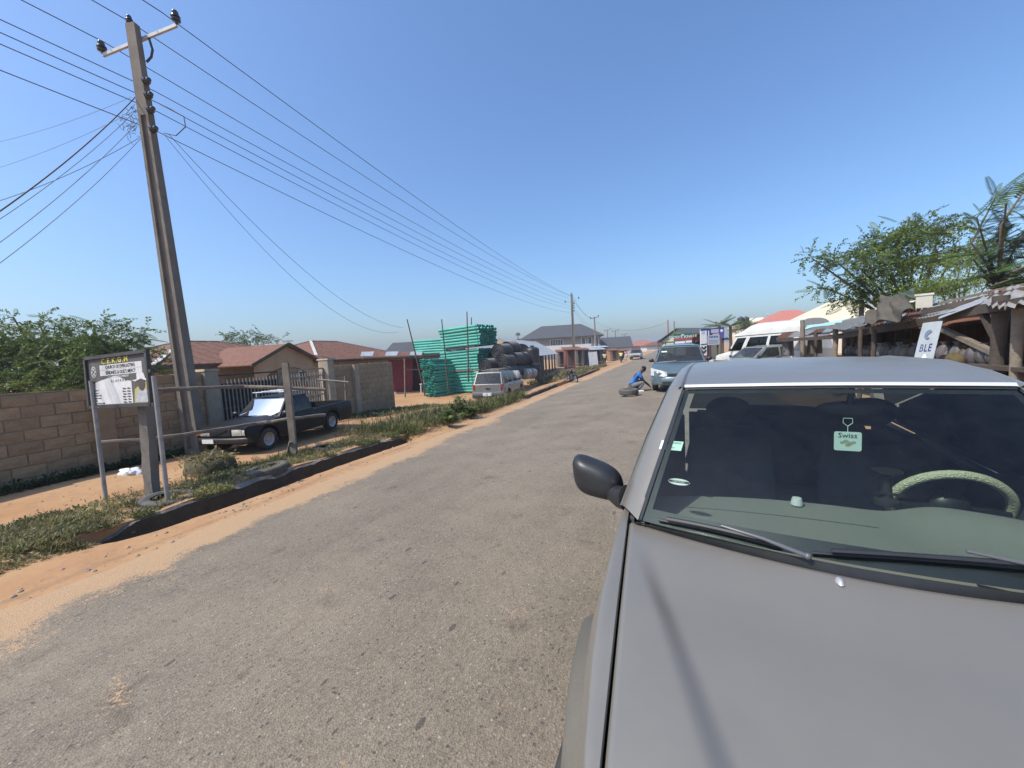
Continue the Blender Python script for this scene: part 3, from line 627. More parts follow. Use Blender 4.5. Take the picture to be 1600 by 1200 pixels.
def curved(root, name, mat, w, y, z0, z1, depth, curve=.2, sg=-1, n=16, x0=0, smooth=50):
    mb = MB()
    def f(u, v):
        a = v*2*pi; x = (u*2-1)*w/2; yy = y-sg*curve*abs(u*2-1)**2.5; return (x+x0, yy+depth/2*math.copysign(abs(math.cos(a))**.5, math.cos(a)), (z0+z1)/2+(z1-z0)/2*math.copysign(abs(math.sin(a))**.5, math.sin(a)))
    mb.grid(f, n, 12)
    for u in (0, 1): mb.add([f(u, j/12) for j in range(12)], [tuple(range(12))])
    return mb.build(name, mat, root, smooth)
def lamp(root, name, mat, x0, x1, y, z0, z1, sweep=0, depth=.05):
    mb = MB(); sg = 1 if y > 1 else -1
    mb.grid(lambda u, v: (lerp(x0, x1, u), y-sg*sweep*u*u+sg*.02*math.sin(pi*u)*math.sin(pi*v), lerp(z0, z1, v)), 8, 6)
    mb.grid(lambda u, v: (lerp(x0, x1, u), y-sg*sweep*u*u-sg*depth*v, z0), 8, 1); mb.grid(lambda u, v: (lerp(x0, x1, u), y-sg*sweep*u*u-sg*depth*v, z1), 8, 1)
    return mb.build(name, mat, root, 50)
def skinned(name, verts, edges, rad, mat, parent, sub=2, root=0):
    me = bpy.data.meshes.new(name); me.from_pydata([tuple(v) for v in verts], edges, []); o = bpy.data.objects.new(name, me); COL.objects.link(o)
    md = o.modifiers.new('s', 'SKIN'); md.use_smooth_shade = True
    for i, r in enumerate(rad): me.skin_vertices[0].data[i].radius = (r, r) if not isinstance(r, tuple) else r
    me.skin_vertices[0].data[root].use_root = True
    ss = o.modifiers.new('u', 'SUBSURF'); ss.levels = ss.render_levels = sub
    dg = bpy.context.evaluated_depsgraph_get(); m2 = bpy.data.meshes.new_from_object(o.evaluated_get(dg)); m2.name = name
    bpy.data.objects.remove(o); m2.materials.clear(); m2.materials.append(mat); return link(name, m2, parent)
mSkin = M('dark_skin', (.045, .024, .015), .5); mHair = M('black_hair', (.006, .005, .005), .85, bump=.6, bsc=120)
def person(label, loc, rz, J, shirt, trouser, shoes=None, group=None, sleeve=.55, long_tr=True, cat='person'):
    """J: joints in local metres (x right of the body, y forward, z up): pelvis, chest, neck, head, and L/R shoulder elbow wrist hip knee ankle toe"""
    r = thing('person', label, cat, loc, rz, group); V = {k: Vector(v) for k, v in J.items()}
    names = ['pelvis', 'waist', 'chest', 'neck', 'head', 'crown']; V['waist'] = V['pelvis'].lerp(V['chest'], .45)
    hd = (V['head']-V['neck']).normalized(); V['crown'] = V['head']+hd*.10
    vs = [V[n] for n in names]; ed = [(0, 1), (1, 2), (2, 3), (3, 4), (4, 5)]; rad = [(.135, .115), (.125, .10), (.145, .105), .055, (.075, .092), .07]
    ix = {n: i for i, n in enumerate(names)}
    def addv(n, p, rr, par): ix[n] = len(vs); vs.append(p); rad.append(rr); ed.append((ix[par], ix[n]))
    for s in 'LR':
        addv(s+'sh', V[s+'sh'], .062, 'chest'); addv(s+'el', V[s+'el'], .042, s+'sh'); addv(s+'wr', V[s+'wr'], .030, s+'el')
        d = (V[s+'wr']-V[s+'el']).normalized(); hp = V[s+'wr']+d*.07; addv(s+'pa', hp, (.038, .02), s+'wr')
        sd_ = d.cross(Vector((0, 0, 1)) if abs(d.z) < .9 else Vector((0, 1, 0))).normalized()
        for q in range(4):
            f1 = hp+d*.035+sd_*(.024-.016*q); addv(s+'f%d' % q, f1, .0095, s+'pa'); addv(s+'g%d' % q, f1+d*(.05-.008*abs(q-1.3))+Vector((0, 0, -.012)), .008, s+'f%d' % q)
        addv(s+'th', V[s+'wr']+d*.045+sd_*.045, .010, s+'wr'); addv(s+'ti', V[s+'wr']+d*.085+sd_*.055, .009, s+'th')
        addv(s+'hi', V[s+'hi'], .092, 'pelvis'); addv(s+'kn', V[s+'kn'], .06, s+'hi'); addv(s+'an', V[s+'an'], .042, s+'kn'); addv(s+'he', V[s+'an']+Vector((0, -.03, -.045)), .036, s+'an'); addv(s+'to', V[s+'to'], .034, s+'he')
    skinned('body', vs, ed, rad, mSkin, r, 2)
    f = Vector((hd.x*.0, 1, 0)); f = (f-hd*f.dot(hd)).normalized(); sd_ = f.cross(hd)
    mb = MB(); c = V['head']+hd*.045
    for i, (a, rr) in enumerate(((0, 1),)):
        mb.grid(lambda u, v: c+sd_*(math.cos(u*2*pi)*math.sin(v*1.75)*.083)+f*(math.sin(u*2*pi)*math.sin(v*1.75)*.10-.012)+hd*(math.cos(v*1.75)*.105), 16, 7)
    mb.build('hair', mHair, r, 180)
    fb = MB(); fb.ball(V['head']+f*.092+hd*.005, (.014, .018, .02), 8, 5)
    for s in (-1, 1): fb.ball(V['head']+sd_*(s*.083)+hd*.01, (.012, .02, .03), 8, 5)
    fb.ball(V['head']+f*.083-hd*.045, (.028, .012, .010), 8, 5); fb.build('face', mSkin, r, 180)
    eb = MB()
    for s in (-1, 1): eb.ball(V['head']+f*.083+sd_*(s*.032)+hd*.03, (.012, .008, .008), 8, 5)
    eb.build('eyes', M('eye_white', (.6, .58, .55), .3) if 'eye_white' not in bpy.data.materials else bpy.data.materials['eye_white'], r, 180)
    # clothes follow the same joints a little thicker
    vs = [V['pelvis']+Vector((0, 0, .0)), V['waist'], V['chest'], V['neck'].lerp(V['chest'], .28)]; ed = [(0, 1), (1, 2), (2, 3)]; rad = [(.152, .13), (.148, .122), (.165, .125), .085]
    for s in 'LR':
        i = len(vs); vs += [V[s+'sh'], V[s+'sh'].lerp(V[s+'el'], sleeve)]; rad += [.084, .070]; ed += [(2, i), (i, i+1)]
    skinned('shirt', vs, ed, rad, shirt, r, 2, 1)
    vs = [V['pelvis']]; ed = []; rad = [(.150, .128)]
    for s in 'LR':
        i = len(vs); e = V[s+'kn'].lerp(V[s+'an'], .88 if long_tr else .25); vs += [V[s+'hi'], V[s+'kn'], e]; rad += [.108, .079, .062]; ed += [(0, i), (i, i+1), (i+1, i+2)]
    skinned('trousers', vs, ed, rad, trouser, r, 2, 0)
    for s in 'LR':
        mb = MB(); a = V[s+'an']+Vector((0, -.05, -.055)); b = V[s+'to']; mb.tube([a, a.lerp(b, .3), a.lerp(b, .7), b+(b-a).normalized()*.03], [.036, .046, .046, .03], 10); mb.build('shoe', shoes or mBlackPl, r, 60)
    return r
STAND = dict(pelvis=(0, 0, .95), chest=(0, .0, 1.28), neck=(0, .01, 1.47), head=(0, .03, 1.60))
for s_, q_ in (('L', -1), ('R', 1)):
    STAND.update({s_+'sh': (q_*.19, 0, 1.40), s_+'el': (q_*.25, -.02, 1.12), s_+'wr': (q_*.26, .05, .88), s_+'hi': (q_*.10, 0, .90), s_+'kn': (q_*.11, .03*q_, .50), s_+'an': (q_*.11, -.05+.08*q_, .09), s_+'to': (q_*.13, .10+.08*q_, .04)})
RIDE = dict(pelvis=(0, -.05, .86), chest=(0, .06, 1.18), neck=(0, .10, 1.36), head=(0, .13, 1.49))
for s_, q_ in (('L', -1), ('R', 1)):
    RIDE.update({s_+'sh': (q_*.19, .08, 1.30), s_+'el': (q_*.30, .28, 1.10), s_+'wr': (q_*.32, .52, 1.06), s_+'hi': (q_*.11, -.03, .83), s_+'kn': (q_*.20, .38, .72), s_+'an': (q_*.17, .22, .34), s_+'to': (q_*.18, .38, .29)})
def motorbike(label, loc, rz, lean=0, tank=None, group=None):
    r = thing('motorcycle', label, 'motorcycle', loc, group=group, rot=(0, lean, rz)); tank = tank or M('tank_red', (.25, .03, .02), .35, coat=.6)
    Mx = Matrix.Rotation(pi/2, 4, 'Y')                 # front = +y
    for y in (.63, -.63):
        t = MB(); t.lathe([(.235, -.03), (.28, -.045), (.30, -.02), (.30, .02), (.28, .045), (.235, .03)], 28, Mx); o = t.build('wheel', mRubber, r, 40); o.location = (0, y, .30)
        q = MB(); q.lathe([(.245, -.025), (.235, 0), (.245, .025)], 28, Mx)
        for k in range(14):
            a = 2*pi*k/14; q.cyl((.03*(-1)**k, math.cos(a)*.03, math.sin(a)*.03), (0, math.cos(a)*.24, math.sin(a)*.24), .003, n=4)
        q.cyl((-.06, 0, 0), (.06, 0, 0), .045, n=12); q.build('rim', mChrome, o, 40)
        f = MB(); f.grid(lambda u, v: ((v-.5)*.12, y+math.cos(lerp(.5, 2.5, u))*.335, .30+math.sin(lerp(.5, 2.5, u))*.335-.03*abs(v-.5)), 14, 4); f.build('mudguard', mBlackPl, r, 60)
    f = MB()
    for s in (-1, 1):
        f.tube([(s*.075, .63, .30), (s*.075, .48, .72), (s*.07, .42, .92)], .02, 8); f.tube([(s*.09, -.63, .30), (s*.10, -.48, .68)], .022, 8); f.tube([(s*.06, -.63, .30), (s*.06, -.1, .32)], .016, 8)
    f.tube([(0, .40, .85), (0, .12, .50), (0, -.1, .32)], .024, 8); f.tube([(0, .40, .82), (0, -.15, .66), (0, -.72, .72)], .02, 8); f.build('frame', mBlackPl, r, 50)
    e = MB(); e.box((0, .08, .42), (.20, .28, .22)); e.cyl((0, .14, .50), (0, .20, .68), .075, n=12); e.build('engine', M('engine_grey', (.16, .16, .16), .5, metal=.6) if 'engine_grey' not in bpy.data.materials else bpy.data.materials['engine_grey'], r, 40)
    t = MB(); t.ball((0, .20, .80), (.125, .26, .115), 16, 10); t.build('fuel_tank', tank, r, 180)
    se = MB(); se.grid(lambda u, v: (math.cos(v*pi)*.125, lerp(.0, -.68, u), .79+math.sin(v*pi)*.05+.05*u*u), 10, 8); se.build('seat', mBlackPl, r, 60)
    h = MB(); h.tube([(-.36, .32, 1.04), (-.22, .40, 1.02), (0, .42, .96), (.22, .40, 1.02), (.36, .32, 1.04)], .014, 8)
    for s in (-1, 1): h.cyl((s*.24, .38, 1.03), (s*.30, .40, 1.18), .006, n=6); h.ball((s*.31, .40, 1.20), (.055, .012, .035), 10, 6)
    h.build('handlebar', mBlackPl, r, 50)
    l = MB(); l.lathe([(0, .06), (.07, .05), (.085, 0), (.06, -.08), (0, -.1)], 16, Matrix.Translation((0, .52, .90)) @ Matrix.Rotation(-pi/2, 4, 'X')); l.build('headlamp', mChrome, r, 60)
    x = MB(); x.tube([(.09, .2, .32), (.12, -.1, .26), (.13, -.35, .30), (.13, -.75, .38)], [.02, .025, .04, .042], 10); x.build('exhaust', mChrome, r, 60)
    b = MB(); b.ball((0, -.78, .74), (.05, .02, .035), 10, 6); b.build('tail_lamp', mRedLens, r, 60)
    s_ = MB(); s_.tube([(-.06, -.05, .30), (-.22, -.1, .02)], .01, 6); s_.build('side_stand', mBlackPl, r)
    return r
# ------------------------------------------------------------------ plants
def leafmat(name, c, c2, trans=.35):
    m = bpy.data.materials.new(name); m.use_nodes = True; n = m.node_tree.nodes; l = m.node_tree.links; b = n['Principled BSDF']; out = n['Material Output']
    g = n.new('ShaderNodeNewGeometry'); rp = n.new('ShaderNodeValToRGB'); e = rp.color_ramp.elements; e[0].color = (*c, 1); e[1].color = (*c2, 1); l.new(g.outputs['Random Per Island'], rp.inputs[0])
    tc = n.new('ShaderNodeTexCoord'); nz = n.new('ShaderNodeTexNoise'); nz.inputs['Scale'].default_value = 1.2; nz.inputs['Detail'].default_value = 3; l.new(tc.outputs['Object'], nz.inputs[0])
    hv = n.new('ShaderNodeHueSaturation'); mr = n.new('ShaderNodeMapRange'); mr.inputs[1].default_value = .3; mr.inputs[2].default_value = .7; mr.inputs[3].default_value = .6; mr.inputs[4].default_value = 1.45; l.new(nz.outputs[0], mr.inputs[0]); l.new(mr.outputs[0], hv.inputs['Value']); l.new(rp.outputs[0], hv.inputs['Color'])
    l.new(hv.outputs[0], b.inputs['Base Color']); b.inputs['Roughness'].default_value = .5; b.inputs['Specular IOR Level'].default_value = .35
    t = n.new('ShaderNodeBsdfTranslucent'); l.new(hv.outputs[0], t.inputs[0]); mx = n.new('ShaderNodeMixShader'); mx.inputs[0].default_value = trans
    l.new(b.outputs[0], mx.inputs[1]); l.new(t.outputs[0], mx.inputs[2]); l.new(mx.outputs[0], out.inputs[0]); return m
mLeaf = leafmat('leaf_green', (.07, .115, .022), (.155, .195, .046)); mLeafDk = leafmat('leaf_dark', (.042, .085, .024), (.09, .135, .04)); mLeafLt = leafmat('leaf_light', (.12, .18, .035), (.20, .25, .06))
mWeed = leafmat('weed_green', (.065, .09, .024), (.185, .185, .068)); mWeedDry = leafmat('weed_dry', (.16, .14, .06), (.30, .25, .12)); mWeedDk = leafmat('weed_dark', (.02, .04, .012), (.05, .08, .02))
mBark = M('bark', (.16, .12, .085), .9, (.09, .07, .05), 6, .5, bump=.6, bsc=25, stretch=(1, 1, .3))
def np_obj(name, V, Fc, mat, parent=None):
    me = bpy.data.meshes.new(name); n, k = Fc.shape
    me.vertices.add(len(V)); me.vertices.foreach_set('co', V.astype(np.float32).ravel())
    me.loops.add(n*k); me.loops.foreach_set('vertex_index', Fc.astype(np.int32).ravel()); me.polygons.add(n)
    me.polygons.foreach_set('loop_start', np.arange(0, n*k, k, dtype=np.int32)); me.polygons.foreach_set('loop_total', np.full(n, k, dtype=np.int32))
    me.materials.append(mat); me.update(calc_edges=True); return link(name, me, parent)
def frond_template(n=11, w=.30, lw=.085):      # unit-length pinnate leaf along +x: leaflets as kites either side of the rachis
    V = []; Fq = []
    def q(a, d, ln, wd, up):
        a = np.array(a, float); d = np.array(d, float); s = np.cross(d, up); s /= np.linalg.norm(s)+1e-9; o = len(V)
        V.extend([a, a+d*ln*.45+s*wd/2, a+d*ln, a+d*ln*.45-s*wd/2]); Fq.append((o, o+1, o+2, o+3))
    for i in range(n):
        t = .12+.88*i/(n-1); ln = w*(math.sin(pi*(.18+.72*t))**.7); z = -.22*t*t
        for s in (-1, 1): q((t, 0, z), (.40, s*.80, -.42), ln, lw, (0, .0, 1))
    for i in range(4):
        a, b = i/4, (i+1)/4; o = len(V); V.extend([np.array((a, -.008, -.22*a*a)), np.array((a, .008, -.22*a*a)), np.array((b, .006, -.22*b*b)), np.array((b, -.006, -.22*b*b))]); Fq.append((o, o+1, o+2, o+3))
    return np.array(V), np.array(Fq)
FT = frond_template(12, .25, .052); FT2 = frond_template(16, .22, .042); FT3 = frond_template(26, .17, .030)
def twig_template(seed, n=22, ll=.17, lw=.085):
    r = np.random.default_rng(seed); V = []; Fq = []
    for i in range(n):
        t = .1+.9*i/(n-1); a = r.uniform(0, 2*pi); p = np.array((t, .05*math.sin(3*t+seed), -.25*t*t)); d = np.array((r.uniform(.1, .8), math.cos(a), math.sin(a)*.7-.25)); d /= np.linalg.norm(d); u = r.normal(size=3); s = np.cross(d, u); s /= np.linalg.norm(s); o = len(V); L_ = ll*r.uniform(.6, 1.2); w_ = lw*r.uniform(.7, 1.2)
        V.extend([p, p+d*L_*.45+s*w_/2, p+d*L_, p+d*L_*.45-s*w_/2]); Fq.append((o, o+1, o+2, o+3))
    return np.array(V), np.array(Fq)
TW = [twig_template(k) for k in range(5)]
def fronds(specs, tmpl):      # specs: (pos, dir, length, roll)
    T, Fq = tmpl; VV = []; FF = []; o = 0
    for p, d, ln, roll in specs:
        d = np.array(d, float); d /= np.linalg.norm(d); up = np.array((0, 0, 1.0)); s = np.cross(up, d); s /= np.linalg.norm(s)+1e-9; u = np.cross(d, s)
        c, si = math.cos(roll), math.sin(roll); s2 = s*c+u*si; u2 = u*c-s*si
        VV.append(np.array(p)+ln*(T[:, :1]*d+T[:, 1:2]*s2+T[:, 2:]*u2)); FF.append(Fq+o); o += len(T)
    return np.concatenate(VV), np.concatenate(FF)
def tree(name, label, base, clusters, fl, n, mat, group=None, trunk_r=.12, tmpl=None, droop=.0, lean=None):
    """clusters: (centre, radius); a limb runs to each of them and fronds spread from it"""
    t = thing(name, label, 'tree', base, 0, group); base = Vector(base); mb = MB(); loc = [(Vector(c)-base, r) for c, r in clusters]
    mean = sum((c for c, r in loc), Vector())/len(loc); fork = Vector((mean.x*.35, mean.y*.35, max(.6, mean.z*.42)))
    mb.tube([(0, 0, -.2), fork*.5+Vector((.05, .03, 0)), fork], [trunk_r, trunk_r*.85, trunk_r*.7], 9); tr = None
    for c, r in loc:
        m_ = fork.lerp(c, .5)+Vector((random.uniform(-.15, .15), random.uniform(-.15, .15), .12*(c-fork).length*.3)); mb.tube([fork, m_, c], [trunk_r*.5, trunk_r*.32, trunk_r*.14], 6)
    mb.build('trunk', mBark, t, 60)
    sp = []
    for c, r in loc:
        for i in range(int(n*r*r/.5)):
            d = rng.normal(size=3); d[2] = abs(d[2])*.7-.25; d /= np.linalg.norm(d); p = np.array(c)+d*r*rng.uniform(.15, .95)*np.array((1, 1, .75))
            dd = d*np.array((1, 1, .4))+rng.normal(size=3)*.55; dd[2] -= droop+.1; sp.append((p, dd, fl*rng.uniform(.6, 1.25), rng.normal()*.5))
    A = []; o = 0
    for k, tm in enumerate(TW+[tmpl or FT]):
        q = [s_ for i, s_ in enumerate(sp) if i % 7 == k or (k == 5 and i % 7 == 6)]
        if q: V, Fq = fronds(q, tm); A.append((V, Fq+o)); o += len(V)
    np_obj('crown', np.concatenate([a for a, b in A]), np.concatenate([b for a, b in A]), mat, t); return t
def weeds(name, label, pts, size, mat, leaves=9, tall=1.0, cat='grass', wd=.15):
    """pts: (x, y, z); a tuft of small leaves at each: one object, kind stuff"""
    P = np.array(pts); n = len(P); k = leaves
    a = rng.uniform(0, 2*pi, (n, k)); el = rng.uniform(.15, 1.35, (n, k)); s = size*rng.uniform(.45, 1.35, (n, 1))*rng.uniform(.6, 1.2, (n, k))
    d = np.stack([np.cos(a)*np.cos(el), np.sin(a)*np.cos(el), np.sin(el)*tall], -1); base = P[:, None, :]+d*(s*rng.uniform(.0, 1.0, (n, k)))[..., None]*np.array((1, 1, .9))
    sd_ = np.stack([-np.sin(a), np.cos(a), rng.uniform(-.5, .5, (n, k))], -1); w = s*wd
    v0 = base; v1 = base+d*(s*.5)[..., None]+sd_*w[..., None]; v2 = base+d*s[..., None]-np.array((0, 0, .25))*s[..., None]; v3 = base+d*(s*.5)[..., None]-sd_*w[..., None]
    V = np.stack([v0, v1, v2, v3], 2).reshape(-1, 3); Fq = np.arange(len(V)).reshape(-1, 4)
    o = np_obj(name, V, Fq, mat); tag(o, label, cat, kind='stuff'); return o
# ------------------------------------------------------------------ left side: kerb, wall, gate, pole, signboard
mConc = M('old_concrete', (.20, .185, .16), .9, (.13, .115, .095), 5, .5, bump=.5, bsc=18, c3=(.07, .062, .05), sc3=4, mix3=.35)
mKerbShade = M('kerb_side_painted_shade', (.062, .052, .04), .95, (.04, .034, .025), 6, .5, bump=.6, bsc=20, c3=(.055, .06, .03), sc3=9, mix3=.4)  # kerb sides: concrete made near-black, their shade is put into the colour
mPoleC = M('pole_concrete', (.20, .172, .14), .9, (.145, .122, .098), 2.5, .5, bump=.4, bsc=30, c3=(.11, .10, .09), sc3=5, mix3=.3)
mWood = M('weathered_timber', (.235, .195, .15), .9, (.15, .122, .092), 5, .5, bump=.5, bsc=40, stretch=(1, 1, 1), c3=(.10, .085, .07), sc3=14, mix3=.3)
mWoodDk = M('dark_timber', (.085, .065, .05), .9, (.055, .042, .033), 4, .5, bump=.5, bsc=30)
mBlock = M('sandcrete_block', (.37, .245, .135), .95, (.29, .19, .105), 6, .5, bump=.7, bsc=26, var=.14, c3=(.19, .135, .09), sc3=5, mix3=.3)
mBlockG = M('grey_block', (.34, .25, .15), .95, (.265, .195, .115), 6, .5, bump=.7, bsc=26, var=.13, c3=(.16, .135, .105), sc3=5, mix3=.3)
mMortar = M('mortar', (.27, .20, .135), .95, (.19, .14, .095), 7, .5, bump=.6, bsc=30)
mMortarG = M('mortar_grey', (.25, .22, .175), .95, (.18, .155, .125), 7, .5, bump=.6, bsc=30)
mPlaster = M('grey_plaster', (.38, .32, .235), .9, (.29, .24, .175), 3, .5, bump=.3, bsc=20, c3=(.18, .16, .13), sc3=4, mix3=.3)
mRust = M('rusty_roofing', (.205, .088, .045), .75, (.13, .052, .028), 1.6, .5, c3=(.30, .18, .11), sc3=3, mix3=.28, metal=.1, stretch=(3, 3, .6))
mRidge = M('ridge_cap', (.62, .60, .56), .6, (.45, .40, .34), 3, .5)
mZinc = M('zinc_sheet', (.55, .55, .54), .45, (.42, .41, .39), 2, .5, metal=.45, c3=(.33, .24, .17), sc3=4, mix3=.2)
mIron = M('iron_bar', (.05, .045, .042), .6, (.10, .065, .045), 9, .6, metal=.3)
mBlackSheet = M('black_sheet', (.012, .012, .012), .7)
mWire = M('wire_aluminium', (.06, .062, .068), .5)
mPorc = M('brown_porcelain', (.02, .014, .012), .25, coat=.5)
mWhiteArm = M('galvanised_arm', (.52, .52, .52), .5, (.40, .40, .39), 6, .5)

def strip_wall(name, label, y0, y1, kerb_w, mat, step=.07, cat='kerb'):
    jr = random.Random(int(y0*7)); jj = lambda a: jr.uniform(-a, a)
    mb = MB(); ys = list(np.arange(y0, y1+.001, step)); vs = []
    prof = lambda y: [(-outer_gut(y)+.015, -.47), (-outer_gut(y)+.02+.006*bumpf(0, y*9), -.16), (-outer_gut(y)+.012+.010*bumpf(1, y*6), .02+.014*bumpf(3, y*5)), (-outer_gut(y)-.02, .045+.016*bumpf(2, y*4)), (-outer_gut(y)-kerb_w+.02, .05+.014*bumpf(5, y*4.5)), (-outer_gut(y)-kerb_w, .01), (-outer_gut(y)-kerb_w, -.47)]
    for y in ys:
        e = min(1, .25+min(y-y0, y1-y)*3)
        chip = .05*max(0, math.sin(y*4.1+1)*math.sin(y*1.7))**3; vs += [(XE(y)+x+jj(.012), y+jj(.015), ZE(y)+(z if z < 0 else z*e-(1-e)*.10+jj(.010)-chip)) for x, z in prof(y)]
    k = 7; fs = [(i*k+j, i*k+j+1, (i+1)*k+j+1, (i+1)*k+j) for i in range(len(ys)-1) for j in range(k-1)]+[tuple(range(k-1, -1, -1)), tuple(range((len(ys)-1)*k, len(ys)*k))]
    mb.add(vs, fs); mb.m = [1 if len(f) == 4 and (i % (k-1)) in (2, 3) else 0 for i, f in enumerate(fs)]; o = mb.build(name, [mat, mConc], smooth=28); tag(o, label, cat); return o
strip_wall('drain_kerb', 'long broken concrete drain kerb beside the tarred road nearest the signboard', 2.35, 8.25, .17, mKerbShade)
strip_wall('drain_kerb', 'short broken drain kerb between the silver station wagon and the parked motorcycle', 18.0, 26.6, .16, mKerbShade)
strip_wall('drain_kerb', 'far drain kerb beyond the parked motorcycle along the left road edge', 29.5, 43, .16, mKerbShade)

WA = Vector((-11.75, 2.75, 0)); WD = Vector((-.10, 1, 0)).normalized(); WN = Vector((WD.y, -WD.x, 0))   # wall line, direction along, normal to the road
WRZ = math.atan2(WD.y, WD.x)
def block_mesh(name, L, h, d, mat, seed):
    r = random.Random(seed); mb = MB(); n = 3
    def f(u, v): e = min(u, 1-u, v, 1-v); return ((u-.5)*(L-.022)+r.uniform(-.004, .004), -d/2-(.012 if e < .01 else 0)*-1+r.uniform(-.005, .005)*(e > 0), (v-.5)*(h-.022)+r.uniform(-.005, .005))
    fr = [[f(i/n, j/2) for j in range(3)] for i in range(n+1)]
    vs = [p for row in fr for p in row]; fs = [(i*3+j, (i+1)*3+j, (i+1)*3+j+1, i*3+j+1) for i in range(n) for j in range(2)]
    mb.add(vs, fs); rim = [fr[i][0] for i in range(n+1)]+[fr[n][1], fr[n][2]]+[fr[i][2] for i in range(n-1, -1, -1)]+[fr[0][1]]
    k = len(rim); mb.add(rim+[(p[0], d/2, p[2]) for p in rim], [(i, (i+1) % k, k+(i+1) % k, k+i) for i in range(k)])
    bm = mb.mesh(name, mat); b2 = bmesh.new(); b2.from_mesh(bm); bmesh.ops.remove_doubles(b2, verts=b2.verts, dist=.0001); bmesh.ops.recalc_face_normals(b2, faces=b2.faces); b2.to_mesh(bm); b2.free(); return bm
def block_wall(name, label, p0, t_len, z0f, topf, mats, rz=WRZ, BL=.47, BH=.235, D=.17, seed=1, skip=()):
    """a wall of single blocks from p0 along +x of its own frame; z0f / topf give foot and top height along it"""
    root = thing(name, label, 'wall', (p0.x, p0.y, 0), rz); r = random.Random(seed); n = 16
    mb = MB(); xs = [t_len*i/n for i in range(n+1)]; d = D*.36
    vs = [q for x in xs for q in ((x, -d, z0f(x)-.3), (x, d, z0f(x)-.3), (x, d, topf(x)-.01), (x, -d, topf(x)-.01))]
    fs = [(i*4+j, i*4+(j+1) % 4, (i+1)*4+(j+1) % 4, (i+1)*4+j) for i in range(n) for j in range(4)]+[(3, 2, 1, 0), (n*4, n*4+1, n*4+2, n*4+3)]
    mb.add(vs, fs); mb.build('mortar', mats[1], root)
    full = [block_mesh('block', BL, BH, D, mats[0], seed*10+k) for k in range(4)]; half = [block_mesh('block', BL*.52, BH, D, mats[0], seed*10+7+k) for k in range(2)]
    row = 0; zmin = min(z0f(x) for x in xs); z = zmin-.02
    while z < max(topf(x) for x in xs):
        x = -(row % 2)*BL*.5; col = 0
        while x < t_len-.05:
            a, b = max(0, x), min(t_len, x+BL); c = (a+b)/2; w = b-a
            if z+BH*.75 < topf(c)+.12 and z+BH > z0f(c)-.1 and w > .1 and (row, col) not in skip:
                me = r.choice(full) if w > BL*.8 else r.choice(half); o = link('block', me, root, (c, r.uniform(-.006, .006), z+BH/2), (r.uniform(-.012, .012), 0, r.uniform(-.012, .012)))
                o.scale = (w/BL if w > BL*.8 else w/(BL*.52), 1, 1)
            x += BL; col += 1
        z += BH; row += 1
    return root, zmin
zf = lambda s: ZL((WA+WD*s).y)+.02
# long wall on the left (foot follows the slope; its far half is one course higher)
p0 = WA-WD*5.2
block_wall('block_wall', 'long brown sandcrete block wall behind the church signboard', p0, 6.9, lambda x: -.34-.01*x, lambda x: 1.60-.02*x, (mBlock, mMortar), seed=3)
p1 = WA+WD*1.72
block_wall('block_wall', 'higher brown block wall between the signboard and the gate pier', p1, 2.12, lambda x: -.38-.02*x, lambda x: 1.66, (mBlock, mMortar), seed=5)
def coping(label, a, b, w, h, mat, cat='coping', name='wall_coping'):
    mb = MB(); n = 14
    for i in range(n): mb.bar(a.lerp(b, i/n)+Vector((0, 0, random.uniform(-.012, .012))), a.lerp(b, (i+1.0)/n)+Vector((0, 0, random.uniform(-.012, .012))), w*random.uniform(.85, 1.1), h)
    return mb
pier_s = [(9.05-5.2, .30, 1.55, mBlock), (2.25+3.85+.18, .42, 1.70, mPlaster)]
def pier(label, pos, w, d, z0, z1, mat, rz=WRZ):
    r = thing('gate_pier', label, 'pillar', (pos.x, pos.y, 0), rz); mb = MB(); n = 6
    def f(u, v): a = u*2*pi; q = 4; x = math.copysign(abs(math.cos(a))**(2/8), math.cos(a)); y = math.copysign(abs(math.sin(a))**(2/8), math.sin(a)); return (x*w/2+.004*bumpf(v*7, a), y*d/2, lerp(z0, z1, v)+.0)
    mb.grid(f, 24, 12); mb.add([f(i/24, 1) for i in range(24)], [tuple(range(24))]); mb.build('shaft', mat, r, 50)
    mb = MB(); mb.box((0, 0, z1+.02), (w+.05, d+.05, .06), taper=.9); mb.build('cap', mPlaster, r)
GP1 = WA+WD*4.05; GP2 = WA+WD*8.55
pier('plastered gate pier at the end of the block wall near the pole', GP1, .38, .34, -.6, 1.70, mPlaster)
pier('pale concrete gate pier beside the far block wall', GP2, .34, .50, -.75, 1.86, mPlaster)
# pilaster of the long wall, behind the signboard
block_wall('block_wall', 'weathered grey block wall with vertical pilaster between gate and red shed', GP2+WD*.30, 4.05, lambda x: -.50-.05*x, lambda x: 1.60-.0*x, (mBlockG, mMortarG), seed=9)
mb = MB(); q = GP2+WD*1.5+WN*.13; mb.box((q.x, q.y, .42), (.26, .16, 2.36), Matrix.Rotation(WRZ, 3, 'Z')); tag(mb.build('wall_pilaster', mPlaster), 'narrow plastered pilaster on the grey block wall beside the gate', 'pillar')
mb = MB(); q = WA+WD*1.62+WN*.13; mb.box((q.x, q.y, .55), (.32, .14, 1.9), Matrix.Rotation(WRZ, 3, 'Z')); tag(mb.build('wall_pilaster', mBlock), 'block pilaster of the long brown wall behind the signboard', 'pillar')

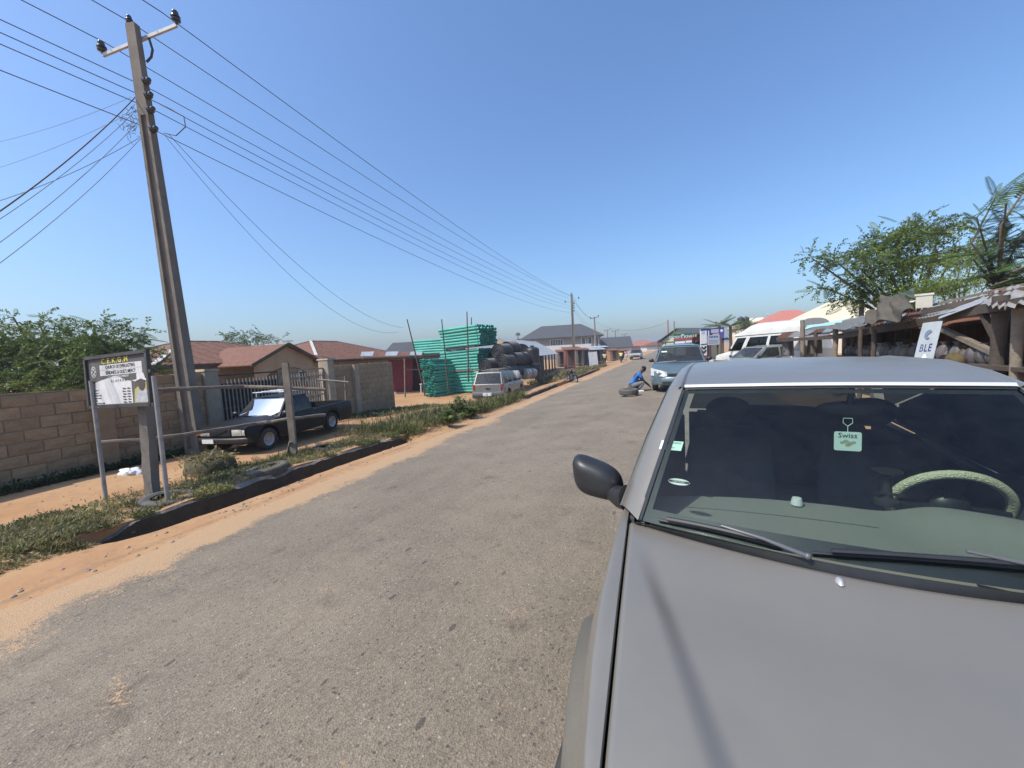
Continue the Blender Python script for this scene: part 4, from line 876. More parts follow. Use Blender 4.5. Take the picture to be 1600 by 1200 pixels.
# gate: two leaves of upright bars, the near one backed with black sheet
gr = thing('iron_gate', 'rusty iron double gate with upright bars, one leaf backed with black sheet', 'gate', (GP1.x, GP1.y, -.50), WRZ)
gl_ = (GP2-GP1).length-.4
bar_m = MB().box((0, 0, .98), (.035, .02, 1.86)).mesh('bar', M('gate_bar_light', (.33, .29, .24), .8, (.22, .17, .13), 6, .5)); spike = MB().box((0, 0, 0), (.03, .02, .2)).mesh('bar', bar_m.materials[0])
for leaf in range(2):
    a = .22+leaf*gl_/2; w = gl_/2-.03; n = 17
    mb = MB()
    for z in (.10, 1.05, 1.78, 2.04): mb.bar((a, 0, z), (a+w, 0, z), .035, .05)
    for x in (a, a+w): mb.bar((x, 0, .04), (x, 0, 2.06), .05, .05)
    mb.build('gate_frame', bar_m.materials[0] if leaf else mIron, gr)
    for i in range(n):
        x = a+w*(i+.5)/n; o = link('bar', bar_m, gr, (x, -.03, 0))
    if leaf == 0:
        mb = MB(); mb.box((a+w/2, .03, .92), (w-.06, .01, 1.66)); mb.build('sheet_panel', mBlackSheet, gr)

# electricity pole
PB = Vector((-11.32, 5.85, -.45))
def pole(label, base, h, w0, w1, rz, arm_z, big=True, lean=(0, 0), group='electricity poles along the left side'):
    r = thing('electricity_pole', label, 'pole', base, group=group, rot=(lean[0], lean[1], rz)); mb = MB()
    # rectangular concrete pole with a recess down its narrow faces
    def ring(z):
        t = z/h; w = lerp(w0, w1, t); d = w*.62; q = .20*w if .02 < t < .80 else .0
        return [(-w/2, -d/2, z), (-w*.26, -d/2, z), (-w*.24, -d/2+q, z), (w*.24, -d/2+q, z), (w*.26, -d/2, z), (w/2, -d/2, z), (w/2, d/2, z), (w*.26, d/2, z), (w*.24, d/2-q, z), (-w*.24, d/2-q, z), (-w*.26, d/2, z), (-w/2, d/2, z)]
    zs = [-.6, h*.019, h*.021]+[h*i/12 for i in range(1, 10)]+[h*.799, h*.801, h*.9, h]; vs = [p for z in zs for p in ring(z)]; k = 12
    mb.add(vs, [(i*k+j, i*k+(j+1) % k, (i+1)*k+(j+1) % k, (i+1)*k+j) for i in range(len(zs)-1) for j in range(k)]+[tuple(range((len(zs)-1)*k, len(zs)*k))]); mb.build('shaft', mPoleC, r, 30)
    am = MB(); am.bar((-1.0, .12, arm_z-.20), (1.0, .12, arm_z+.20), .05, .07); a = am.build('cross_arm', mWhiteArm, r)
    def ins(p, d, s, par):
        d = Vector(d).normalized(); q = d.to_track_quat('Z', 'Y').to_matrix().to_4x4(); q.translation = p; m_ = MB(); m_.lathe([(0, 0), (.03*s, 0), (.03*s, .03*s), (.075*s, .05*s), (.08*s, .075*s), (.045*s, .09*s), (.08*s, .115*s), (.075*s, .14*s), (.04*s, .155*s), (.06*s, .19*s), (.045*s, .23*s), (0, .24*s)], 14, q); return m_.build('insulator', mPorc, par, 50)
    if big:
        ins(Vector((-1.0, .12, arm_z-.16)), (0, 0, 1), 1.2, a); ins(Vector((1.0, .12, arm_z+.24)), (0, 0, 1), 1.2, a); ins(Vector((-.06, 0, h)), (0, 0, 1), .9, a)
        st = MB(); st.tube([(.25, .12, arm_z+.03), (.30, .12, arm_z-.25), (.26, .1, arm_z-.42), (.16, .06, arm_z-.55)], .025, 8); st.build('arm_stay', mIron, r)
    else:
        for x in (-1, 0, 1): ins(Vector((x, .12, arm_z+.2*x+.05)), (0, 0, 1), 1.3, a)
    for i in range(4):
        z = h*(.87-.031*i)-(0 if i < 3 else .12); ins(Vector((w1*.5+.02, -.06, z)), (1, -.35, 0), 1.0, r)
    return r
PH = 10.38
prz = WRZ-pi/2+R(-8)
P1 = pole('tall grey concrete electricity pole standing by the block wall at left', PB, PH, .40, .225, R(18), 10.12)
P1.rotation_mode = 'QUATERNION'; P1.rotation_quaternion = Vector((0, 0, 1)).rotation_difference((-.0245, -.0102, 1)) @ Matrix.Rotation(R(18), 3, 'Z').to_quaternion()
P2B = Vector((-13.3, 56.6, -.75)); P2 = pole('concrete electricity pole in front of the two storey house with charcoal roof', P2B, 10.6, .42, .30, R(10), 9.6)
def wire(label, a, b, sag, r=.011, n=28, group='overhead lines'):
    a, b = Vector(a), Vector(b); pts = [a.lerp(b, i/n)-Vector((0, 0, 4*sag*(i/n)*(1-i/n))) for i in range(n+1)]
    mb = MB(); mb.tube(pts, r, 5); o = mb.build('power_line', mWire, smooth=180); return tag(o, label, 'cable', group)
DEP = (PB-CP).dot(CF)
heads = [((163, 70), 'outer'), ((207, 42), 'top'), ((254, 30), 'inner')]
tops2 = [at(888.5, 466, 57), at(893.5, 463, 57), at(898.5, 465, 57)]
for (px, nm), q, nm2 in zip([((163, 66), 0), ((206, 36), 0), ((254, 20), 0)], tops2, ('lowest of the three high lines from the cross arm to the far pole', 'middle high line from the pole top to the far pole', 'highest line from the right end of the cross arm to the far pole')):
    a = at(px[0], px[1], DEP*(1.03 if px[0] < 210 else .97)); wire(nm2, a, q, .75, .012)
    b = a+(a-Vector(q)).normalized()*42; wire(nm2.replace('to the far pole', 'leaving the picture top left'), a, b+Vector((0, 0, .3)), .7, .012)
for i, (y0, y1) in enumerate(((143, 474), (160, 479), (175, 483), (207, 489))):
    a = at(243+i*2, y0, DEP*.985); q = at(895+.5*i, y1, 57); od = ('first', 'second', 'third', 'fourth')[i]
    wire(od+' low line from the top, from the pole side insulators to the far pole', a, q, .62+.1*i, .010)
    b = a+(a-Vector(q)).normalized()*42; wire(od+' low line from the top, leaving the picture at left', a, b, .6, .010)
for i, (yo, dpt, nm, rr) in enumerate(((215, 12, 'thin grey service wire sagging left over the tree, highest', .004), (250, 12, 'thin grey service wire sagging left over the tree, second', .004), (322, 6, 'thick black service cable running down left from the pole', .013), (330, 6.4, 'service wire running left just under the thick cable', .006), (292, 8, 'nearly level service wire running left from the pole', .006), (362, 6.2, 'service wire running down left, second lowest', .006), (388, 6.2, 'lowest service wire running down left from the pole', .006))):
    a = at((205, 207, 211, 213, 218, 216, 222)[i], (152, 175, 152, 172, 215, 190, 214)[i], DEP); q = at(-60, yo+ (yo-150)*.28, dpt); wire(nm, a, q, .15, rr, group='service wires')
a = at(262, 208, DEP); wire('thin wire sagging right from the pole towards the rusty roofs, upper', a, at(630, 512, 24), 1.1, .007, group='service wires'); wire('thin wire sagging right from the pole towards the rusty roofs, lower', at(258, 212, DEP), at(622, 519, 22), 1.5, .006, group='service wires')
mb = MB(); cpt = at(268, 185, DEP)
mb.tube([at(246, 160, DEP), at(262, 168, DEP), at(287, 182, DEP), at(290, 198, DEP), at(275, 212, DEP), at(256, 208, DEP)], .012, 5); tag(mb.build('jumper_loop', mWire, smooth=180), 'loose wire loop hanging beside the pole insulators', 'cable')
mb = MB(); rr_ = random.Random(4)
for i in range(16):
    b0 = at(208+rr_.uniform(-4, 8), 165+i*3.4, DEP*.985); pts = [b0]
    for k in range(4): pts.append(pts[-1]+Vector((rr_.uniform(-.16, .10), rr_.uniform(-.1, .1), rr_.uniform(-.14, .14))))
    mb.tube(pts, .006, 4)
o = mb.build('wire_tangle', mWire, smooth=180); tag(o, 'tangle of loose tie wires on the left face of the near pole', 'cable', kind='stuff')

# church signboard
SL = on(165, 780); SR = on(262, 785)
def signboard():
    a = Vector(SL); b = Vector(SR); r = thing('signboard', 'church signboard on two pipe posts with dark frame and white notice', 'sign', a); d = b-a
    for nm, p, x0, x1 in (('post', a, 0, 0), ('post', b, 0, 0)):
        mb = MB(); h = 1.98 if p is a else 1.92; mb.cyl(p-a+Vector((0, 0, -.3)), p-a+Vector((.02, .02, h)), .031, .029, 10); mb.build('post', M('galvanised_post', (.36, .35, .33), .55, (.26, .25, .23), 6, .5, metal=.2) if 'galvanised_post' not in bpy.data.materials else bpy.data.materials['galvanised_post'], r, 50)
    dep = (a-CP).dot(CF); depb = (b-CP).dot(CF)
    A = at(133, 561, dep-.06); B = at(228, 549, depb-.06); C_ = at(240, 631, depb-.06); D = at(144, 636, dep-.06)
    # panel frame of reference
    o = (A+B+C_+D)/4; X = ((B-A)+(C_-D)).normalized(); Yv = ((A-D)+(B-C_)).normalized(); Yv = (Yv-X*Yv.dot(X)).normalized(); N = X.cross(Yv)
    w = ((B-A).length+(C_-D).length)/2; h = ((A-D).length+(B-C_).length)/2
    m4 = Matrix((X, Yv, N)).transposed().to_4x4(); m4.translation = o-a
    P = lambda x, y, z=0: m4 @ Vector((x, y, z))
    mFr = M('sign_frame', (.035, .032, .03), .6, (.06, .055, .05), 7, .5); mPan = M('sign_panel', (.075, .068, .058), .7, (.11, .10, .085), 4, .5); mNot = M('notice_white', (.66, .64, .62), .6, (.54, .52, .50), 5, .5); mYel = M('sign_yellow', (.70, .62, .08), .6)
    mb = MB(); mb.prism([(-w/2, -h/2), (w/2, -h/2), (w/2, h/2), (-w/2, h/2)], -.012, .0, lambda x, y, z: P(x, y, z)); pan = mb.build('panel', mPan, r)
    mb = MB()
    for p, q in (((-w/2-.02, h/2), (w/2+.02, h/2)), ((-w/2, -h/2), (w/2, -h/2)), ((-w/2, -h/2), (-w/2, h/2)), ((w/2, -h/2), (w/2, h/2))): mb.bar(P(*p, .01), P(*q, .01), .05, .05, up=N)
    mb.bar(P(w/2+.03, h/2-.30, 0), P(w/2+.09, h/2-.30, 0), .05, .06, up=N); mb.bar(P(w/2+.03, -h/2, 0), P(w/2+.09, -h/2, 0), .05, .06, up=N); mb.build('frame', mFr, r)
    mb = MB(); mb.prism([(-w*.47, -h*.46), (w*.22, -h*.46), (w*.22, -h*.03), (w*.14, -h*.01), (-.02*w, .10*h), (-w*.30, .02*h), (-w*.47, -.06*h)], .001, .004, lambda x, y, z: P(x, y, z)); nt_ = mb.build('notice', mNot, pan)
    def t(s, x, y, size, mat, par=pan, sx=1, bold=0.0, z=.005, al='CENTER', sp=1): return text('lettering', s, size, mat, par, m4 @ Matrix.Translation((x*w, y*h, z)), align=al, sx=sx, bold=bold, spacing=sp)
    t('C.E.K.G.M', -.02, .40, .15*h, mYel, sx=1.15, bold=.0015, sp=1.25)
    mWh = mWhiteP
    for y, ww in ((.275, .34), (.165, .34)):
        mb = MB(); mb.prism([(w*(.06-ww), h*(y-.05)), (w*(.06+ww), h*(y-.05)), (w*(.06+ww), h*(y+.055)), (w*(.06-ww), h*(y+.055))], .001, .003, lambda x, y_, z: P(x, y_, z)); mb.build('text_band', mNot, pan)
    t('CHURCH OF EVERLASTING', .06, .275, .10*h, mBlackInk, sx=.82, bold=.0006); t("KINDNESS & GOD'S MERCY", .06, .165, .10*h, mBlackInk, sx=.82, bold=.0006)
    t('C.A.C OF RIGHTEOUS MINISTRY', .02, .075, .055*h, mWhiteP, sx=.9); t('A L A F A R A', .02, -.005, .075*h, mBlackInk, sx=1.2)
    for i, (l_, rt) in enumerate((('Sunday School', '8:00am - 9:00am'), ('Sunday Service', '9:00am - 12:00pm'), ('Tuesday Bible Study', '5:00pm - 6:30pm'), ('Wednesday Service', '9:00am - 12:00pm'), ('Night Vigil', '11:00pm - 3:00am'), ('1st Friday Of Every Month', '10:00pm - 4:00am'))):
        t(l_, -.44, -.17-i*.053, .048*h, mBlackInk, nt_, al='LEFT', sx=.8); t(rt, .20, -.17-i*.053, .048*h, mBlackInk, nt_, al='RIGHT', sx=.8)
    mb = MB(); c = (-.385*w, .21*h)
    for r0, r1 in ((.10*h, .115*h), (.035*h, .05*h)):
        k = 20; vs = [P(c[0]+q*.8*math.cos(2*pi*i/k), c[1]+q*math.sin(2*pi*i/k), .005) for q in (r0, r1) for i in range(k)]; mb.add(vs, [(i, (i+1) % k, k+(i+1) % k, k+i) for i in range(k)])
    for i in range(6): a_ = pi/3*i; mb.bar(P(c[0]+.05*h*.8*math.cos(a_), c[1]+.05*h*math.sin(a_), .005), P(c[0]+.1*h*.8*math.cos(a_), c[1]+.1*h*math.sin(a_), .005), .016, .003, up=N)
    mb.build('emblem', mNot, pan)
    # printed portrait: robe, face, white cap
    mGr = M('portrait_robe', (.50, .50, .50), .6, (.3, .3, .3), 20, .5); mFa = M('portrait_face', (.07, .05, .04), .6); mGold = M('portrait_gold', (.42, .37, .12), .6)
    def pr_(pts, z, mat, nm): mb = MB(); mb.prism([(x*w, y*h) for x, y in pts], z, z+.001, lambda x, y, zz: P(x, y, zz)); mb.build(nm, mat, pan)
    pr_([(.24, -.46), (.48, -.46), (.48, -.05), (.36, -.10), (.26, -.2)], .0015, mGold, 'portrait_ground')
    pr_([(.26, -.45), (.47, -.45), (.475, -.30), (.43, -.20), (.33, -.20), (.28, -.30)], .003, mGr, 'portrait_robe')
    pr_([(.355+.055*math.cos(a_)+.02, -.10+.135*math.sin(a_)) for a_ in np.linspace(0, 2*pi, 18)[:-1]], .0045, mFa, 'portrait_face')
    pr_([(.23, -.02), (.31, -.01), (.31, .10), (.36, .135), (.42, .10), (.44, .0), (.49, -.04), (.47, -.06), (.37, .0), (.28, -.05)], .006, mNot, 'portrait_cap')
signboard()
def rough_post(name, label, base, top, w, d, mat, cat='post', rz=.3):
    mb = MB(); n = 8; base, top = Vector(base), Vector(top); vs = []
    for i in range(n+1):
        c = base.lerp(top, i/n); j = random.uniform(-.003, .003)
        for sx, sy in ((-1, -1), (1, -1), (1, 1), (-1, 1)): q = Matrix.Rotation(rz, 3, 'Z') @ Vector((sx*(w/2+random.uniform(-.008, .008)), sy*(d/2+random.uniform(-.008, .008)), 0)); vs.append(c+q+Vector((j, j, 0)))
    mb.add(vs, [(i*4+k, i*4+(k+1) % 4, (i+1)*4+(k+1) % 4, (i+1)*4+k) for i in range(n) for k in range(4)]+[(3, 2, 1, 0), (n*4, n*4+1, n*4+2, n*4+3)])
    return tag(mb.build(name, mat, smooth=35), label, cat)
cp_ = on(238, 778); dpc = (cp_-CP).dot(CF); rough_post('concrete_post', 'short grey concrete post behind the right leg of the signboard', cp_-Vector((0, 0, .2)), at(226, 620, dpc), .15, .13, mPoleC)

# timber rail frame in front of the pickup
TP = on(460, 712)
def rails():
    r = thing('timber_rail_fence', 'rough timber post with two long rails crossing in front of the black pickup', 'fence', TP); o = Vector(TP); dp = (o-CP).dot(CF)
    def rail(pts, rad, nm='rail'):
        mb = MB(); P = []
        for (px, py, d_) in pts: P.append(at(px, py, d_)-o)
        Q = [P[0]]
        for i in range(len(P)-1):
            for k in range(1, 5): Q.append(P[i].lerp(P[i+1], k/4)+Vector((random.uniform(-.006, .006), random.uniform(-.006, .006), random.uniform(-.008, .008))))
        mb.tube(Q, [rad*random.uniform(.85, 1.12) for _ in Q], 7); mb.build(nm, mWood, r, 50)
    mb = MB(); n = 8; top = at(446, 567, dp)-o; vs = []
    for i in range(n+1):
        c = Vector((0, 0, -.25)).lerp(top, i/n)
        for sx, sy in ((-1, -1), (1, -1), (1, 1), (-1, 1)): vs.append(c+Matrix.Rotation(.5, 3, 'Z') @ Vector((sx*(.065+random.uniform(-.006, .006)), sy*(.045+random.uniform(-.006, .006)), 0)))
    mb.add(vs, [(i*4+k, i*4+(k+1) % 4, (i+1)*4+(k+1) % 4, (i+1)*4+k) for i in range(n) for k in range(4)]+[(n*4, n*4+1, n*4+2, n*4+3)]); mb.build('post', mWood, r, 35)
    rail([(238, 610, 7.0), (310, 607, 7.6), (380, 604, dp+.05), (450, 606, dp+.12), (508, 609, dp+.5)], .040)
    rail([(157, 692, 6.5), (240, 686, 6.9), (330, 673, 7.6), (400, 662, dp+.02), (450, 655, dp+.12), (508, 648, dp+.9)], .040)
    mb = MB(); b0 = on(447, 710)-o; mb.bar(b0-Vector((0, 0, .1)), at(454, 690, dp-.1)-o, .06, .04); mb.build('brace', mWood, r)
rails()
fp = on(541, 640); 
mb = MB(); d_ = 13.0; mb.cyl(at(541, 636, d_), at(539, 588, d_), .035, .028, 8); mb.cyl(at(496, 593, d_), at(545, 597, d_-.2), .03, .03, 8); tag(mb.build('tee_post', mWood, smooth=50), 'thin wooden tee shaped post standing behind the pickup bed', 'post')

# mossy lump, old tyres, litter
def lump(name, label, c, rx, ry, rz_, mat, cat, jit=.10, n=26, k=14):
    mb = MB(); r = random.Random(hash(label) % 1000 if False else len(label))
    ph = [r.uniform(0, 6) for _ in range(6)]
    def f(u, v):
        a = u*2*pi; t = v*pi; q = 1+jit*(math.sin(3*a+ph[0])*math.sin(2*t+ph[1])+.6*math.sin(5*a+ph[2])*math.sin(4*t+ph[3])); sx = math.copysign(abs(math.cos(a))**.7, math.cos(a)); sy = math.copysign(abs(math.sin(a))**.7, math.sin(a)); st = math.sin(t)**.7
        return Vector(c)+Vector((rx*st*sx*q, ry*st*sy*q, -rz_*math.copysign(abs(math.cos(t))**.8, math.cos(t))*q))
    mb.grid(f, n, k); return tag(mb.build(name, mat, smooth=60), label, cat)
rk = on(308, 744); mMossR = M('mossy_earth', (.10, .085, .04), .95, (.05, .045, .02), 7, .5, bump=1.0, bsc=18, c3=(.16, .13, .07), sc3=12, mix3=.4)
lump('mossy_mound', 'rounded mossy concrete lump overgrown with weeds below the pole', rk+Vector((-.05, .25, .10)), .52, .34, .26, mMossR, 'rock')
def tyre(label, c, r, w, tilt, mat=mRubber, group='old tyres on the verge', rz=0):
    root = thing('tyre', label, 'tyre', c, group=group, rot=(tilt[0], tilt[1], rz)); mb = MB()
    mb.lathe([(r*.62, -w*.40), (r*.72, -w*.5), (r*.92, -w*.46), (r, -w*.3), (r, w*.3), (r*.92, w*.46), (r*.72, w*.5), (r*.62, w*.40), (r*.66, w*.3), (r*.84, w*.2), (r*.84, -w*.2), (r*.66, -w*.3)], 36, close=True); b = mb.build('casing', mat, root, 50)
    t = MB()
    for i in range(48):
        a = 2*pi*i/48
        for s in (-1, 1): t.bar((r*1.003*math.cos(a), r*1.003*math.sin(a), s*w*.06), (r*1.003*math.cos(a+.05), r*1.003*math.sin(a+.05), s*w*.34), .016, .010, up=(math.cos(a), math.sin(a), 0))
    tr_ = t.build('tread', mat, root); tr_['kind'] = 'stuff'; return root
mOldT = M('dusty_tyre', (.075, .07, .062), .9, (.13, .118, .10), 4, .5, bump=.3, bsc=40)
tyre('flat grey tyre half sunk in weeds at the foot of the signboard', on(252, 784)+Vector((0, .1, -.035)), .36, .20, (R(-4), R(5)), mOldT)
tyre('grey tyre lying on the verge in front of the black pickup', on(414, 738)+Vector((-.12, .12, -.02)), .38, .20, (R(3), R(-6)), mOldT)
tyre('dark tyre half hidden in grass right of the timber post', on(512, 703)+Vector((0, .05, -.02)), .36, .20, (R(-6), R(4)), mRubber)
mBag = M('white_plastic', (.72, .72, .70), .5)
lump('litter_bag', 'crumpled white plastic bag on the dirt by the wall foot', on(203, 741)+Vector((0, 0, .04)), .22, .12, .07, mBag, 'bag', .3)
lump('litter_bag', 'small pale rag lying on the grassy bank beyond the pickup', on(588, 648)+Vector((0, 0, .03)), .35, .14, .05, mBag, 'bag', .35)

# black pickup
mBlackCar = M('black_paint', (.008, .008, .008), .45, (.012, .011, .011), 3, .5, coat=.05, spec=.25, c3=(.022, .019, .016), sc3=4, mix3=.2)
def pk_parts(root, s, wd, zt):
    curved(root, 'front_bumper', mBlackPl, 1.62, -.05, .34, .48, .14, .12)
    curved(root, 'rear_bumper', mBlackPl, 1.60, s['L']+.02, .40, .52, .12, .06, sg=1)
    mb = MB(); mb.box((0, -.01, .61), (.66, .05, .17)); mb.bar((-.22, -.04, .54), (.22, -.04, .68), .03, .02); mb.build('grille', mBlackPl, root)
    for sg in (-1, 1):
        lamp(root, 'headlight', mLens, sg*.36, sg*.66, -.02, .53, .69, .005); lamp(root, 'indicator', mOrange if sg < 0 else mLens, sg*.67, sg*.78, -.015, .54, .68, -.02)
    mb = MB(); mb.box((-.30, -.135, .41), (.36, .012, .11)); mb.build('number_plate', mPlate, root)
    mb = MB(); mb.box((0, s['L']-.01, .68), (1.30, .04, .30)); mb.build('tailgate', mBlackCar, root)
    w = MB(); w.tube([(-.45, 1.10, .87), (.1, 1.03, .89)], .01, 6); w.tube([(.05, 1.10, .87), (.55, 1.10, .89)], .01, 6); w.build('wipers', mBlackPl, root)
    mW = M('rack_white', (.70, .70, .68), .6); mb = MB(); z = 1.50
    for sg in (-1, 1):
        mb.tube([(sg*.56, 1.60, z), (sg*.56, 2.75, z)], .016, 6)
        for y in (1.72, 2.60): mb.tube([(sg*.56, y, z), (sg*.56, y, z-.15)], .014, 6)
    for y in (1.60, 1.9, 2.2, 2.5, 2.75): mb.tube([(-.56, y, z), (.56, y, z)], .014, 6)
    mb.build('roof_rack', mW, root, 50)
    for sg in (-1, 1):
        mb = MB(); mb.box((sg*.835, 2.35, .76), (.02, .14, .025)); mb.build('door_handle', mBlackPl, root)
pickup = dict(L=4.35, W=1.68, rw=.30, yf=.66, yr=3.25, zb=.24, paint=mBlackCar, deck=[(0, .71), (.03, .75), (.4, .775), (1.12, .84), (1.3, .86), (2.5, .86), (4.0, .89), (4.35, .87)], cab=[(1.14, .83), (1.62, 1.33), (2.38, 1.36), (2.50, .86)], wins=[(.06, .93)], bed=(2.70, 4.28, .55), parts=[pk_parts], crown=.02, rearseat=False, nose=.05, tail=.03, glass=glass('dusty_glass', (.30, .34, .35), 1.55, .02, .03), cat='pickup', wr=.60, roofcrown=.04)
fwp = on(422, 703); rzp = R(10); off = Matrix.Rotation(rzp, 3, 'Z') @ Vector((.85-.0, .90, 0))
pk_loc = Vector((fwp.x, fwp.y, 0))-Matrix.Rotation(rzp, 3, 'Z') @ Vector((.80, .66, 0))*.92; pk_loc.z = ground_z(fwp.x, fwp.y)+.01
car('pickup_truck', 'old black pickup truck with white roof rack parked outside the gate', pk_loc, rzp, pickup)[0].scale = (.92, .92, .92)
# ------------------------------------------------------------------ left middle distance
def hip_house(name, label, c, L, W, rz, z0, eave, ridge, wall, roofm, hip=.5, over=.45, cap=mRidge, windows=(), door=None, cat='house', group=None, gable=False, sheets=0):
    """c: centre on the ground plan; L along local x; windows: (side, x, z, w, h) side -1 = local -y face"""
    r = thing(name, label, cat, (c[0], c[1], z0), rz, group); e = eave-z0; h = ridge-z0; mb = MB()
    mb.box((0, 0, e/2-.3), (L, W, e+.6)); wl_ = mb.build('wall', wall, r)
    if gable:
        mb = MB()
        for s in (-1, 1): mb.prism([(-W/2, e), (W/2, e), (0, h-.08)], s*L/2-.08, s*L/2+.08-.0, lambda a, b, c_: (c_-s*.082, a, b))
        mb.build('gable_wall', wall, r)
    l, w = L/2+over, W/2+over; k = 0 if gable else min(W*hip, L/2-.1)
    if gable: rv = [(-l, 0, h), (l, 0, h)]
    else: rv = [(-l+k+over*.3, 0, h), (l-k-over*.3, 0, h)]
    ev = [(-l, -w, e-.10), (l, -w, e-.10), (l, w, e-.10), (-l, w, e-.10)]
    mb = MB(); t = .05
    faces = [(ev[0], ev[1], rv[1], rv[0]), (ev[2], ev[3], rv[0], rv[1])]+([] if gable else [(ev[1], ev[2], rv[1]), (ev[3], ev[0], rv[0])])
    for f in faces:
        n_ = len(f); vs = [Vector(p) for p in f]; mb.add(vs+[p-Vector((0, 0, t)) for p in vs], [tuple(range(n_)), tuple(range(2*n_-1, n_-1, -1))]+[(i, n_+i, n_+(i+1) % n_, (i+1) % n_) for i in range(n_)])
    rf = mb.build('roof', roofm, r, fix=True)
    if cap:
        edges = [(rv[0], rv[1])]+([] if gable else [(ev[0], rv[0]), (ev[3], rv[0]), (ev[1], rv[1]), (ev[2], rv[1])])
        for a, b in edges:
            m_ = MB(); m_.bar(Vector(a)+Vector((0, 0, .02)), Vector(b)+Vector((0, 0, .02)), .22, .03); m_.build('ridge_cap', cap, rf)
    if roofm in (mRust,):
        sm_ = MB(); x = -l+.45
        while x < l:
            lim = 1 if gable else min(1, (x+l)/max(.01, rv[0][0]+l), (l-x)/max(.01, l-rv[1][0]))
            for s in (-1, 1):
                a = Vector((x, s*w, e-.10)); b = Vector((x, 0, h)); sm_.bar(a+Vector((0, 0, .03)), a.lerp(b, lim)+Vector((0, 0, .03)), .045, .03)
            x += .72
        so_ = sm_.build('sheet_seams', mRustDk, rf); so_['kind'] = 'stuff'
    m_ = MB()
    for a, b in ((ev[0], ev[1]), (ev[1], ev[2]), (ev[2], ev[3]), (ev[3], ev[0])): m_.bar(Vector(a)-Vector((0, 0, .13)), Vector(b)-Vector((0, 0, .13)), .04, .16)
    m_.build('fascia', mWoodDk, rf)
    for q in windows:
        s, x, z, ww, hh = q[:5]; nx = (0, s) if abs(s) == 1 else (s/2, 0)
        if abs(s) == 1: pos = (x, s*(W/2), z); dx = Vector((1, 0, 0)); nn = Vector((0, s, 0))
        else: pos = (s/2*L/2, x, z); dx = Vector((0, 1, 0)); nn = Vector((s/2, 0, 0))
        P_ = Vector(pos); fm = MB()
        for sx in (-1, 1): fm.bar(P_+dx*(sx*ww/2)+nn*.03-Vector((0, 0, hh/2)), P_+dx*(sx*ww/2)+nn*.03+Vector((0, 0, hh/2)), .08, .08)
        for sz in (-1, 1): fm.bar(P_-dx*(ww/2)+nn*.03+Vector((0, 0, sz*hh/2)), P_+dx*(ww/2)+nn*.03+Vector((0, 0, sz*hh/2)), .08, .08)
        nd = max(1, int(ww/.6))
        for i in range(1, nd): fm.bar(P_+dx*(-ww/2+ww*i/nd)+nn*.03-Vector((0, 0, hh/2)), P_+dx*(-ww/2+ww*i/nd)+nn*.03+Vector((0, 0, hh/2)), .05, .06)
        wo = fm.build('window', q[5] if len(q) > 5 else mWhiteP, r); g = MB(); g.box(P_+nn*.012, (ww if abs(s) == 1 else .01, .01 if abs(s) == 1 else ww, hh)); g.build('pane', mPane, wo)
    return r
mRustDk = M('rust_streak', (.30, .17, .11), .8, (.13, .05, .03), 2, .5)
mPane = M('window_pane', (.03, .04, .06), .1, spec=.8, coat=.5)
mTanWall = M('tan_wall', (.40, .30, .19), .95, (.33, .24, .15), 1.5, .5, bump=.3, bsc=14, c3=(.24, .18, .12), sc3=2, mix3=.3)
mCream = M('cream_wall', (.62, .54, .42), .9, (.55, .47, .36), 1.5, .5)
mGreyRoof = M('grey_green_roof', (.085, .105, .10), .7, (.065, .08, .078), 2, .5)
mCharRoof = M('charcoal_roof', (.05, .052, .056), .7, (.065, .066, .07), 1, .5)
mGreyWall = M('grey_render', (.22, .225, .22), .9, (.19, .195, .19), 1, .5)
mWhiteWall = M('white_render', (.58, .56, .53), .9, (.50, .48, .45), 1, .5)
def wallpt(t, n): q = WA+WD*t-WN*n; return (q.x, q.y)
h1 = hip_house('rusty_roof_house', 'tan bungalow with rusty hipped roof and gabled porch behind the gate', wallpt(12.6, 12.4), 9.6, 8.2, WRZ, -.7, 2.12, 3.38, mTanWall, mRust, over=.5, windows=[(-1, -3.0, 1.5, 1.2, 1.0), (-1, 3.2, 1.5, 1.2, 1.0)])
# porch: gable roof on two arches (a part of the house)
def porch():
    e, h, L_, x0 = 2.70, 3.55, 2.6, -.55; y0 = -4.1; wv = 1.75
    mb = MB()
    for s in (-1, 1):
        vs = [Vector((x0, y0-L_-.25, h)), Vector((x0, y0+1.6, h)), Vector((x0+s*(wv+.4), y0+.6, e-.16)), Vector((x0+s*(wv+.4), y0-L_-.25, e-.16))]; mb.add(vs+[p-Vector((0, 0, .05)) for p in vs], [(0, 1, 2, 3), (7, 6, 5, 4), (0, 3, 7, 4), (1, 0, 4, 5), (2, 1, 5, 6), (3, 2, 6, 7)])
    mb.build('porch_roof', mRust, h1)
    mb = MB(); fr = []
    pts = [(x0-wv, 0), (x0-wv, e), (x0, h-.1), (x0+wv, e), (x0+wv, 0), (x0+wv-.35, 0), (x0+wv-.35, 1.6)]+[(x0+.55*0+ (wv-.35)*math.cos(a), 1.6+.75*math.sin(a)) for a in np.linspace(.2, pi-.2, 9)]+[(x0-wv+.35, 1.6), (x0-wv+.35, 0)]
    mb.prism(pts, y0-L_, y0-L_+.18, lambda a, b, c: (a, c, b)); mb.build('porch_arch', mTanWall, h1)
    for s in (-1, 1):
        m_ = MB(); m_.box((x0+s*(wv-.1), y0-L_/2, 1.0), (.2, L_, .9)); m_.build('porch_rail', mTanWall, h1)
        m_ = MB(); m_.bar((x0+s*(wv+.42), y0-L_-.26, e-.2), (x0, y0-L_-.26, h-.02), .05, .16); m_.build('barge_board', mWoodDk, h1)
porch()
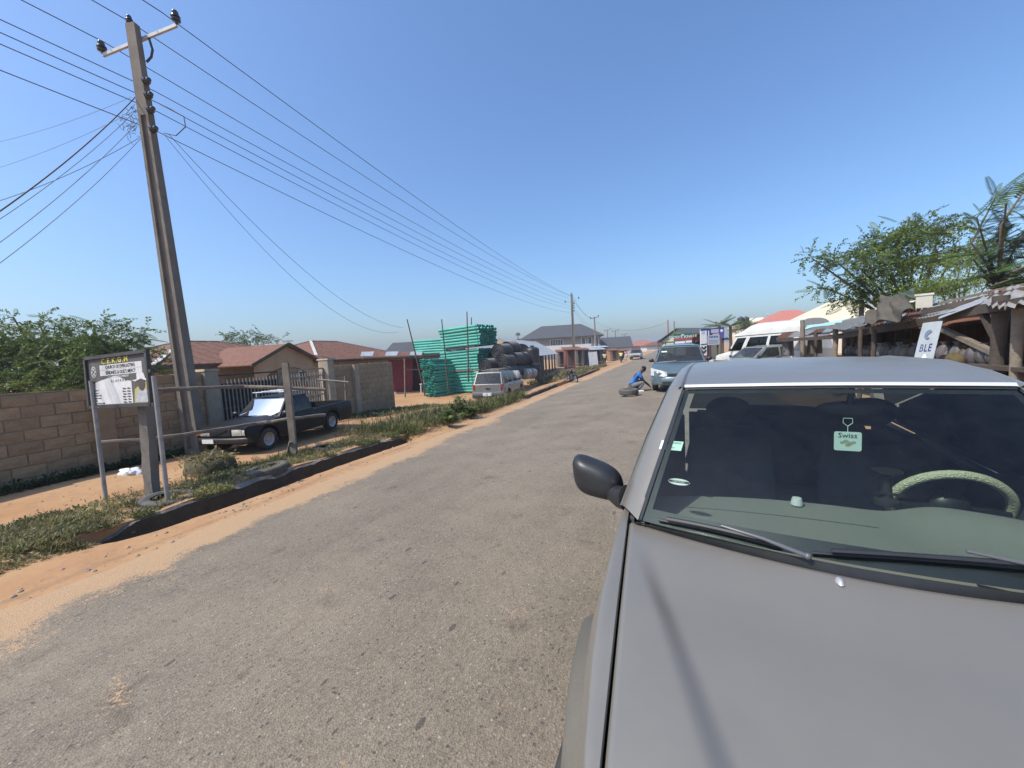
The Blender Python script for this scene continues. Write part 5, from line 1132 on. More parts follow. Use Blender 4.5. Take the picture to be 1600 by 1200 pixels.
hip_house('rusty_roof_house', 'second bungalow with rust red hipped roof behind the far block wall', wallpt(25.5, 15.5), 12, 9.5, WRZ, -.9, 2.05, 3.75, mTanWall, mRust, over=.5)
g1 = at(497, 556, 50); hip_house('grey_roof_house', 'distant house with grey green hipped roof between the rusty roofs', (g1.x, g1.y), 7.5, 6, R(40), -.8, 2.6, 4.0, mGreyWall, mGreyRoof, cap=None)
g1 = at(456, 556, 58); hip_house('grey_roof_house', 'low distant grey roofed house just right of the porch gable', (g1.x, g1.y), 8, 6, R(30), -.8, 2.6, 3.75, mGreyWall, mGreyRoof, cap=None)
g1 = at(668, 552, 44); hip_house('grey_roof_house', 'dark grey gabled building behind the stack of green pipes', (g1.x, g1.y), 7, 7, R(20), -.9, 2.2, 3.6, mGreyWall, mCharRoof, cap=None, gable=True)

def corrugated(p00, p10, p11, p01, mat, name, parent, pitch=.076, amp=.018, nv=4, rag=0.0):
    """waves run across u (p00->p10); sheet from v=0 (p00,p10) to v=1"""
    p00, p10, p11, p01 = map(Vector, (p00, p10, p11, p01)); L = ((p10-p00).length+(p11-p01).length)/2; nu = max(8, int(L/pitch*4)); n = (p10-p00).cross(p01-p00).normalized(); mb = MB()
    sag = [random.uniform(-1, 1) for _ in range(4)]
    def f(u, v):
        e = rag*(random.random()-.5) if v == 0 else 0
        p = p00.lerp(p10, u).lerp(p01.lerp(p11, u), v+e); return p+n*(amp*math.sin(u*L/pitch*2*pi)+.02*sag[0]*math.sin(pi*u)*math.sin(pi*v+sag[1]))
    mb.grid(f, nu, nv); mb.grid(lambda u, v: Vector(f(u, v))-n*.003, nu, nv); return mb.build(name, mat, parent, 60)
mRedSheet = M('red_sheet', (.30, .045, .055), .6, (.22, .035, .045), 2, .5, c3=(.34, .14, .13), sc3=4, mix3=.3, stretch=(3, 3, .5))
# red iron sheet shop
rd = thing('red_shed', 'red corrugated iron shed with open timber porch beside the grey wall', 'shed', on(640, 614)); O_ = Vector(rd.location); da = (O_-CP).dot(CF)
def rel(px, py, d): return at(px, py, d)-O_
for i in range(6):
    a, b = 606+i*6.4, 606+(i+1)*6.4; corrugated(rel(a, 613, da+.6), rel(b, 612.4, da+.6), rel(b, 562, da+.6), rel(a, 562, da+.6), mRedSheet, 'roofing_sheet', rd, pitch=.12, amp=.02)
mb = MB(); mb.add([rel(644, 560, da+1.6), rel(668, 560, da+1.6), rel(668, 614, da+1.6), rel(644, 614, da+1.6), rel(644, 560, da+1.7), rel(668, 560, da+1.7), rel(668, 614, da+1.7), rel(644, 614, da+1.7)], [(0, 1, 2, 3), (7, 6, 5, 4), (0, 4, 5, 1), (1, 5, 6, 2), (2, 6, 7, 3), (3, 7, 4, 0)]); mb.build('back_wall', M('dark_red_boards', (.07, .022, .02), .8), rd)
for i in range(5):
    a, b = 563+i*19, 563+(i+1)*19+1; corrugated(rel(a, 556.5-.35*i, da-1.6), rel(b, 556.5-.35*(i+1), da-1.6), rel(b+2, 549, da+2.6), rel(a+2, 549.5, da+2.6), mRust if i % 2 else mZinc, 'roofing_sheet', rd, pitch=.12, amp=.02)
for px, py, pt in ((633, 621, 560), (663, 619, 560), (577, 600, 560)):
    mb = MB(); f = on(px, py)-O_ if px > 600 else rel(px, py, da-1); dd = (f+O_-CP).dot(CF); mb.cyl(f-Vector((0, 0, .1)), rel(px-1, pt, dd), .055, .05, 8); mb.build('post', mWood, rd, 50)
mb = MB(); mb.bar(rel(632, 578, da-.9), rel(663, 577, da-.9), .06, .07); mb.bar(rel(565, 560, da-1.2), rel(662, 557.5, da-1.2), .06, .10); mb.build('rail', mWood, rd)
mb = MB(); mb.add([rel(612, 613, da-.2), rel(664, 612, da-.2), rel(664, 621.5, da-.3), rel(612, 622, da-.3), rel(612, 613, da+.8), rel(664, 612, da+.8), rel(664, 620, da+.8), rel(612, 620, da+.8)], [(0, 1, 2, 3), (0, 4, 5, 1), (1, 5, 6, 2), (3, 7, 4, 0)]); mb.build('plinth', mTanWall, rd)
ws = on(666, 614); tb = thing('plastic_table', 'small white plastic table beside the porch post of the red shed', 'table', ws); mb = MB(); mb.box((0, 0, .72), (.7, .6, .05)); mb.build('top', mWhiteP, tb)
for sx in (-1, 1):
    for sy in (-1, 1): mb = MB(); mb.bar((sx*.3, sy*.25, 0), (sx*.28, sy*.23, .70), .05, .05); mb.build('leg', mWhiteP, tb)

# green pipes
mPipe = M('green_pipe', (.075, .36, .285), .5, (.05, .28, .22), 1.5, .5, var=.13)
def pipe_mesh(L, r):
    mb = MB(); n = 10; vs = []
    for x, q in ((-L/2, r), (L/2, r), (L/2, r*.86), (-L/2, r*.86)):
        for j in range(n): a = 2*pi*j/n; vs.append((x, q*math.cos(a), q*math.sin(a)))
    mb.add(vs, [(i*n+j, i*n+(j+1) % n, ((i+1) % 4)*n+(j+1) % n, ((i+1) % 4)*n+j) for i in range(4) for j in range(n)]); return mb.mesh('pipe', mPipe, 50)
gR = on(748, 615); D0 = Vector((gR.x, gR.y, ground_z(gR.x, gR.y)))
gL = on(681, 618); dv = Vector((gR.x-gL.x, gR.y-gL.y, 0)); plen = 3.7; dv.normalize(); dv = Matrix.Rotation(R(-26), 3, 'Z') @ dv; pn = Vector((-dv.y, dv.x, 0)); prz_ = math.atan2(dv.y, dv.x)
PR = .107; pm = pipe_mesh(plen*1.0, PR); z0p = D0.z+.05; top_target = at(766, 508, (D0-CP).dot(CF)+1.5).z; rows = 21; step = (top_target-z0p-.4)/rows; cen = D0-dv*(plen/2)
for i in range(rows):
    gap = .12*(i >= 7)+.22*(i >= 14); sh_ = (.0 if i < 7 else .10 if i < 14 else .28)+.006*i
    for j in range(10):
        p = cen+pn*(PR+j*PR*2.04+random.uniform(-.02, .02))+dv*(sh_+random.uniform(-.10, .10)-(.25 if i == 20 else 0)); o = link('pipe', pm, None, (p.x, p.y, z0p+PR+i*step+gap+random.uniform(-.012, .012)), (random.uniform(0, 6), random.uniform(-.010, .010)-.03, prz_+random.uniform(-.012, .012)))
        tag(o, 'green plastic pipe lying in the tall main pipe stack', 'pipe', 'green pipes of the tall stack')
PRb = .10; pm2 = pipe_mesh(2.6, PRb); gB = on(690, 619)
for i in range(13):
    for j in range(5):
        p = Vector((gB.x, gB.y, 0))-dv*(.12+j*.215+random.uniform(-.04, .04))+pn*(.75+random.uniform(-.15, .15)); zz = ground_z(gB.x, gB.y)+.1+i*.205
        if i > 10: p -= dv*.25
        o = link('pipe', pm2, None, (p.x, p.y, zz), (random.uniform(0, 6), random.uniform(-.04, .04), prz_+pi/2+random.uniform(-.08, .08))); tag(o, 'green plastic pipe showing its open end beside the red shed', 'pipe', 'green pipes stacked end on')
q0 = at(672, 545, (D0-CP).dot(CF)+5)
for i in range(6):
    for j in range(3):
        o = link('pipe', pm, None, (q0.x+pn.x*j*.22, q0.y+pn.y*j*.22, q0.z-.35+i*.21), (0, random.uniform(-.02, .02), prz_+random.uniform(-.02, .02))); tag(o, 'green plastic pipe in the low bundle behind the red shed roof', 'pipe', 'green pipes of the rear bundle')
mb = MB(); q0 = rel(0, 0, 1); 
for nm, zz, x0, x1 in (('pale timber lath between the lowest and middle pipe layers', 7*step+.05, -.05, .9), ('dark timber lath between the middle and top pipe layers', 14*step+.22, .3, 1.0)):
    mb = MB(); a = D0-dv*(plen*(1-x0))-pn*.06; b = D0-dv*(plen*(1-x1))-pn*.06; mb.bar(Vector((a.x, a.y, z0p+zz)), Vector((b.x, b.y, z0p+zz+.10)), .06, .09); tag(mb.build('timber_lath', mWood if 'pale' in nm else mWoodDk), nm, 'plank')
dP = (D0-CP).dot(CF)-.6
for (a, b, nm, dd) in (((664, 617), (636, 499), 'leaning bamboo pole at the left corner of the green pipes', dP-.9), ((701, 615), (690, 499), 'slanted upright pole against the middle of the green pipes', dP-.25), ((732, 597), (729.5, 487), 'tallest upright pole against the green pipe stack', dP-.25), ((736, 540), (736.5, 496), 'thin pole behind the green pipe stack', dP+4)):
    mb = MB(); mb.tube([at(a[0], a[1], dd), at((a[0]+b[0])/2+.4, (a[1]+b[1])/2, dd), at(b[0], b[1], dd+.1)], [.055, .05, .035], 7); tag(mb.build('timber_pole', mWoodDk, smooth=60), nm, 'pole')
# water tanks
mTank = M('black_polytank', (.022, .023, .024), .45, (.04, .04, .04), 2, .5, c3=(.075, .07, .062), sc3=3, mix3=.3)
mTankG = M('grey_polytank', (.33, .33, .32), .5, (.25, .25, .245), 2, .5)
def tank_mesh(r, h, mat):
    pf = [(0, .05), (r*.28, .05), (r*.30, 0), (r*.36, 0), (r*.38, .05), (r*.62, .05), (r*.64, 0), (r*.70, 0), (r*.72, .05), (r*.9, .05), (r*.93, 0), (r*.97, 0), (r, .04)]; k = 6
    for i in range(k): z = .06+(h*.78-.06)*i/k; dz = (h*.78-.06)/k; pf += [(r, z), (r, z+dz*.6), (r*.955, z+dz*.7), (r*.955, z+dz*.9)]
    pf += [(r, h*.78), (r*.9, h*.88), (r*.5, h*.96), (r*.28, h*.97), (r*.28, h*1.05), (0, h*1.05)]
    mb = MB(); mb.lathe(pf, 26); return mb.mesh('shell', mat, 40)
tmB = tank_mesh(.56, 1.35, mTank); tmG = tank_mesh(.46, 1.0, mTankG)
def tank(label, px, py, d, mode, me=tmB, rz=0, s=1.0):
    c = at(px, py, d); r = thing('water_tank', label, 'water tank', c, group='water tanks stacked by the road')
    o = link('shell', me, r); o.scale = (s, s, s); hh = .65*s
    if mode == 'lie': r.rotation_euler = (R(-90), 0, rz-.62); o.location = (0, 0, -hh)
    else: r.rotation_euler = (0, 0, rz); o.location = (0, 0, -hh)
    return r
LD = 'black ribbed water tank lying on its side, '
for px, py, d, nm, rz in ((786, 549, 27.5, LD+'topmost at the left of the pile', .35), (799, 545, 29, LD+'topmost in the middle of the pile', .3), (816, 548, 31, LD+'topmost right beside the upright tank', .9), (791, 565, 27.2, LD+'in the middle layer at the left', .35), (806, 562, 28.6, LD+'in the middle layer second from left', .35), (817, 561, 30, LD+'in the middle layer third from left', .4), (777, 562, 28.5, LD+'tucked between the pipes and the pile', .3), (795, 582, 27, LD+'bottom layer behind the silver wagon', .4), (808, 581, 28.4, LD+'in the bottom layer second from left', .4), (818, 580, 29.6, LD+'in the bottom layer third from left', .4), (766, 572, 27, LD+'in deep shade beside the pipe ends', .4)):
    tank(nm, px, py, d, 'lie', rz=rz)
tank('upright black water tank on top at the right end of the pile', 832, 555, 30.5, 'up'); tank('upright black water tank standing on the ground at the right end', 835, 578, 30.5, 'up')
tank('pale grey tank lying nearest the silver station wagon', 806, 589, 26.2, 'lie', tmG, -.5); tank('pale grey tank lying between black tanks on the ground', 824, 584, 28.6, 'lie', tmG, .5, .85); tank('pale grey tank at the right end of the ground row', 832, 583, 29.6, 'lie', tmG, .5, .85)
# silver station wagon seen from behind
mXt = M('grey_silver_paint', (.26, .245, .225), .42, (.21, .20, .185), 3, .5, metal=.4, coat=.3)
def xt_parts(root, s, wd, zt):
    curved(root, 'rear_bumper', M('bumper_grey', (.10, .098, .095), .6), 1.72, s['L']+.05, .46, .72, .18, .10, sg=1); curved(root, 'front_bumper', mBlackPl, 1.7, -.04, .42, .68, .16, .2)
    for sg in (-1, 1): lamp(root, 'tail_light', mRedLens, sg*.70, sg*.85, s['L']+.012, .78, 1.10, .05); lamp(root, 'headlight', mLens, sg*.45, sg*.75, -.015, .72, .85, -.02)
    mb = MB(); mb.box((.0, s['L']+.15, .60), (.46, .012, .16)); mb.build('number_plate', mPlate, root)
    mb = MB(); mb.box((0, s['L']+.03, .90), (.22, .03, .05)); mb.build('tailgate_handle', mBlackPl, root)
    mb = MB()
    for sg in (-1, 1): mb.tube([(sg*.58, 1.9, 1.80), (sg*.58, 4.1, 1.82)], .025, 8); [mb.tube([(sg*.58, y, 1.70), (sg*.58, y, 1.81)], .022, 6) for y in (1.95, 3.0, 4.05)]
    for y in (2.2, 3.0, 3.8): mb.tube([(-.58, y, 1.80), (.58, y, 1.80)], .018, 6)
    mb.build('roof_rack', mBlackPl, root, 50)
    for sg in (-1, 1):
        mb = MB(); mb.grid(lambda u, v: (sg*(.885+.03*math.sin(pi*v)), lerp(.1, 4.35, u), lerp(.38, .58, v)), 8, 5); mb.build('side_cladding', mClad, root, 60)
        for y in (2.45, 3.35): mb = MB(); mb.box((sg*.895, y, .98), (.03, .16, .035)); mb.build('door_handle', mBlackPl, root)
xterra = dict(L=4.45, W=1.78, rw=.36, yf=.85, yr=3.50, zb=.36, paint=mXt, deck=[(0, .82), (.08, .95), (.9, 1.03), (1.25, 1.06), (4.3, 1.10), (4.45, 1.06)], cab=[(1.22, 1.04), (1.85, 1.64), (4.15, 1.70), (4.42, 1.08)], wins=[(.07, .36), (.40, .64), (.68, .93)], parts=[xt_parts], glass=mCarGlass, nose=.1, tail=.05, wr=.68, roofcrown=.05)
xp = at(762, 629, 20.0); xz = ground_z(xp.x, xp.y); rzx = R(187); loc = Vector((xp.x, xp.y, xz))-Matrix.Rotation(rzx, 3, 'Z') @ Vector((.1, 4.3, 0))
car('station_wagon', 'dusty silver station wagon with roof rack parked behind the grass by the pipes', (loc.x, loc.y, xz+.02), rzx, xterra)
# white roofed long shed
ls = thing('market_shed', 'long shed with a white iron roof beyond the water tanks', 'shed', on(852, 574)); O_ = Vector(ls.location)
ra, rb, ea, eb = rel(778, 528, 34), rel(838, 534, 54), rel(834, 557, 32), rel(872, 552.5, 50)
for i in range(8): corrugated(ea.lerp(eb, i/8), ea.lerp(eb, (i+1.04)/8), ra.lerp(rb, (i+1.04)/8), ra.lerp(rb, i/8), mZinc, 'roofing_sheet', ls, pitch=.3, amp=.03)
bk = (ra-ea); bk.z = 0; bk.normalize()
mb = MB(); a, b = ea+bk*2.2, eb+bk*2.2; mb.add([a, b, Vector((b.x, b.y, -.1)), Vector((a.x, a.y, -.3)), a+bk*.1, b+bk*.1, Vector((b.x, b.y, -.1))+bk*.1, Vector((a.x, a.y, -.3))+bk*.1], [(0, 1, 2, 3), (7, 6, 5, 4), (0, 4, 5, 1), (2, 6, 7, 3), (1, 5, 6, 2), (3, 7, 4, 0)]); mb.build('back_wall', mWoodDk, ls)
mb = MB(); a = ea+bk*.5; mb.add([ea+Vector((0, 0, -.05)), ra+Vector((0, 0, -.05)), Vector((ra.x, ra.y, -.4)), Vector((ea.x, ea.y, -.4)), ea+Vector((.1, .1, -.05)), ra+Vector((.1, .1, -.05)), Vector((ra.x+.1, ra.y+.1, -.4)), Vector((ea.x+.1, ea.y+.1, -.4))], [(0, 1, 2, 3), (7, 6, 5, 4), (0, 4, 5, 1), (2, 6, 7, 3), (1, 5, 6, 2), (3, 7, 4, 0)]); mb.build('end_wall', mTanWall, ls)
for i in range(7):
    p = ea.lerp(eb, (i+.3)/7)+bk*.3; mb = MB(); mb.cyl((p.x, p.y, -.6), (p.x, p.y, p.z+.02), .10, .09, 8); mb.build('post', mWood, ls, 50)
# two-storey house with charcoal roof
hc = at(878, 545, 104); ts = hip_house('two_storey_house', 'grey two storey house with charcoal hipped roof and blue windows', (hc.x, hc.y), 19.5, 11, R(14), -.8, 5.1, 8.4, mGreyWall, mCharRoof, cap=None, hip=.46, over=.9, windows=[(-1, -6.5, 4.6, 1.4, 1.2), (-1, -1.2, 4.5, 3.2, 1.5), (-1, 7.2, 3.6, .9, 3.8), (-1, 5.6, 3.6, .9, 3.8), (-1, 8.8, 3.6, .9, 3.8)])
mb = MB(); mb.box((1.0, -5.65, 3.0), (13, .3, 1.5)); mb.build('balcony_wall', mWhiteWall, ts)
# kiosks along the left edge
mBlue = M('blue_paint', (.03, .08, .24), .6, (.025, .06, .18), 2, .5); mOchre = M('ochre_boards', (.33, .19, .09), .9, (.24, .13, .07), 2, .5); mRedBrown = M('red_brown_paint', (.20, .045, .03), .7, (.15, .035, .025), 2, .5); mGreyBoard = M('grey_boards', (.16, .14, .12), .9, (.10, .09, .08), 3, .5)
mPaper = M('papered_board', (.66, .64, .62), .8, (.50, .48, .48), 6, .5, c3=(.12, .10, .10), sc3=9, mix3=.25)
def kiosk(label, px0, px1, yt, d, mat, roofm=mRust, over=2.0, dep=2.4, front='door'):
    a, b = at(px0, yt, d), at(px1, yt, d); zg = min(ground_z(a.x, a.y), ground_z(b.x, b.y)); r = thing('kiosk', label, 'kiosk', (a.x, a.y, zg), math.atan2(b.y-a.y, b.x-a.x)); w = Vector((b.x-a.x, b.y-a.y)).length; h = (a.z+b.z)/2-zg
    mb = MB(); mb.box((w/2, dep/2, h/2-.1), (w, dep, h+.2)); mb.build('cabin', mat, r)
    corrugated((-.2, -.7, h-.02), (w+.2, -.7, h-.02), (w+.2, dep+.2, h+.28), (-.2, dep+.2, h+.28), roofm, 'roof', r, pitch=.25, amp=.03)
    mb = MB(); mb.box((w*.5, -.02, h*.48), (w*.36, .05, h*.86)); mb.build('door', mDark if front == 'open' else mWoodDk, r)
    for x in (.06, w-.06): mb = MB(); mb.bar((x, -.62, -.1), (x, -.62, h-.02), .08, .08); mb.build('post', mWood, r)
    mb = MB(); mb.box((w*.5, -.45, .35), (w*.9, .4, .06)); mb.build('counter', mWood, r)
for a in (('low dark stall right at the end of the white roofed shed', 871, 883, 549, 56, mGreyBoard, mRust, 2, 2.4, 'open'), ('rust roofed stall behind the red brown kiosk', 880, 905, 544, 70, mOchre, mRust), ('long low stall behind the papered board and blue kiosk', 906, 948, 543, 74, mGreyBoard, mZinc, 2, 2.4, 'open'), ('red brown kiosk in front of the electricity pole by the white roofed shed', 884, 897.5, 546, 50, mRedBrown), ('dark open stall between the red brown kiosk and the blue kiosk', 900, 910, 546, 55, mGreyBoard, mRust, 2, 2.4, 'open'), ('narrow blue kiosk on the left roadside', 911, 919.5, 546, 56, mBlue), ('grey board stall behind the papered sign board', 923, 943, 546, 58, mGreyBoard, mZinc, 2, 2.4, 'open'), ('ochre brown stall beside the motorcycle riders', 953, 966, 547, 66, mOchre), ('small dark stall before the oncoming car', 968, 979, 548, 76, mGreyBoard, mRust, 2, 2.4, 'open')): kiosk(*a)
pa = at(921, 570, 47); pw = 1.15; r = thing('papered_board', 'white notice board covered in papers standing at the left roadside', 'board', (pa.x, pa.y, ground_z(pa.x, pa.y)), R(20)); mb = MB(); mb.box((.5, 0, 1.0), (1.05, .08, 2.0), Matrix.Rotation(R(-4), 3, 'Y')); mb.build('panel', mPaper, r)
for x in (.05, .95): mb = MB(); mb.bar((x, .08, -.2), (x, .08, 1.9), .07, .07); mb.build('post', mWood, r)
g1 = at(917+30, 553, 100); hip_house('far_house', 'dark gabled roof house beyond the two storey house', (at(952, 552, 110).x, at(952, 552, 110).y), 11, 9, R(14), -.8, 1.7, 4.6, mWhiteWall, mCharRoof, cap=None, gable=True)
g1 = at(1003, 552, 170); hip_house('far_house', 'far red roofed house closing the end of the road', (g1.x, g1.y), 11, 8, R(20), -.6, 1.8, 4.2, M('terracotta_wall', (.32, .17, .12), .9), M('terracotta_roof', (.30, .12, .08), .8), cap=None)
g1 = at(1030, 550, 150); hip_house('far_house', 'far low house with pale wall right of the red roofed house', (g1.x, g1.y), 12, 8, R(20), -.6, 1.6, 3.0, mWhiteWall, mRust, cap=None)
for i, (px, pt, d) in enumerate(((928.5, 495, 92), (949, 515, 135), (961.5, 516, 128), (975.5, 522, 165), (981.5, 530, 200), (989, 533, 230))):
    t_ = at(px, pt, d); b = at(px+(3.5 if i == 0 else .8), 556, d); zg = -.8; h = t_.z-zg; r = thing('electricity_pole', 'distant electricity pole, %s one after the pole by the two storey house' % ('first', 'second', 'third', 'fourth', 'fifth', 'sixth')[i], 'pole', (b.x, b.y, zg), group='electricity poles along the left side'); dx = Vector((t_.x-b.x, t_.y-b.y, h))
    mb = MB(); mb.tube([(0, 0, 0), dx], [.22, .15], 6); mb.build('shaft', mPoleC, r); mb = MB(); mb.bar(dx+Vector((-1.0, 0, -.4)), dx+Vector((1.0, 0, -.1)), .10, .12); arm = mb.build('cross_arm', mWoodDk, r)
    mb = MB(); [mb.ball(dx+Vector((s*.95, 0, .02+.15*s)), .17, 6, 4) for s in (-1, 1)]; mb.build('insulators', mPorc, arm)
for i, (y0, y1, x1) in enumerate(((466, 497, 925), (470, 499, 932), (480, 508, 928), (485, 513, 928))):
    wire('%s span of line between the first and second far poles' % ('top', 'second', 'third', 'lowest')[i], at(896, y0, 57), at(x1, y1, 92), .8, .016, group='far overhead lines')
wire('single line crossing the road between the far left and right poles', at(931, 503, 92), at(1042, 504, 60), 1.6, .02, group='far overhead lines')

# people and motorcycles on the left
mYelShirt = M('yellow_white_shirt', (.62, .62, .50), .9, (.65, .60, .10), 1.2, .5); mBrownTr = M('brown_shorts', (.05, .025, .022), .9); mWhShirt = M('white_shirt', (.65, .66, .66), .9); mPink = M('pink_cloth', (.55, .25, .28), .9); mJean = M('dark_jeans', (.03, .035, .05), .9)
bk_ = on(891, 597); motorbike('parked motorcycle on the left road edge facing the camera', (XE(28.0)-.12, 28.0, ZE(28.0)+.01), R(180+38), R(9), mBlackCar)
pp = at(945, 571, 51); person('person in white and yellow shirt and dark shorts standing on the left road edge', (pp.x, pp.y, ground_z(pp.x, pp.y)), R(25), STAND, mYelShirt, mBrownTr, long_tr=False)
mp = at(971, 566.5, 57); mz = ground_z(mp.x, mp.y); motorbike('motorcycle ridden away by two people on the left edge of the road', (mp.x, mp.y, mz), R(3), 0, mBlackCar)
R2 = {k: (v[0], v[1]-.36, v[2]+.06) for k, v in RIDE.items()}
person('motorcycle rider in dark clothes ahead of the yellow passenger', (mp.x, mp.y-.15, mz), R(3), RIDE, mJean, mJean, group=None); person('motorcycle passenger in yellow shirt seen from behind', (mp.x, mp.y-.15, mz), R(3), R2, M('yellow_shirt', (.66, .58, .12), .9, (.5, .45, .2), 4, .5), mJean)
pp = at(978, 564, 62); person('person in pink and white at the left stalls beyond the motorcycle', (pp.x, pp.y, ground_z(pp.x, pp.y)), R(200), STAND, mPink, mWhShirt)
# oncoming car
mWhCar = M('white_car_paint', (.40, .40, .40), .3, coat=.6); mBlkCar2 = M('dark_car_paint', (.02, .022, .025), .25, coat=.7)
def suv_front(root, s, wd, zt):
    curved(root, 'front_bumper', s.get('bump', mWhCar), s['W']*.97, -.03, .36, .66, .2, .22); curved(root, 'rear_bumper', mBlackPl, s['W']*.95, s['L'], .4, .66, .16, .1, sg=1)
    mb = MB(); mb.box((0, -.02, .78), (.8, .06, .16)); mb.build('grille', mChrome, root)
    for sg in (-1, 1): lamp(root, 'headlight', mLens, sg*.44, sg*.76, -.015, .72, .90, -.02); lamp(root, 'tail_light', mRedLens, sg*.66, sg*.86, s['L']+.01, .8, 1.1, .05)
suv2 = dict(L=4.5, W=1.86, rw=.36, yf=.9, yr=3.55, zb=.34, paint=mWhCar, deck=[(0, .80), (.1, .96), (1.15, 1.05), (4.3, 1.08), (4.5, 1.0)], cab=[(1.1, 1.05), (1.85, 1.62), (3.95, 1.64), (4.42, 1.06)], wins=[(.08, .40), (.44, .70), (.74, .92)], parts=[suv_front], roofpaint=mBlkCar2, bump=mBlackPl)
cp2 = at(993.5, 562, 64); car('oncoming_car', 'white fronted car with dark roof driving towards the camera far down the road', (cp2.x, cp2.y-1, ground_z(cp2.x, cp2.y)+.01), R(0), suv2)
# ------------------------------------------------------------------ right side of the road
# minivan
mTeal = M('blue_green_paint', (.15, .205, .22), .32, (.13, .18, .195), 2, .5, metal=.45, coat=.5, c3=(.19, .25, .255), sc3=5, mix3=.25)
def mv_parts(root, s, wd, zt):
    curved(root, 'front_bumper', mTeal, 1.90, .02, .28, .60, .26, .34); curved(root, 'rear_bumper', mTeal, 1.85, s['L'], .4, .66, .16, .12, sg=1)
    mb = MB(); mb.grid(lambda u, v: ((u*2-1)*.36, -.02+.01*abs(u*2-1)**2, lerp(.60, .69, v)), 10, 4); mb.build('grille', mBlackPl, root, 60)
    mb = MB(); mb.ball((0, -.03, .65), (.07, .02, .045), 12, 6); mb.build('emblem', mChrome, root, 60)
    mb = MB(); mb.grid(lambda u, v: ((u*2-1)*.55, -.125+.06*abs(u*2-1)**2, lerp(.34, .42, v)), 10, 3); mb.build('lower_grille', mBlackPl, root, 60)
    for sg in (-1, 1):
        mb = MB(); mb.grid(lambda u, v: (sg*lerp(.40, .965, u), -.07+.32*u**2.0+.10*v*(1-.3*u), lerp(.60+.03*u, .74+.17*u**.8, v)), 12, 6); h = mb.build('headlight', mLens, root, 60)
        b = MB(); b.ball((sg*.70, .03, .72), (.07, .03, .055), 12, 6); b.build('headlamp_bulb', mChrome, h, 60)
        lamp(root, 'tail_light', mRedLens, sg*.74, sg*.92, s['L']+.01, .8, 1.2, .06)
        mb = MB(); mb.tube([(sg*.62, 2.0, 1.76), (sg*.62, 2.1, 1.80), (sg*.62, 4.3, 1.80), (sg*.62, 4.4, 1.74)], .022, 8); mb.build('roof_rail', mBlackPl, root, 60)
    mb = MB(); mb.tube([(-.75, 1.02, 1.07), (-.1, .92, 1.11), (.6, 1.0, 1.08)], .014, 6); mb.build('wipers', mBlackPl, root)
    mb = MB(); mb.box((-.55, 1.50, 1.46), (.2, .01, .06), Matrix.Rotation(R(-50), 3, 'X')); mb.build('windscreen_sticker', mMint, root)
van1 = dict(L=5.08, W=1.96, rw=.345, yf=.98, yr=4.0, zb=.26, paint=mTeal, deck=[(0, .70), (.12, .80), (.5, .93), (1.0, 1.04), (1.3, 1.08), (4.9, 1.10), (5.08, 1.0)], cab=[(1.02, 1.05), (1.98, 1.64), (4.6, 1.67), (5.0, 1.1)], wins=[(.07, .36), (.39, .66), (.69, .93)], parts=[mv_parts], nose=.24, wr=.72, bul=.09, roofcrown=.07, wb=.90)
vl = on(1020, 610); car('minivan', 'blue green minivan facing the camera behind the silver car', (vl.x+.93, vl.y-.98, .0), R(-2), van1)
# tyre and crouching man
tp = on(982.5, 619); tyre('grey tyre lying flat on the road near the crouching man', (tp.x, tp.y, .125), .335, .215, (0, 0), mOldT, None)
mBlueShirt = M('blue_shirt', (.03, .16, .48), .9, (.025, .13, .40), 5, .5, bump=.3, bsc=18); mGreyTr = M('grey_trousers', (.12, .125, .13), .9, (.20, .20, .20), 3, .5, bump=.3, bsc=20)
SQ = dict(pelvis=(0, -.16, .27), chest=(0, .06, .60), neck=(0, .20, .76), head=(0, .29, .86),
          Lsh=(-.18, .12, .70), Lel=(-.19, .26, .46), Lwr=(-.10, .42, .34), Rsh=(.18, .13, .70), Rel=(.18, .28, .43), Rwr=(.08, .47, .25),
          Lhi=(-.10, -.14, .25), Lkn=(-.17, .26, .44), Lan=(-.15, .04, .10), Lto=(-.16, .20, .04), Rhi=(.10, -.14, .25), Rkn=(.15, .30, .40), Ran=(.13, .08, .10), Rto=(.14, .25, .04))
mp_ = on(988, 607); person('person in blue shirt and grey trousers crouching at the minivan wheel', (vl.x-.62, vl.y-.10, ground_z(vl.x-.8, vl.y)), R(-78), SQ, mBlueShirt, mGreyTr, mWhiteP)
# white high-roof van
mVan = M('white_van_paint', (.60, .59, .55), .45, (.52, .50, .45), 2, .5, coat=.2)
def tv_parts(root, s, wd, zt):
    curved(root, 'front_bumper', mBlackPl, 1.9, 0, .35, .58, .16, .15); curved(root, 'rear_bumper', mBlackPl, 1.9, s['L'], .38, .52, .1, .04, sg=1)
    for sg in (-1, 1): lamp(root, 'headlight', mLens, sg*.55, sg*.88, .03, .72, .92, .08)
    mb = MB(); mb.box((0, .02, .82), (1.0, .05, .16)); mb.build('grille', mBlackPl, root)
    mb = MB()
    for sg in (-1, 1): mb.tube([(sg*.90, 1.3, 1.93), (sg*.90, 4.7, 1.98)], .018, 6)
    mb.build('gutter', mWoodDk, root)
    mb = MB()                                           # raised plastic roof
    def hr(u, v):
        a = (u*2-1); y = lerp(1.20, 4.8, v); k = sst(v/.30); return (math.copysign(abs(math.sin(a*pi/2))**.8, a)*.89, y, 1.93+.62*(max(0, math.cos(a*pi/2))**.5)*(.25+.75*k))
    mb.grid(hr, 20, 20); mb.add([hr(i/20, 1) for i in range(21)], [tuple(range(21))]); mb.build('high_roof', mVan, root, 50)
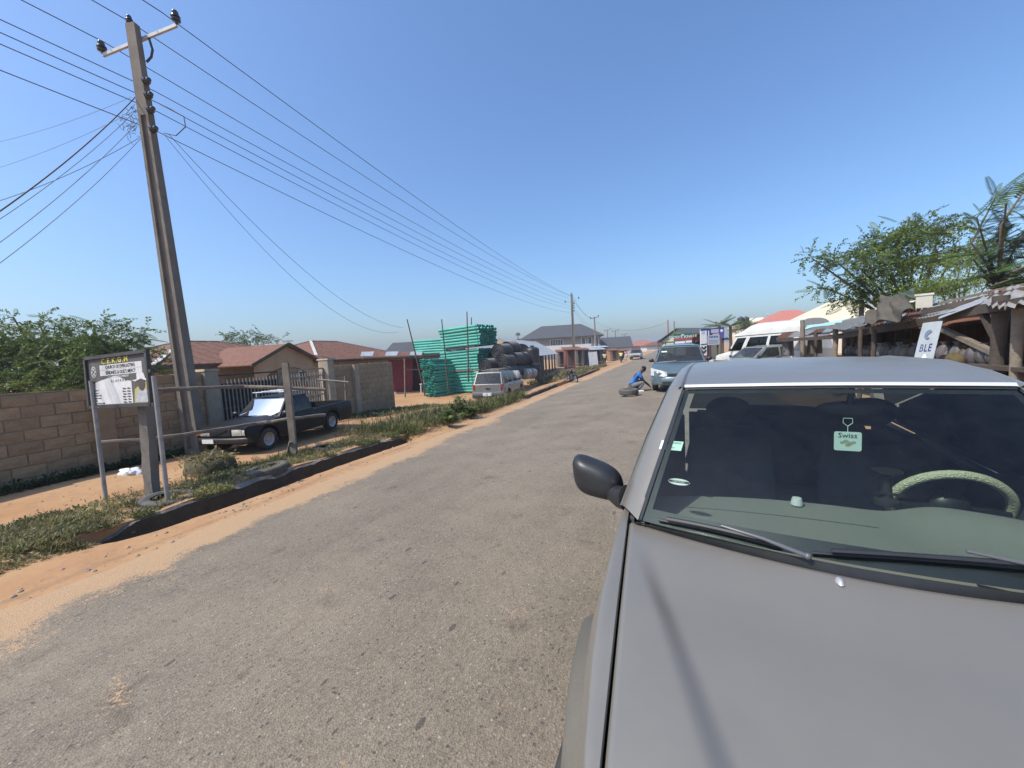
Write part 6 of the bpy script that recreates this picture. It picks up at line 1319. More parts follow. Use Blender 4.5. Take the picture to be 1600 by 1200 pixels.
van2 = dict(L=4.9, W=1.95, rw=.33, yf=.85, yr=3.7, zb=.32, paint=mVan, deck=[(0, .95), (.15, 1.0), (.95, 1.16), (1.1, 1.18), (4.9, 1.18)], cab=[(.92, 1.14), (1.42, 1.92), (4.75, 1.95), (4.86, 1.18)], wins=[(.03, .20), (.26, .56), (.60, .93)], parts=[tv_parts], rearwin=False, wr=.90, wb=.95, nose=.05, tail=.01, roofcrown=.02, cat='van', glass=mTint)
pf_, pb_ = at(1140, 548, 20.6), at(1232, 548, 17.4); dd = Vector((pf_.x-pb_.x, pf_.y-pb_.y, 0)).normalized(); rz_ = math.atan2(dd.x, -dd.y)
base = Vector((pf_.x, pf_.y, .02)); off = Matrix.Rotation(rz_, 3, 'Z') @ Vector((-.95, 1.0, 0)); off2 = Matrix.Rotation(rz_, 3, 'Z') @ Vector((.95, 1.0, 0)); off = off if (base-off).length > (base-off2).length else off2
car('white_van', 'old white high roof van parked beside the market stalls', base-off, rz_, van2)
mGreyCar = M('grey_green_paint', (.22, .24, .23), .35, coat=.5)
hb = dict(L=4.1, W=1.68, rw=.30, yf=.8, yr=3.3, zb=.25, paint=mGreyCar, glass=glass('clear_glass', (.6, .66, .64), 1.5, .0, .05), deck=[(0, .62), (.1, .72), (1.1, .88), (4.0, .92), (4.1, .86)], cab=[(1.05, .88), (1.75, 1.38), (3.2, 1.40), (3.85, .93)], wins=[(.08, .46), (.50, .78), (.82, .94)], parts=[suv_front], wr=.62)
gc = at(1126, 556, 17.6); car('grey_car', 'grey green hatchback parked side on in front of the white van', (gc.x, gc.y, 0.02), R(-58), hb)
# street signs on the right
def board(name, label, quad, d, mat, posts=True, extra=None, zg=0, cat='sign', thick=.06):
    P = [at(px, py, d) for px, py in quad]; o = (P[2]+P[3])/2; base = Vector((o.x, o.y, zg)); r = thing(name, label, cat, base); X = (P[1]-P[0]).normalized(); Yv = Vector((0, 0, 1)); N = X.cross(Yv).normalized()
    c = (P[0]+P[1]+P[2]+P[3])/4; w = ((P[1]-P[0]).length+(P[2]-P[3]).length)/2; h = ((P[0]-P[3]).length+(P[1]-P[2]).length)/2
    m4 = Matrix((X, X.cross(-N) if False else Yv, X.cross(Yv))).transposed().to_4x4(); m4.translation = c-base
    f = lambda x, y, z=0: m4 @ Vector((x*w, y*h, z))
    mb = MB(); mb.prism([(-.5, -.5), (.5, -.5), (.5, .5), (-.5, .5)], -thick, 0, lambda a, b, cc: f(a, b, cc)); pan = mb.build('panel', mat, r)
    if posts:
        for x in (-.42, .42): mb = MB(); q = f(x, 0); mb.bar((q.x, q.y, -.1), (q.x, q.y, f(x, .5).z), .08, .08); po = mb.build('post', mWoodDk, r); po.location = (m4.to_3x3() @ Vector((0, 0, -.12)))
    def patch(x0, y0, x1, y1, mt, nm='print_band', z=.004): mb = MB(); mb.prism([(x0, y0), (x1, y0), (x1, y1), (x0, y1)], 0, z, lambda a, b, cc: f(a, b, cc)); return mb.build(nm, mt, pan)
    def wr_(s, x, y, size, mt, sx=1, bold=0, z=.012): return text('lettering', s, size*h, mt, pan, m4 @ Matrix.Translation((x*w, y*h, z)), sx=sx, bold=bold)
    return r, patch, wr_, f, w, h
mGreenS = M('sign_green', (.02, .12, .08), .6); mRedS = M('sign_red', (.40, .06, .07), .6); mNavy = M('sign_navy', (.03, .035, .16), .6); mPurp = M('sign_purple', (.10, .09, .28), .6); mGreyS = M('sign_grey', (.42, .44, .48), .6); mPinkS = M('sign_pink', (.6, .38, .42), .6)
r, patch, wr_, f, w, h = board('shop_signboard', 'green white and red shop signboard reading god s knot behind the minivan', [(1052.5, 522), (1081, 520), (1082, 535.5), (1053.5, 538)], 34, mGreenS)
patch(-.49, -.18, .49, .02, mRedS); patch(-.45, -.46, .10, -.26, mWhiteP); patch(.14, -.44, .48, -.24, mWhiteP); patch(-.1, .30, .06, .42, mWhiteP, 'emblem'); wr_("GOD'S KNOT", 0, .16, .34, mWhiteP, sx=1.35, bold=.006)
corrA = at(1054, 539, 33.2); mb = MB(); mb.add([at(1054, 540.5, 33), at(1083, 537, 33), at(1081, 536.5, 35), at(1054, 539, 35), at(1054, 540.9, 33), at(1083, 537.4, 33), at(1081, 536.9, 35), at(1054, 539.4, 35)], [(0, 1, 2, 3), (7, 6, 5, 4), (0, 4, 5, 1), (1, 5, 6, 2), (2, 6, 7, 3), (3, 7, 4, 0)]); tag(mb.build('awning', mZinc), 'pale awning under the green and red shop signboard', 'awning')
bs = at(1089, 530, 35); zz = 0; r = thing('brown_shop', 'brown shuttered shop between the green signboard and the white sign column', 'shop', (bs.x, bs.y, 0), R(-10)); mb = MB(); mb.box((0, 1.2, 1.2), (1.9, 2.4, 2.5)); mb.build('wall', mRedBrown, r); mb = MB(); mb.box((0, .9, 2.55), (2.3, 3.4, .12)); mb.build('roof', mWoodDk, r); mb = MB(); mb.box((.1, -.03, .95), (.8, .06, 1.8)); mb.build('door', mDark, r)
g1 = at(1083, 530, 48); hip_house('far_house', 'green grey gabled house behind the green and red shop signboard', (g1.x, g1.y), 7, 4.2, R(60), -.3, 2.2, 3.6, M('pale_green_wall', (.42, .45, .32), .9), mGreyRoof, cap=None, gable=True)
r, patch, wr_, f, w, h = board('sign_column', 'tall white sign column with dark chevron marks beside the blue board', [(1095.5, 514.5), (1104.5, 513.5), (1104.5, 555), (1094, 556)], 22, mWhiteP, posts=False)
patch(-.5, .43, .5, .5, mNavy); patch(-.3, .30, .2, .40, mGreyS); patch(-.5, -.10, .5, -.06, mBlackInk)
mb = MB()
for q in (-.22, -.36):
    for s in (-1, 1): mb.bar(f(s*.36, q+.06, .006), f(0, q-.04, .006), .09, .01, up=(f(0, 0, 1)-f(0, 0, 0)))
mb.build('chevron', mBlackInk, bpy.data.objects[-1] if False else r)
r, patch, wr_, f, w, h = board('shop_board', 'navy and purple shop board above the grey one', [(1105, 513.5), (1133.5, 511.5), (1134, 528), (1105.5, 530)], 22.5, mNavy)
patch(.42, -.5, .5, .5, mGreyS); patch(.16, -.5, .40, .38, mPurp); patch(-.3, .05, .12, .40, mGreyS); patch(-.22, -.36, .14, -.02, mPinkS); patch(-.46, -.3, -.40, .3, mWhiteP)
mb = MB(); mb.lathe([(.0, .006), (.085, .006), (.085, .0)], 16, Matrix.Translation(f(.28, .22, .004)) @ (f(0, 0, 1)-f(0, 0, 0)).to_track_quat('Z', 'Y').to_matrix().to_4x4()); mb.build('emblem', mWhiteP, r)
r, patch, wr_, f, w, h = board('notice_board', 'grey lettered notice board under the navy shop board', [(1105.5, 524), (1124, 523), (1124.5, 537.5), (1106, 540)], 22, mGreyS)
for i in range(6): patch(-.36+i*.13, .22, -.28+i*.13, .40, mNavy, 'letter_mark')
for i in range(3): patch(-.4, -.06-.14*i, .38, -.03-.14*i, mNavy, 'text_line')
for px, py, d, nm in ((1043.5, 500, 60, 'reddish wooden pole on the right of the road beyond the minivan'), (1053.3, 502, 40, 'thin grey pole at the left end of the green signboard')):
    t_ = at(px, py, d); mb = MB(); mb.tube([(t_.x, t_.y, -.5), t_], [.12 if d > 50 else .06, .09 if d > 50 else .05], 7); tag(mb.build('timber_pole', M('red_pole', (.28, .13, .10), .9) if d > 50 else mPoleC), nm, 'pole')
for i, (px, py) in enumerate(((1028, 531), (1031, 530), (1034.5, 531), (1038, 527))):
    t_ = at(px, py, 90); mb = MB(); mb.tube([(t_.x, t_.y, -.5), t_], .12, 6); tag(mb.build('timber_pole', mWoodDk), 'far dark post over the minivan roof, %s from the left' % ('first', 'second', 'third', 'fourth')[i], 'pole', 'far posts beyond the minivan')
# houses on the right
g1 = at(1216, 505, 62); hip_house('pink_roof_house', 'house with salmon pink hipped roof and dark red fascia behind the white van', (g1.x+2, g1.y+3), 10.5, 9, R(-12), -.3, 4.0, 6.3, mCream, M('salmon_roof', (.43, .155, .115), .7, (.37, .13, .095), 2, .5), cap=None, windows=[(-1, -4.0, 3.4, 1.2, .8), (-1, 0, 3.4, 1.2, .8), (-1, 3, 3.4, 1.2, .8)])
g1 = at(1300, 498, 46); hip_house('cream_roof_house', 'house with broad cream hipped roof beside the pink roofed one', (g1.x+1.5, g1.y+3), 11, 10, R(-15), -.2, 3.35, 6.0, mCream, M('cream_roof', (.60, .54, .38), .7, (.54, .48, .33), 2, .5), cap=None)
g1 = at(1180, 505, 80); hip_house('far_house', 'cream far house with pale roof next to the rooftop tanks', (g1.x, g1.y), 8, 6, R(-20), -.3, 4.3, 6.2, mCream, mCream, cap=None)
for i, px in enumerate((1157.5, 1165.5)):
    c = at(px, 499, 70); r = thing('roof_tank', ('left', 'right')[i]+' dark rooftop water tank behind the white van', 'water tank', (c.x, c.y, c.z-.9)); link('shell', tmB, r)
c = at(1161, 503.5, 70.2); r = thing('tank_stand', 'block tower carrying the two dark rooftop tanks', 'tower', (c.x, c.y, -.3)); mb = MB(); mb.box((0, 0, (c.z+.0)/2), (2.2, 1.6, c.z+.3)); mb.build('tower_wall', mCream, r); mb = MB(); mb.box((0, 0, c.z+.2), (2.6, 1.9, .12)); mb.build('platform', mConc, r)
def palm(label, px, py, d, n, L):
    c = at(px, py, d); r = thing('palm_tree', label, 'palm', (c.x, c.y, -.3)); mb = MB(); mb.tube([(0, 0, 0), (.05, 0, c.z*.5), (0, 0, c.z+.3)], [.2, .16, .14], 8); mb.build('trunk', mBark, r, 60)
    sp = [((0, 0, c.z+.3), (math.cos(a), math.sin(a), e), L*random.uniform(.8, 1.15), random.uniform(-.3, .3)) for a, e in [(2*pi*i/n+random.uniform(-.2, .2), random.uniform(.0, 1.0)) for i in range(n)]]
    V, Fq = fronds(sp, FT2); np_obj('crown', V, Fq, mLeafDk, r)
palm('small palm with spread fronds above the navy shop board', 1124, 508, 42, 16, 1.6); palm('paler palm just right of the navy shop board', 1141, 509, 42, 14, 1.5); palm('palm tuft in front of the rooftop tanks', 1164, 507, 55, 16, 1.6)
tw = at(1200, 488, 120); mb = MB(); mb.tube([(tw.x, tw.y, 0), tw], .10, 5); [mb.box((tw.x, tw.y, tw.z-.6-q), (.7, .5, .5)) for q in (0, 1.3)]; tag(mb.build('radio_mast', mGreyS), 'thin far radio mast above the pink roof', 'mast')
tw = at(809, 519, 150); mb = MB(); mb.tube([(tw.x, tw.y, 0), tw], .16, 5); [mb.cyl((tw.x, tw.y, tw.z-.4-q*2.2), (tw.x, tw.y, tw.z-1.3-q*2.2), .8, 1.0, 8) for q in range(3)]; tag(mb.build('radio_mast', mIron), 'far mast with three dark drums over the white shed roof', 'mast')

# market stalls
SX = 4.0
mTarp = M('brown_tarp', (.095, .08, .058), .85, (.068, .057, .042), 3, .5, bump=.4, bsc=9); mTarpG = M('grey_tarp', (.15, .15, .145), .8, (.10, .10, .098), 3, .5, bump=.4, bsc=9); mTarpC = M('cream_tarp', (.55, .52, .44), .85, (.45, .42, .35), 3, .5)
mOldZinc = M('old_zinc', (.42, .40, .36), .6, (.33, .30, .26), 3, .5, metal=.3, c3=(.25, .17, .12), sc3=5, mix3=.3)
st = thing('market_stall', 'rough timber market stall with patched iron roof at the right edge', 'stall', (SX, 8, 0)); O_ = Vector(st.location)
def post(px, py0, py1, d, r_, mat=mWoodDk, nm='post'):
    a = at(px, py1, d); mb = MB(); n = 6; mb.tube([Vector((a.x, a.y, -.1))-O_]+[Vector((a.x+random.uniform(-.012, .012), a.y, lerp(0, a.z, (i+1)/n)))-O_ for i in range(n)], [r_*random.uniform(.92, 1.08) for _ in range(n+1)], 9); return mb.build(nm, mat, st, 60)
post(1592, 600, 468, 5.3, .062, mWood); post(1563, 600, 462, 5.7, .085, mWoodDk); post(1306, 560, 512, 10.5, .06, mWood); post(1254, 560, 500, 13.2, .07, mWood); post(1275, 560, 520, 12, .05); post(1345, 560, 515, 9.2, .045); post(1366, 560, 515, 8.6, .045); post(1640, 640, 462, 4.7, .07, mWood)
def beam(pts, w, h, nm='beam', mat=mWoodDk):
    for i in range(len(pts)-1):
        mb = MB(); mb.bar(at(*pts[i])-O_, at(*pts[i+1])-O_, w, h); mb.build(nm, mat, st)
beam([(1468, 512, 7.0), (1563, 556, 5.75)], .09, .07, 'brace', mWood); beam([(1530, 478, 6.0), (1556, 529, 5.75)], .08, .06, 'brace', mWoodDk)
beam([(1320, 524, 10), (1405, 510, 8.2), (1462, 500, 7.0), (1535, 483, 5.9), (1660, 462, 4.6)], .06, .14); beam([(1215, 532, 14.5), (1320, 526, 10)], .06, .10); beam([(1440, 488, 7.4), (1560, 462, 6.6), (1660, 440, 6)], .05, .10, 'beam', mWoodDk)
beam([(1455, 477, 8), (1545, 456, 7.6), (1660, 432, 7.2)], .09, .05, 'plank', mWood)
# roofing sheets (front edge towards the road, back edge higher up)
def sheet(f0, f1, b1, b0, mat, rag=.06, long=False, pitch=.09, amp=.018):
    if long: corrugated(at(*f0)-O_, at(*b0)-O_, at(*b1)-O_, at(*f1)-O_, mat, 'roofing_sheet', st, pitch=pitch, amp=amp, nv=8, rag=rag)
    else: corrugated(at(*f0)-O_, at(*f1)-O_, at(*b1)-O_, at(*b0)-O_, mat, 'roofing_sheet', st, pitch=pitch, amp=amp, rag=rag)
sheet((1465, 499, 6.6), (1533, 474, 5.9), (1550, 460, 6.9), (1484, 480, 7.6), mZinc, .04, True, .16, .012); sheet((1545, 478, 5.4), (1573, 482, 5.1), (1592, 445, 7.0), (1528, 463, 7.2), mOldZinc, .012, False, .16, .03); sheet((1570, 482, 5.1), (1660, 462, 4.4), (1690, 430, 6.4), (1585, 448, 6.9), mOldZinc, .012, False, .16, .03); sheet((1540, 460, 7.0), (1650, 440, 6.3), (1680, 425, 8), (1560, 450, 8.5), mRust)
for i in range(7):
    a, b = 1212+i*17, 1212+(i+1.1)*17; ya, yb = 530-i*2.0, 530-(i+1.1)*2.0; da, db = 15-.62*i, 15-.62*(i+1.1); sheet((a, ya, da), (b, yb, db), (b+10, yb-9, db+2), (a+10, ya-9, da+2), (mRust, mOldZinc, mOldZinc, mRust, mZinc, mOldZinc, mZinc)[i], .10)
for i in range(4): sheet((1350+i*28, 511-i*4.2, 9.4-.5*i), (1380+i*28, 506.5-i*4.2, 8.9-.5*i), (1392+i*28, 493-i*4, 10.6-.5*i), (1360+i*28, 497-i*4, 11.2-.5*i), (mRust, mOldZinc, mRust, mOldZinc)[i])
def tarp(label, quad, mat, amp=.05, seed=0, hang=0):
    P = [at(*q) for q in quad]; r_ = random.Random(seed); ph = [r_.uniform(0, 6) for _ in range(8)]; mb = MB(); n = (P[1]-P[0]).cross(P[3]-P[0]).normalized(); n = n if n.z > 0 else -n
    def f(u, v):
        p = P[0].lerp(P[1], u).lerp(P[3].lerp(P[2], u), v); q = abs(math.sin(u*7+2.5*v+ph[0]))*.6+abs(math.sin(u*4-5*v+ph[1]))*.7+.3*math.sin(u*17+ph[2])*math.sin(v*11+ph[3])
        return p+n*(amp*q+.03)-Vector((0, 0, hang*math.sin(pi*u)*(1-v)))
    mb.grid(f, 40, 24); mb.grid(lambda u, v: Vector(f(u, v))-n*.008, 40, 24); return tag(mb.build('tarpaulin', mat, smooth=45), label, 'tarp')
tarp('crumpled brown tarpaulin thrown over the stall roof', [(1354, 512, 8.6), (1435, 492, 6.9), (1428, 470, 8.0), (1388, 470, 9.2)], mTarp, .14, 3, .10)
tarp('grey tarpaulin on the stall roof left of the brown one', [(1296, 519, 10.4), (1357, 513, 8.9), (1362, 497, 9.8), (1318, 504, 11.2)], mTarpG, .06, 5, .03)
tarp('cream cloth strip along the ridge of the stall roof', [(1352, 497, 9.9), (1440, 476, 8.0), (1446, 471, 8.6), (1356, 490, 10.6)], mTarpC, .05, 7)
tarp('dark green tarpaulin rolled behind the pale box on the stall', [(1400, 476, 8.6), (1432, 470, 8.2), (1430, 457, 8.5), (1398, 470, 9.2)], M('green_tarp', (.06, .08, .06), .85), .08, 9)
tarp('pale turquoise sheet on the far end of the stall roofs', [(1258, 516, 12.8), (1332, 506, 10.4), (1336, 500, 10.9), (1262, 511, 13.6)], M('turquoise_sheet', (.30, .52, .48), .6), .03, 11)
c = at(1444, 469, 8.0); r = thing('pale_box', 'pale grey lidded box standing on the stall roof', 'box', (c.x, c.y, c.z-.16), R(-25)); mb = MB(); mb.box((0, 0, .13), (.24, .2, .26)); mb.build('body', mTarpC, r); mb = MB(); mb.box((0, 0, .27), (.28, .23, .04)); mb.build('lid', mTarpC, r)
# back wall of boards keeps the stall dark
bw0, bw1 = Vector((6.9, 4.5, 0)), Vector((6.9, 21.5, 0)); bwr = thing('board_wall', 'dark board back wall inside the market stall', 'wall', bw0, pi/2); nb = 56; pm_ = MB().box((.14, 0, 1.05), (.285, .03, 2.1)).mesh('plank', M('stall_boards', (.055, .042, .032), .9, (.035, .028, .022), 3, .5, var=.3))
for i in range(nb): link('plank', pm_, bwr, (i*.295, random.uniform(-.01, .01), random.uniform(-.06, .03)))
corrugated(Vector((4.75, 4.4, 1.95)), Vector((4.75, 20.5, 1.66)), Vector((7.3, 20.5, 1.9)), Vector((7.3, 4.4, 2.28)), mRust, 'roof_lining', None).location = (0, 0, -.04)
o = [q for q in bpy.data.objects if q.name.startswith('roof_lining')][0]; tag(o, 'rusty inner roof of the market stall seen from below', 'roof')
for i, (x0, x1, yt, yb, d_, m_) in enumerate(((1222, 1240, 534, 556, 13.9, mTarpG), (1262, 1284, 529, 552, 12.4, mTarp), (1318, 1334, 526, 541, 10.6, mWoodDk), (1372, 1396, 518, 536, 9.2, mTarp), (1405, 1420, 513, 530, 8.6, mTarpG))):
    P_ = [at(x0, yt, d_+1), at(x1, yt-1, d_+.8), at(x1+1, yb, d_+.8), at(x0-1, yb+1, d_+1)]; mb = MB(); nn_ = (P_[1]-P_[0]).cross(P_[3]-P_[0]).normalized()
    for o_ in (0, .006): mb.grid(lambda u, v: P_[0].lerp(P_[1], u).lerp(P_[3].lerp(P_[2], u), v)+nn_*(.04*math.sin(u*9+i)*(.4+v)+o_), 14, 8)
    tag(mb.build('hanging_cloth', m_, smooth=60), ('dusty grey cloth hanging at the far end of the stalls', 'brown cloth hanging behind the second stall post', 'dark board hanging beside the middle stall post', 'brown cloth hanging over the bagged goods', 'grey cloth hanging left of the white banner')[i], 'cloth')
# table with bagged goods
tbx = thing('stall_table', 'long low stall table carrying bagged goods', 'table', (4.9, 10.6, 0)); mb = MB(); mb.box((0, 0, 1.14), (1.0, 6.4, .06)); mb.build('top', mWoodDk, tbx)
for sy in (-3, 0, 3):
    for sx in (-.42, .42): mb = MB(); mb.bar((sx, sy, 0), (sx, sy, 1.11), .07, .07); mb.build('leg', mWoodDk, tbx)
bagm = []
for k in range(4):
    mb = MB(); ph = [random.uniform(0, 6) for _ in range(4)]
    def bf(u, v):
        a = u*2*pi; t = v; rr = (.13*math.sin(pi*min(1, .15+t*.95))**.6+.02)*(1+.10*math.sin(5*a+ph[0])*t+.07*math.sin(9*a+ph[1])) if t < .8 else .045+.05*(t-.8)/.2*(1+.5*math.sin(6*a+ph[2])); return (rr*math.cos(a), rr*math.sin(a), t*.42)
    mb.grid(bf, 18, 12); mb.add([bf(i/18, 0) for i in range(18)], [tuple(range(18))]); bagm.append(mb)
bagcol = [M('bag_%s' % n, c, .6, c2, 12, .5, var=.25) for n, c, c2 in (('grey', (.12, .112, .10), (.075, .07, .064)), ('beige', (.11, .085, .06), (.07, .053, .04)), ('mauve', (.10, .083, .088), (.13, .11, .11)), ('white', (.15, .143, .135), (.10, .096, .09)))]
bmesh_ = [b.mesh('goods_bag', bagcol[i], 50) for i, b in enumerate(bagm)]
k = 0
for y in np.arange(8.3, 13.7, .21):
    for x in (4.62, 4.95, 5.25):
        o = link('goods_bag', bmesh_[k % 4], None, (x+random.uniform(-.04, .04), y+random.uniform(-.05, .05), 1.171), (0, 0, random.uniform(0, 6))); o.scale = (random.uniform(.62, .8),)*2+(random.uniform(.6, .85),)
        tag(o, 'tied %s plastic bag of goods on the stall table' % ('grey', 'beige', 'mauve', 'white')[k % 4], 'bag', '%s goods bags on the stall table' % ('grey', 'beige', 'mauve', 'white')[k % 4]); k += 1
lump('goods_sack', 'yellowish sack on the ground inside the dark stall', at(1490, 565, 6.6), .16, .15, .14, M('sack_yellow', (.10, .078, .035), .9), 'sack', .12)
# hanging banner
bn = thing('banner', 'torn white banner with blue letters hanging at the stall front', 'banner', at(1449, 530, 6.6)); O_b = Vector(bn.location)
Q = [at(1442, 505, 6.75)-O_b, at(1471, 501, 6.45)-O_b, at(1456, 565, 6.45)-O_b, at(1427, 565, 6.75)-O_b]
def bnf(u, v, off=0):
    p = Q[0].lerp(Q[1], u).lerp(Q[3].lerp(Q[2], u), v); n = (Q[1]-Q[0]).cross(Q[0]-Q[3]).normalized(); return p+n*(.005*math.sin(u*5+v*3)+.06*max(0, u-.75)*4*-.25+off)
mb = MB(); mb.grid(bnf, 16, 20); mb.grid(lambda u, v: bnf(u, v, -.004), 16, 20); mb.build('cloth', M('banner_white', (.36, .39, .40), .7, (.30, .33, .34), 4, .5), bn, 60)
X = (Q[1]-Q[0]).normalized(); Yv = (Q[0]-Q[3]).normalized(); Yv = (Yv-X*Yv.dot(X)).normalized(); N = X.cross(Yv); m4 = Matrix((X, Yv, N)).transposed().to_4x4(); m4.translation = bnf(.50, .66, .008); text('lettering', 'BLE', .19, mNavy, bn, m4, sx=.62, bold=.0, spacing=1.15)
m5 = m4.copy(); m5.translation = bnf(.52, .32, .008); mb = MB(); mb.prism([(.06*math.cos(a)-.01, .085*math.sin(a)) for a in np.linspace(.6, 2*pi-.9, 16)]+[(-.02, -.02)], 0, .003, lambda a, b, c: m5 @ Vector((a, b, c))); mb.build('emblem', M('banner_grey_blue', (.12, .17, .22), .7), bn)
m5 = m4.copy(); m5.translation = bnf(.55, .84, .010); mb = MB(); mb.prism([(-.04, -.05), (.05, -.05), (.02, .0), (.005, .03), (-.02, .0)], 0, .003, lambda a, b, c: m5 @ Vector((a, b, c))); mb.build('white_mark', mWhiteP, bn)
# parked motorcycle inside the stall shade
c = at(1238, 556, 14.5); motorbike('motorcycle standing in the shade at the far end of the stalls', (c.x, c.y, .06), R(100), 0)
# ------------------------------------------------------------------ trees and verge plants
def cl(px, py, d, r): return (tuple(at(px, py, d)), r)
b = at(1450, 560, 13); tree('leafy_tree', 'spreading leafy tree with feathery leaves behind the market stalls', (b.x, b.y, 0), [cl(1300, 402, 13, .5), cl(1335, 410, 13, .75), cl(1372, 395, 13.5, .95), cl(1400, 375, 13, .95), cl(1440, 365, 13.3, .95), cl(1470, 352, 13, .55), cl(1350, 440, 13, .7), cl(1395, 425, 12.6, .95), cl(1445, 410, 12.8, 1.0), cl(1490, 395, 13, .95), cl(1330, 470, 13.5, .6), cl(1380, 460, 13, .8), cl(1430, 455, 12.5, .8), cl(1290, 450, 13.5, .45), cl(1268, 403, 13, .35)], .55, 66, mLeaf, trunk_r=.12)
b = at(1480, 560, 11); tree('leafy_tree', 'brighter yellow green bushy tree just above the stall roof', (b.x, b.y, 0), [cl(1470, 447, 10.5, .55), cl(1500, 440, 10.5, .6), cl(1450, 460, 10.5, .5), cl(1520, 400, 11, .5), cl(1545, 440, 10.5, .6), cl(1500, 415, 11, .4), cl(1410, 465, 11, .45)], .36, 95, mLeafLt, trunk_r=.07)
b = at(1590, 560, 9.2); t3 = thing('fern_leaf_tree', 'near tree with long drooping fern like fronds at the right edge', 'tree', (b.x, b.y, 0)); bb = Vector(b); bb.z = 0; mb = MB(); sp = []
crown = at(1560, 445, 8.6)-bb; mb.tube([(0, 0, 0), Vector((0, 0, crown.z*.5)), crown], [.12, .10, .07], 9)
for (mx, my), (tx, ty), d, L in (((1512, 440), (1560, 300), 8.2, 1), ((1540, 420), (1625, 262), 7.8, 1), ((1560, 400), (1660, 330), 8, 1), ((1530, 430), (1590, 372), 8.4, 1), ((1560, 430), (1640, 400), 7.8, 1), ((1545, 440), (1600, 430), 8.0, 1)):
    p0, p1, p2 = crown, at((mx+tx)/2-18, (my+ty)/2+10, d)-bb, at(tx, ty, d)-bb; mb.tube([p0, p0.lerp(p1, .5)+Vector((0, 0, .05)), p1, p2], [.035, .025, .02, .012], 6)
    for k in range(9):
        q = p1.lerp(p2, .1+k*.1); out = (p2-p1).normalized()
        for s in (-1, 1): sp.append((q, tuple(out*.8+Vector(CR)*s*.35+Vector((0, 0, -.28)) + Vector((random.uniform(-.2, .2), random.uniform(-.2, .2), random.uniform(-.15, .1)))), random.uniform(.32, .52), random.uniform(-.4, .4)))
for i in range(170):
    c = random.choice([at(1560, 400, 8.4), at(1590, 385, 8.2), at(1560, 440, 8.6), at(1600, 430, 8.2), at(1640, 400, 8), at(1610, 350, 8.0)])-bb; dd = Vector((random.gauss(0, 1), random.gauss(0, 1), random.gauss(0, .6)+.25)).normalized(); sp.append((c+dd*random.uniform(.05, .45), tuple(dd+Vector((0, 0, -.2))), random.uniform(.35, .65), random.uniform(-.4, .4)))
big = []
for (x0, y0, d0), (x1, y1, d1) in (((1526, 340, 8.2), (1640, 222, 8.0)), ((1572, 318, 7.6), (1665, 215, 7.4)), ((1520, 405, 8.4), (1612, 352, 8.0)), ((1535, 430, 8.2), (1650, 385, 7.8)), ((1550, 410, 8.6), (1640, 330, 8.4)), ((1530, 415, 8.3), (1560, 345, 8.6)), ((1545, 450, 8.2), (1640, 430, 7.6)), ((1540, 445, 8.8), (1600, 395, 9))):
    a_ = at(x0, y0, d0)-bb; b_ = at(x1, y1, d1)-bb; mb.tube([crown, crown.lerp(a_, .55)+Vector((0, 0, -.05)), a_], [.03, .02, .014], 6); big.append((tuple(a_), tuple(b_-a_+Vector((0, 0, .12))), (b_-a_).length, random.uniform(-.9, .9)))
Vb, Fb = fronds(big, FT3); np_obj('long_fronds', Vb, Fb, mLeafDk, t3)
mb.build('trunk', mBark, t3, 60); V, Fq = fronds(sp, FT2); np_obj('crown', V, Fq, mLeafDk, t3)
b = at(1345, 480, 13.2); mb = MB(); mb.tube([(b.x, b.y, 0), tuple(at(1347, 452, 13.2))], [.09, .07], 8); tag(mb.build('bare_trunk', mBark), 'bare thin trunk standing in front of the cream roof', 'tree trunk')
# left tree behind the block wall
b = at(110, 590, 13); tree('leafy_tree', 'dense green tree behind the block wall at the left edge', (b.x, b.y, -.4), [cl(-30, 540, 12, 1.3), cl(20, 555, 12.5, 1.3), cl(60, 540, 12.5, 1.2), cl(100, 555, 12.5, 1.2), cl(140, 535, 12.8, 1.1), cl(175, 545, 13, 1.0), cl(205, 555, 13, .8), cl(160, 565, 12.5, 1.0), cl(40, 585, 12, 1.2), cl(110, 585, 12, 1.1), cl(60, 505, 12.5, .35), cl(20, 495, 12, .3), cl(215, 520, 13, .45), cl(150, 508, 12.6, .5), cl(180, 585, 12.2, .9), cl(225, 580, 13.4, .7), cl(-60, 500, 12, .6), cl(-10, 605, 11.6, 1.0), cl(50, 612, 11.6, 1.0), cl(115, 608, 11.8, 1.0), cl(175, 604, 12, .9), cl(-70, 560, 11.6, 1.2)], .55, 62, mLeaf, trunk_r=.14)
b = at(395, 545, 40); tree('leafy_tree', 'few round leafed branches poking above the rusty roof ridge', (b.x, b.y, -.6), [cl(362, 528, 40, .6), cl(378, 523, 40, .8), cl(390, 533, 40, .9), cl(405, 530, 40, .8), cl(418, 525, 40, .5), cl(372, 536, 40, .8), cl(437, 534, 41, .4)], 1.1, 16, mLeafDk, trunk_r=.14)
for (x0, n_, nm) in ((1175, 3, 'green bush in front of the rooftop tank tower'),):
    b = at(1166, 515, 56); tree('bush', nm, (b.x, b.y, -.2), [cl(1163, 509, 56, 1.3), cl(1170, 513, 56, 1.4), cl(1157, 514, 56, 1.2)], .8, 20, mLeaf, trunk_r=.1)
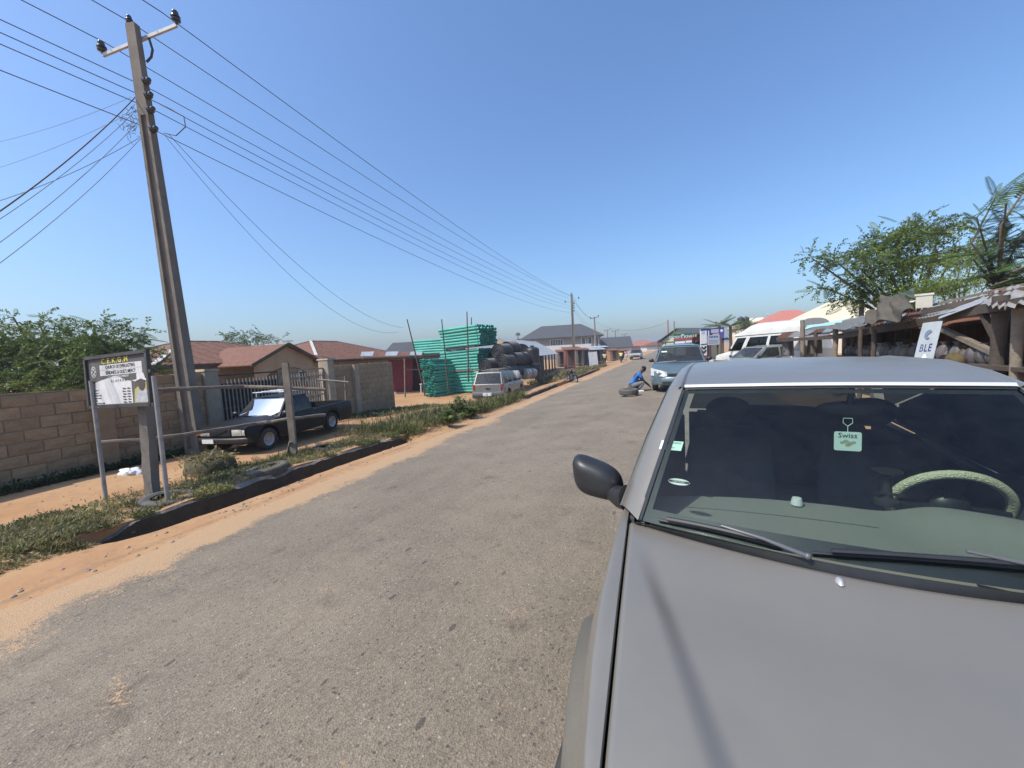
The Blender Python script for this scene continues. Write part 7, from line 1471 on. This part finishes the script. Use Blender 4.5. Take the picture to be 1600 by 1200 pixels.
# verge plants
def scatter(n, yr, ur, dens=None):
    out = []
    while len(out) < n:
        y = random.uniform(*yr); u = random.uniform(*ur); b_ = outer_gut(y)+.10 if 2.2 < y < 44 else 1.0
        x = XE(y)-b_-u
        if dens and random.random() > dens(u, y): continue
        out.append((x, y, ground_z(x, y)-.01))
    return out
patchy = lambda x, y: .5+.5*math.sin(x*2.3+1.7*math.sin(y*1.1))*math.sin(y*1.6+x)
weeds('verge_weeds', 'low green weeds along the verge between kerb and dirt path', scatter(2600, (1.4, 9.2), (.02, 1.9), lambda u, y: (1-sst((u-.9)/1.0))*(.12+.88*patchy(u*2, y)**2)), .055, mWeed, 14)
weeds('verge_weeds', 'dry yellowish weeds mixed into the near verge', scatter(2800, (1.2, 9.2), (.02, 2.1), lambda u, y: (1-sst((u-1.0)/1.1))*(.25+.75*patchy(u*2+3, y+2))), .06, mWeedDry, 11, 1.2, wd=.09)
kt = []
while len(kt) < 420:
    y = random.uniform(2.4, 8.3); u = outer_gut(y)+random.uniform(-.03, .17)
    if patchy(y*1.3, y*2.1) > .55: kt.append((XE(y)-u, y, ZE(y)+.045))
weeds('kerb_weeds', 'weeds creeping over the broken kerb top beside the drain', kt, .05, mWeed, 12)
# the near tip of the verge: weeds run out in front of the drain end
tip = []
while len(tip) < 1500:
    y = random.uniform(.75, 2.5); x = random.uniform(-9.4, -6.15); u = XE(y)-x
    lo = itp(y, [.75, 1.4, 2.0, 2.5], [2.4, 1.75, .95, .85]); hi = itp(y, [.75, 1.4, 2.5], [3.1, 3.2, 3.2])
    if lo < u < hi and random.random() < .35+.65*patchy(x*2, y): tip.append((x, y, ground_z(x, y)-.01))
weeds('verge_weeds', 'trailing weeds at the near tip of the verge in front of the drain', tip, .052, mWeed, 14)
weeds('verge_weeds', 'straw coloured weeds at the near tip of the verge', [(q[0]+.03, q[1]+.02, q[2]) for q in tip[::2]], .065, mWeedDry, 12, 1.2, wd=.09)
fw = []
for i in range(1100):
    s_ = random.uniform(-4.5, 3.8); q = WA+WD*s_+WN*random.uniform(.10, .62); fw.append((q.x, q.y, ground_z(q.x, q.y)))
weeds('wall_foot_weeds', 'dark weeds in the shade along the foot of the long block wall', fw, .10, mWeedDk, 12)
fw = []
for i in range(900):
    s_ = random.uniform(8.8, 13.4); q = WA+WD*s_+WN*random.uniform(.12, 1.5)*random.random(); fw.append((q.x, q.y, ground_z(q.x, q.y)))
for i in range(1500):
    s_ = random.uniform(9.5, 15.5); q = WA+WD*s_+WN*random.uniform(.3, 1.7); fw.append((q.x, q.y, ground_z(q.x, q.y)))
weeds('wall_foot_weeds', 'low weeds at the foot of the grey block wall beyond the gate', fw, .09, mWeed, 10)
weeds('verge_grass', 'thick green grass on the bank beside the road before the silver wagon', scatter(4200, (8.2, 18.2), (-.35, 2.6), lambda u, y: (1-.85*sst((u-1.2)/1.0))*(.25+.75*patchy(u, y))), .13, mWeed, 12, 1.5, wd=.08)
weeds('verge_grass', 'pale seed grass on the bank before the silver wagon', scatter(1500, (8.2, 18.5), (-.3, 2.8), lambda u, y: patchy(u+2, y*.7)), .15, mWeedDry, 9, 1.8, wd=.05)
weeds('verge_grass', 'grass on the far verge behind the parked motorcycle', scatter(1500, (29, 50), (.1, 3.2), lambda u, y: patchy(u+2, y*.5)), .20, mWeedDry, 10, 1.2)
weeds('verge_grass', 'green grass on the far verge by the papered board', scatter(1200, (33, 50), (.1, 2.6), lambda u, y: patchy(u, y*.4)), .18, mWeed, 10, 1.2)
def bush(label, px, py, h, n, mat):
    p = on(px, py); r = thing('bush', label, 'bush', (p.x, p.y, ground_z(p.x, p.y))); mb = MB(); sp = []
    for i in range(7):
        d = Vector((random.gauss(0, .35), random.gauss(0, .35), 1)).normalized(); mb.tube([(0, 0, -.05), d*h*.5, d*h*.95], [.012, .009, .005], 5)
        for k in range(n): t = random.uniform(.25, 1); q = d*h*t; a = random.uniform(0, 6.3); sp.append((tuple(q), (math.cos(a), math.sin(a), random.uniform(.0, .7)), random.uniform(.10, .20), random.uniform(-.5, .5)))
    mb.build('stems', mBark, r); V, Fq = fronds(sp, LT); np_obj('foliage', V, Fq, mat, r)
LT = (np.array([(0, 0, 0), (.45, .26, .03), (1, 0, -.08), (.45, -.26, .03)], float), np.array([(0, 1, 2, 3)]))
bush('leafy shrub at the road edge in front of the silver wagon', 722, 652, .75, 34, mLeafLt); bush('lower dark shrub left of the wagon shrub on the bank', 702, 668, .5, 30, mLeaf); bush('small shrub at the kerb end by the road', 735, 655, .4, 28, mLeaf); bush('climbing weed clump at the far gate pier', 505, 640, .9, 30, mLeaf)
weeds('mound_weeds', 'dry tufts growing over the mossy lump below the pole', [(rk.x+random.gauss(-.05, .25), rk.y+.25+random.gauss(0, .17), rk.z+.24+random.uniform(-.14, .08)) for _ in range(160)], .10, mWeedDry, 8)
# twigs at the open end of the drain, stones and litter on the dirt
tw = MB(); c = on(190, 842); r_ = random.Random(2)
for i in range(16):
    a = r_.uniform(0, 6.3); p = Vector((c.x-.15+r_.uniform(-.25, .2), c.y+r_.uniform(-.1, .3), c.z-.05)); q = p+Vector((math.cos(a)*.22, math.sin(a)*.22, r_.uniform(.0, .14))); tw.tube([p, p.lerp(q, .5)+Vector((0, 0, .03)), q], .006, 5)
tag(tw.build('dry_twigs', mWood), 'bundle of dry twigs at the open end of the drain', 'twigs', kind='stuff')
stone_m = []
for k in range(5):
    mb = MB(); mb.ball((0, 0, 0), (1, .8, .55), 7, 5, jit=.35); stone_m.append(mb)
mStone = M('loose_stone', (.36, .27, .19), .95, (.26, .19, .14), 9, .5)
SV, SF, o_ = [], [], 0
for i in range(1500):
    y = random.uniform(.3, 26)**1.0; side = random.random()
    x = XE(y)-random.uniform(.0, .5) if side < .35 else XE(y)-random.uniform(2.8, 5.2) if side < .8 else XE(y)-random.uniform(.8, 3)
    s = random.choice((.008, .01, .012, .015, .022, .03)); mb = random.choice(stone_m); z = ground_z(x, y)
    for v in mb.v: SV.append((x+v[0]*s, y+v[1]*s, z+v[2]*s))
    SF += [tuple(q+o_ for q in f) for f in mb.f]; o_ += len(mb.v)
np_obj('gravel', np.array(SV), np.array(SF), mStone); tag(bpy.data.objects['gravel'], 'loose small stones on the dirt and road shoulder', 'gravel', kind='stuff')

# ------------------------------------------------------------------ dusty air
mh = bpy.data.materials.new('dusty_air'); mh.use_nodes = True; hn = mh.node_tree.nodes; hn.remove(hn['Principled BSDF']); pv = hn.new('ShaderNodeVolumePrincipled')
pv.inputs['Color'].default_value = (.92, .95, 1, 1); pv.inputs['Density'].default_value = .0010; pv.inputs['Anisotropy'].default_value = .2
mh.node_tree.links.new(pv.outputs[0], hn['Material Output'].inputs['Volume'])
mb = MB(); mb.box((0, 430, 6.5), (1400, 1100, 18)); hz = mb.build('haze', mh); hz['kind'] = 'stuff'; hz['label'] = 'thin pale dusty haze over the road and houses'; hz['category'] = 'haze'
import OpenImageIO as o
im=o.ImageBuf('/workdir/render_main.png')
print([((x,y),tuple(int(c*255) for c in im.getpixel(x,y)[:3])) for x,y in ((300,5),(512,5),(1000,5),(512,150),(512,250),(850,200),(300,250),(660,300),(300,650),(500,600),(900,700),(750,700),(60,600))])
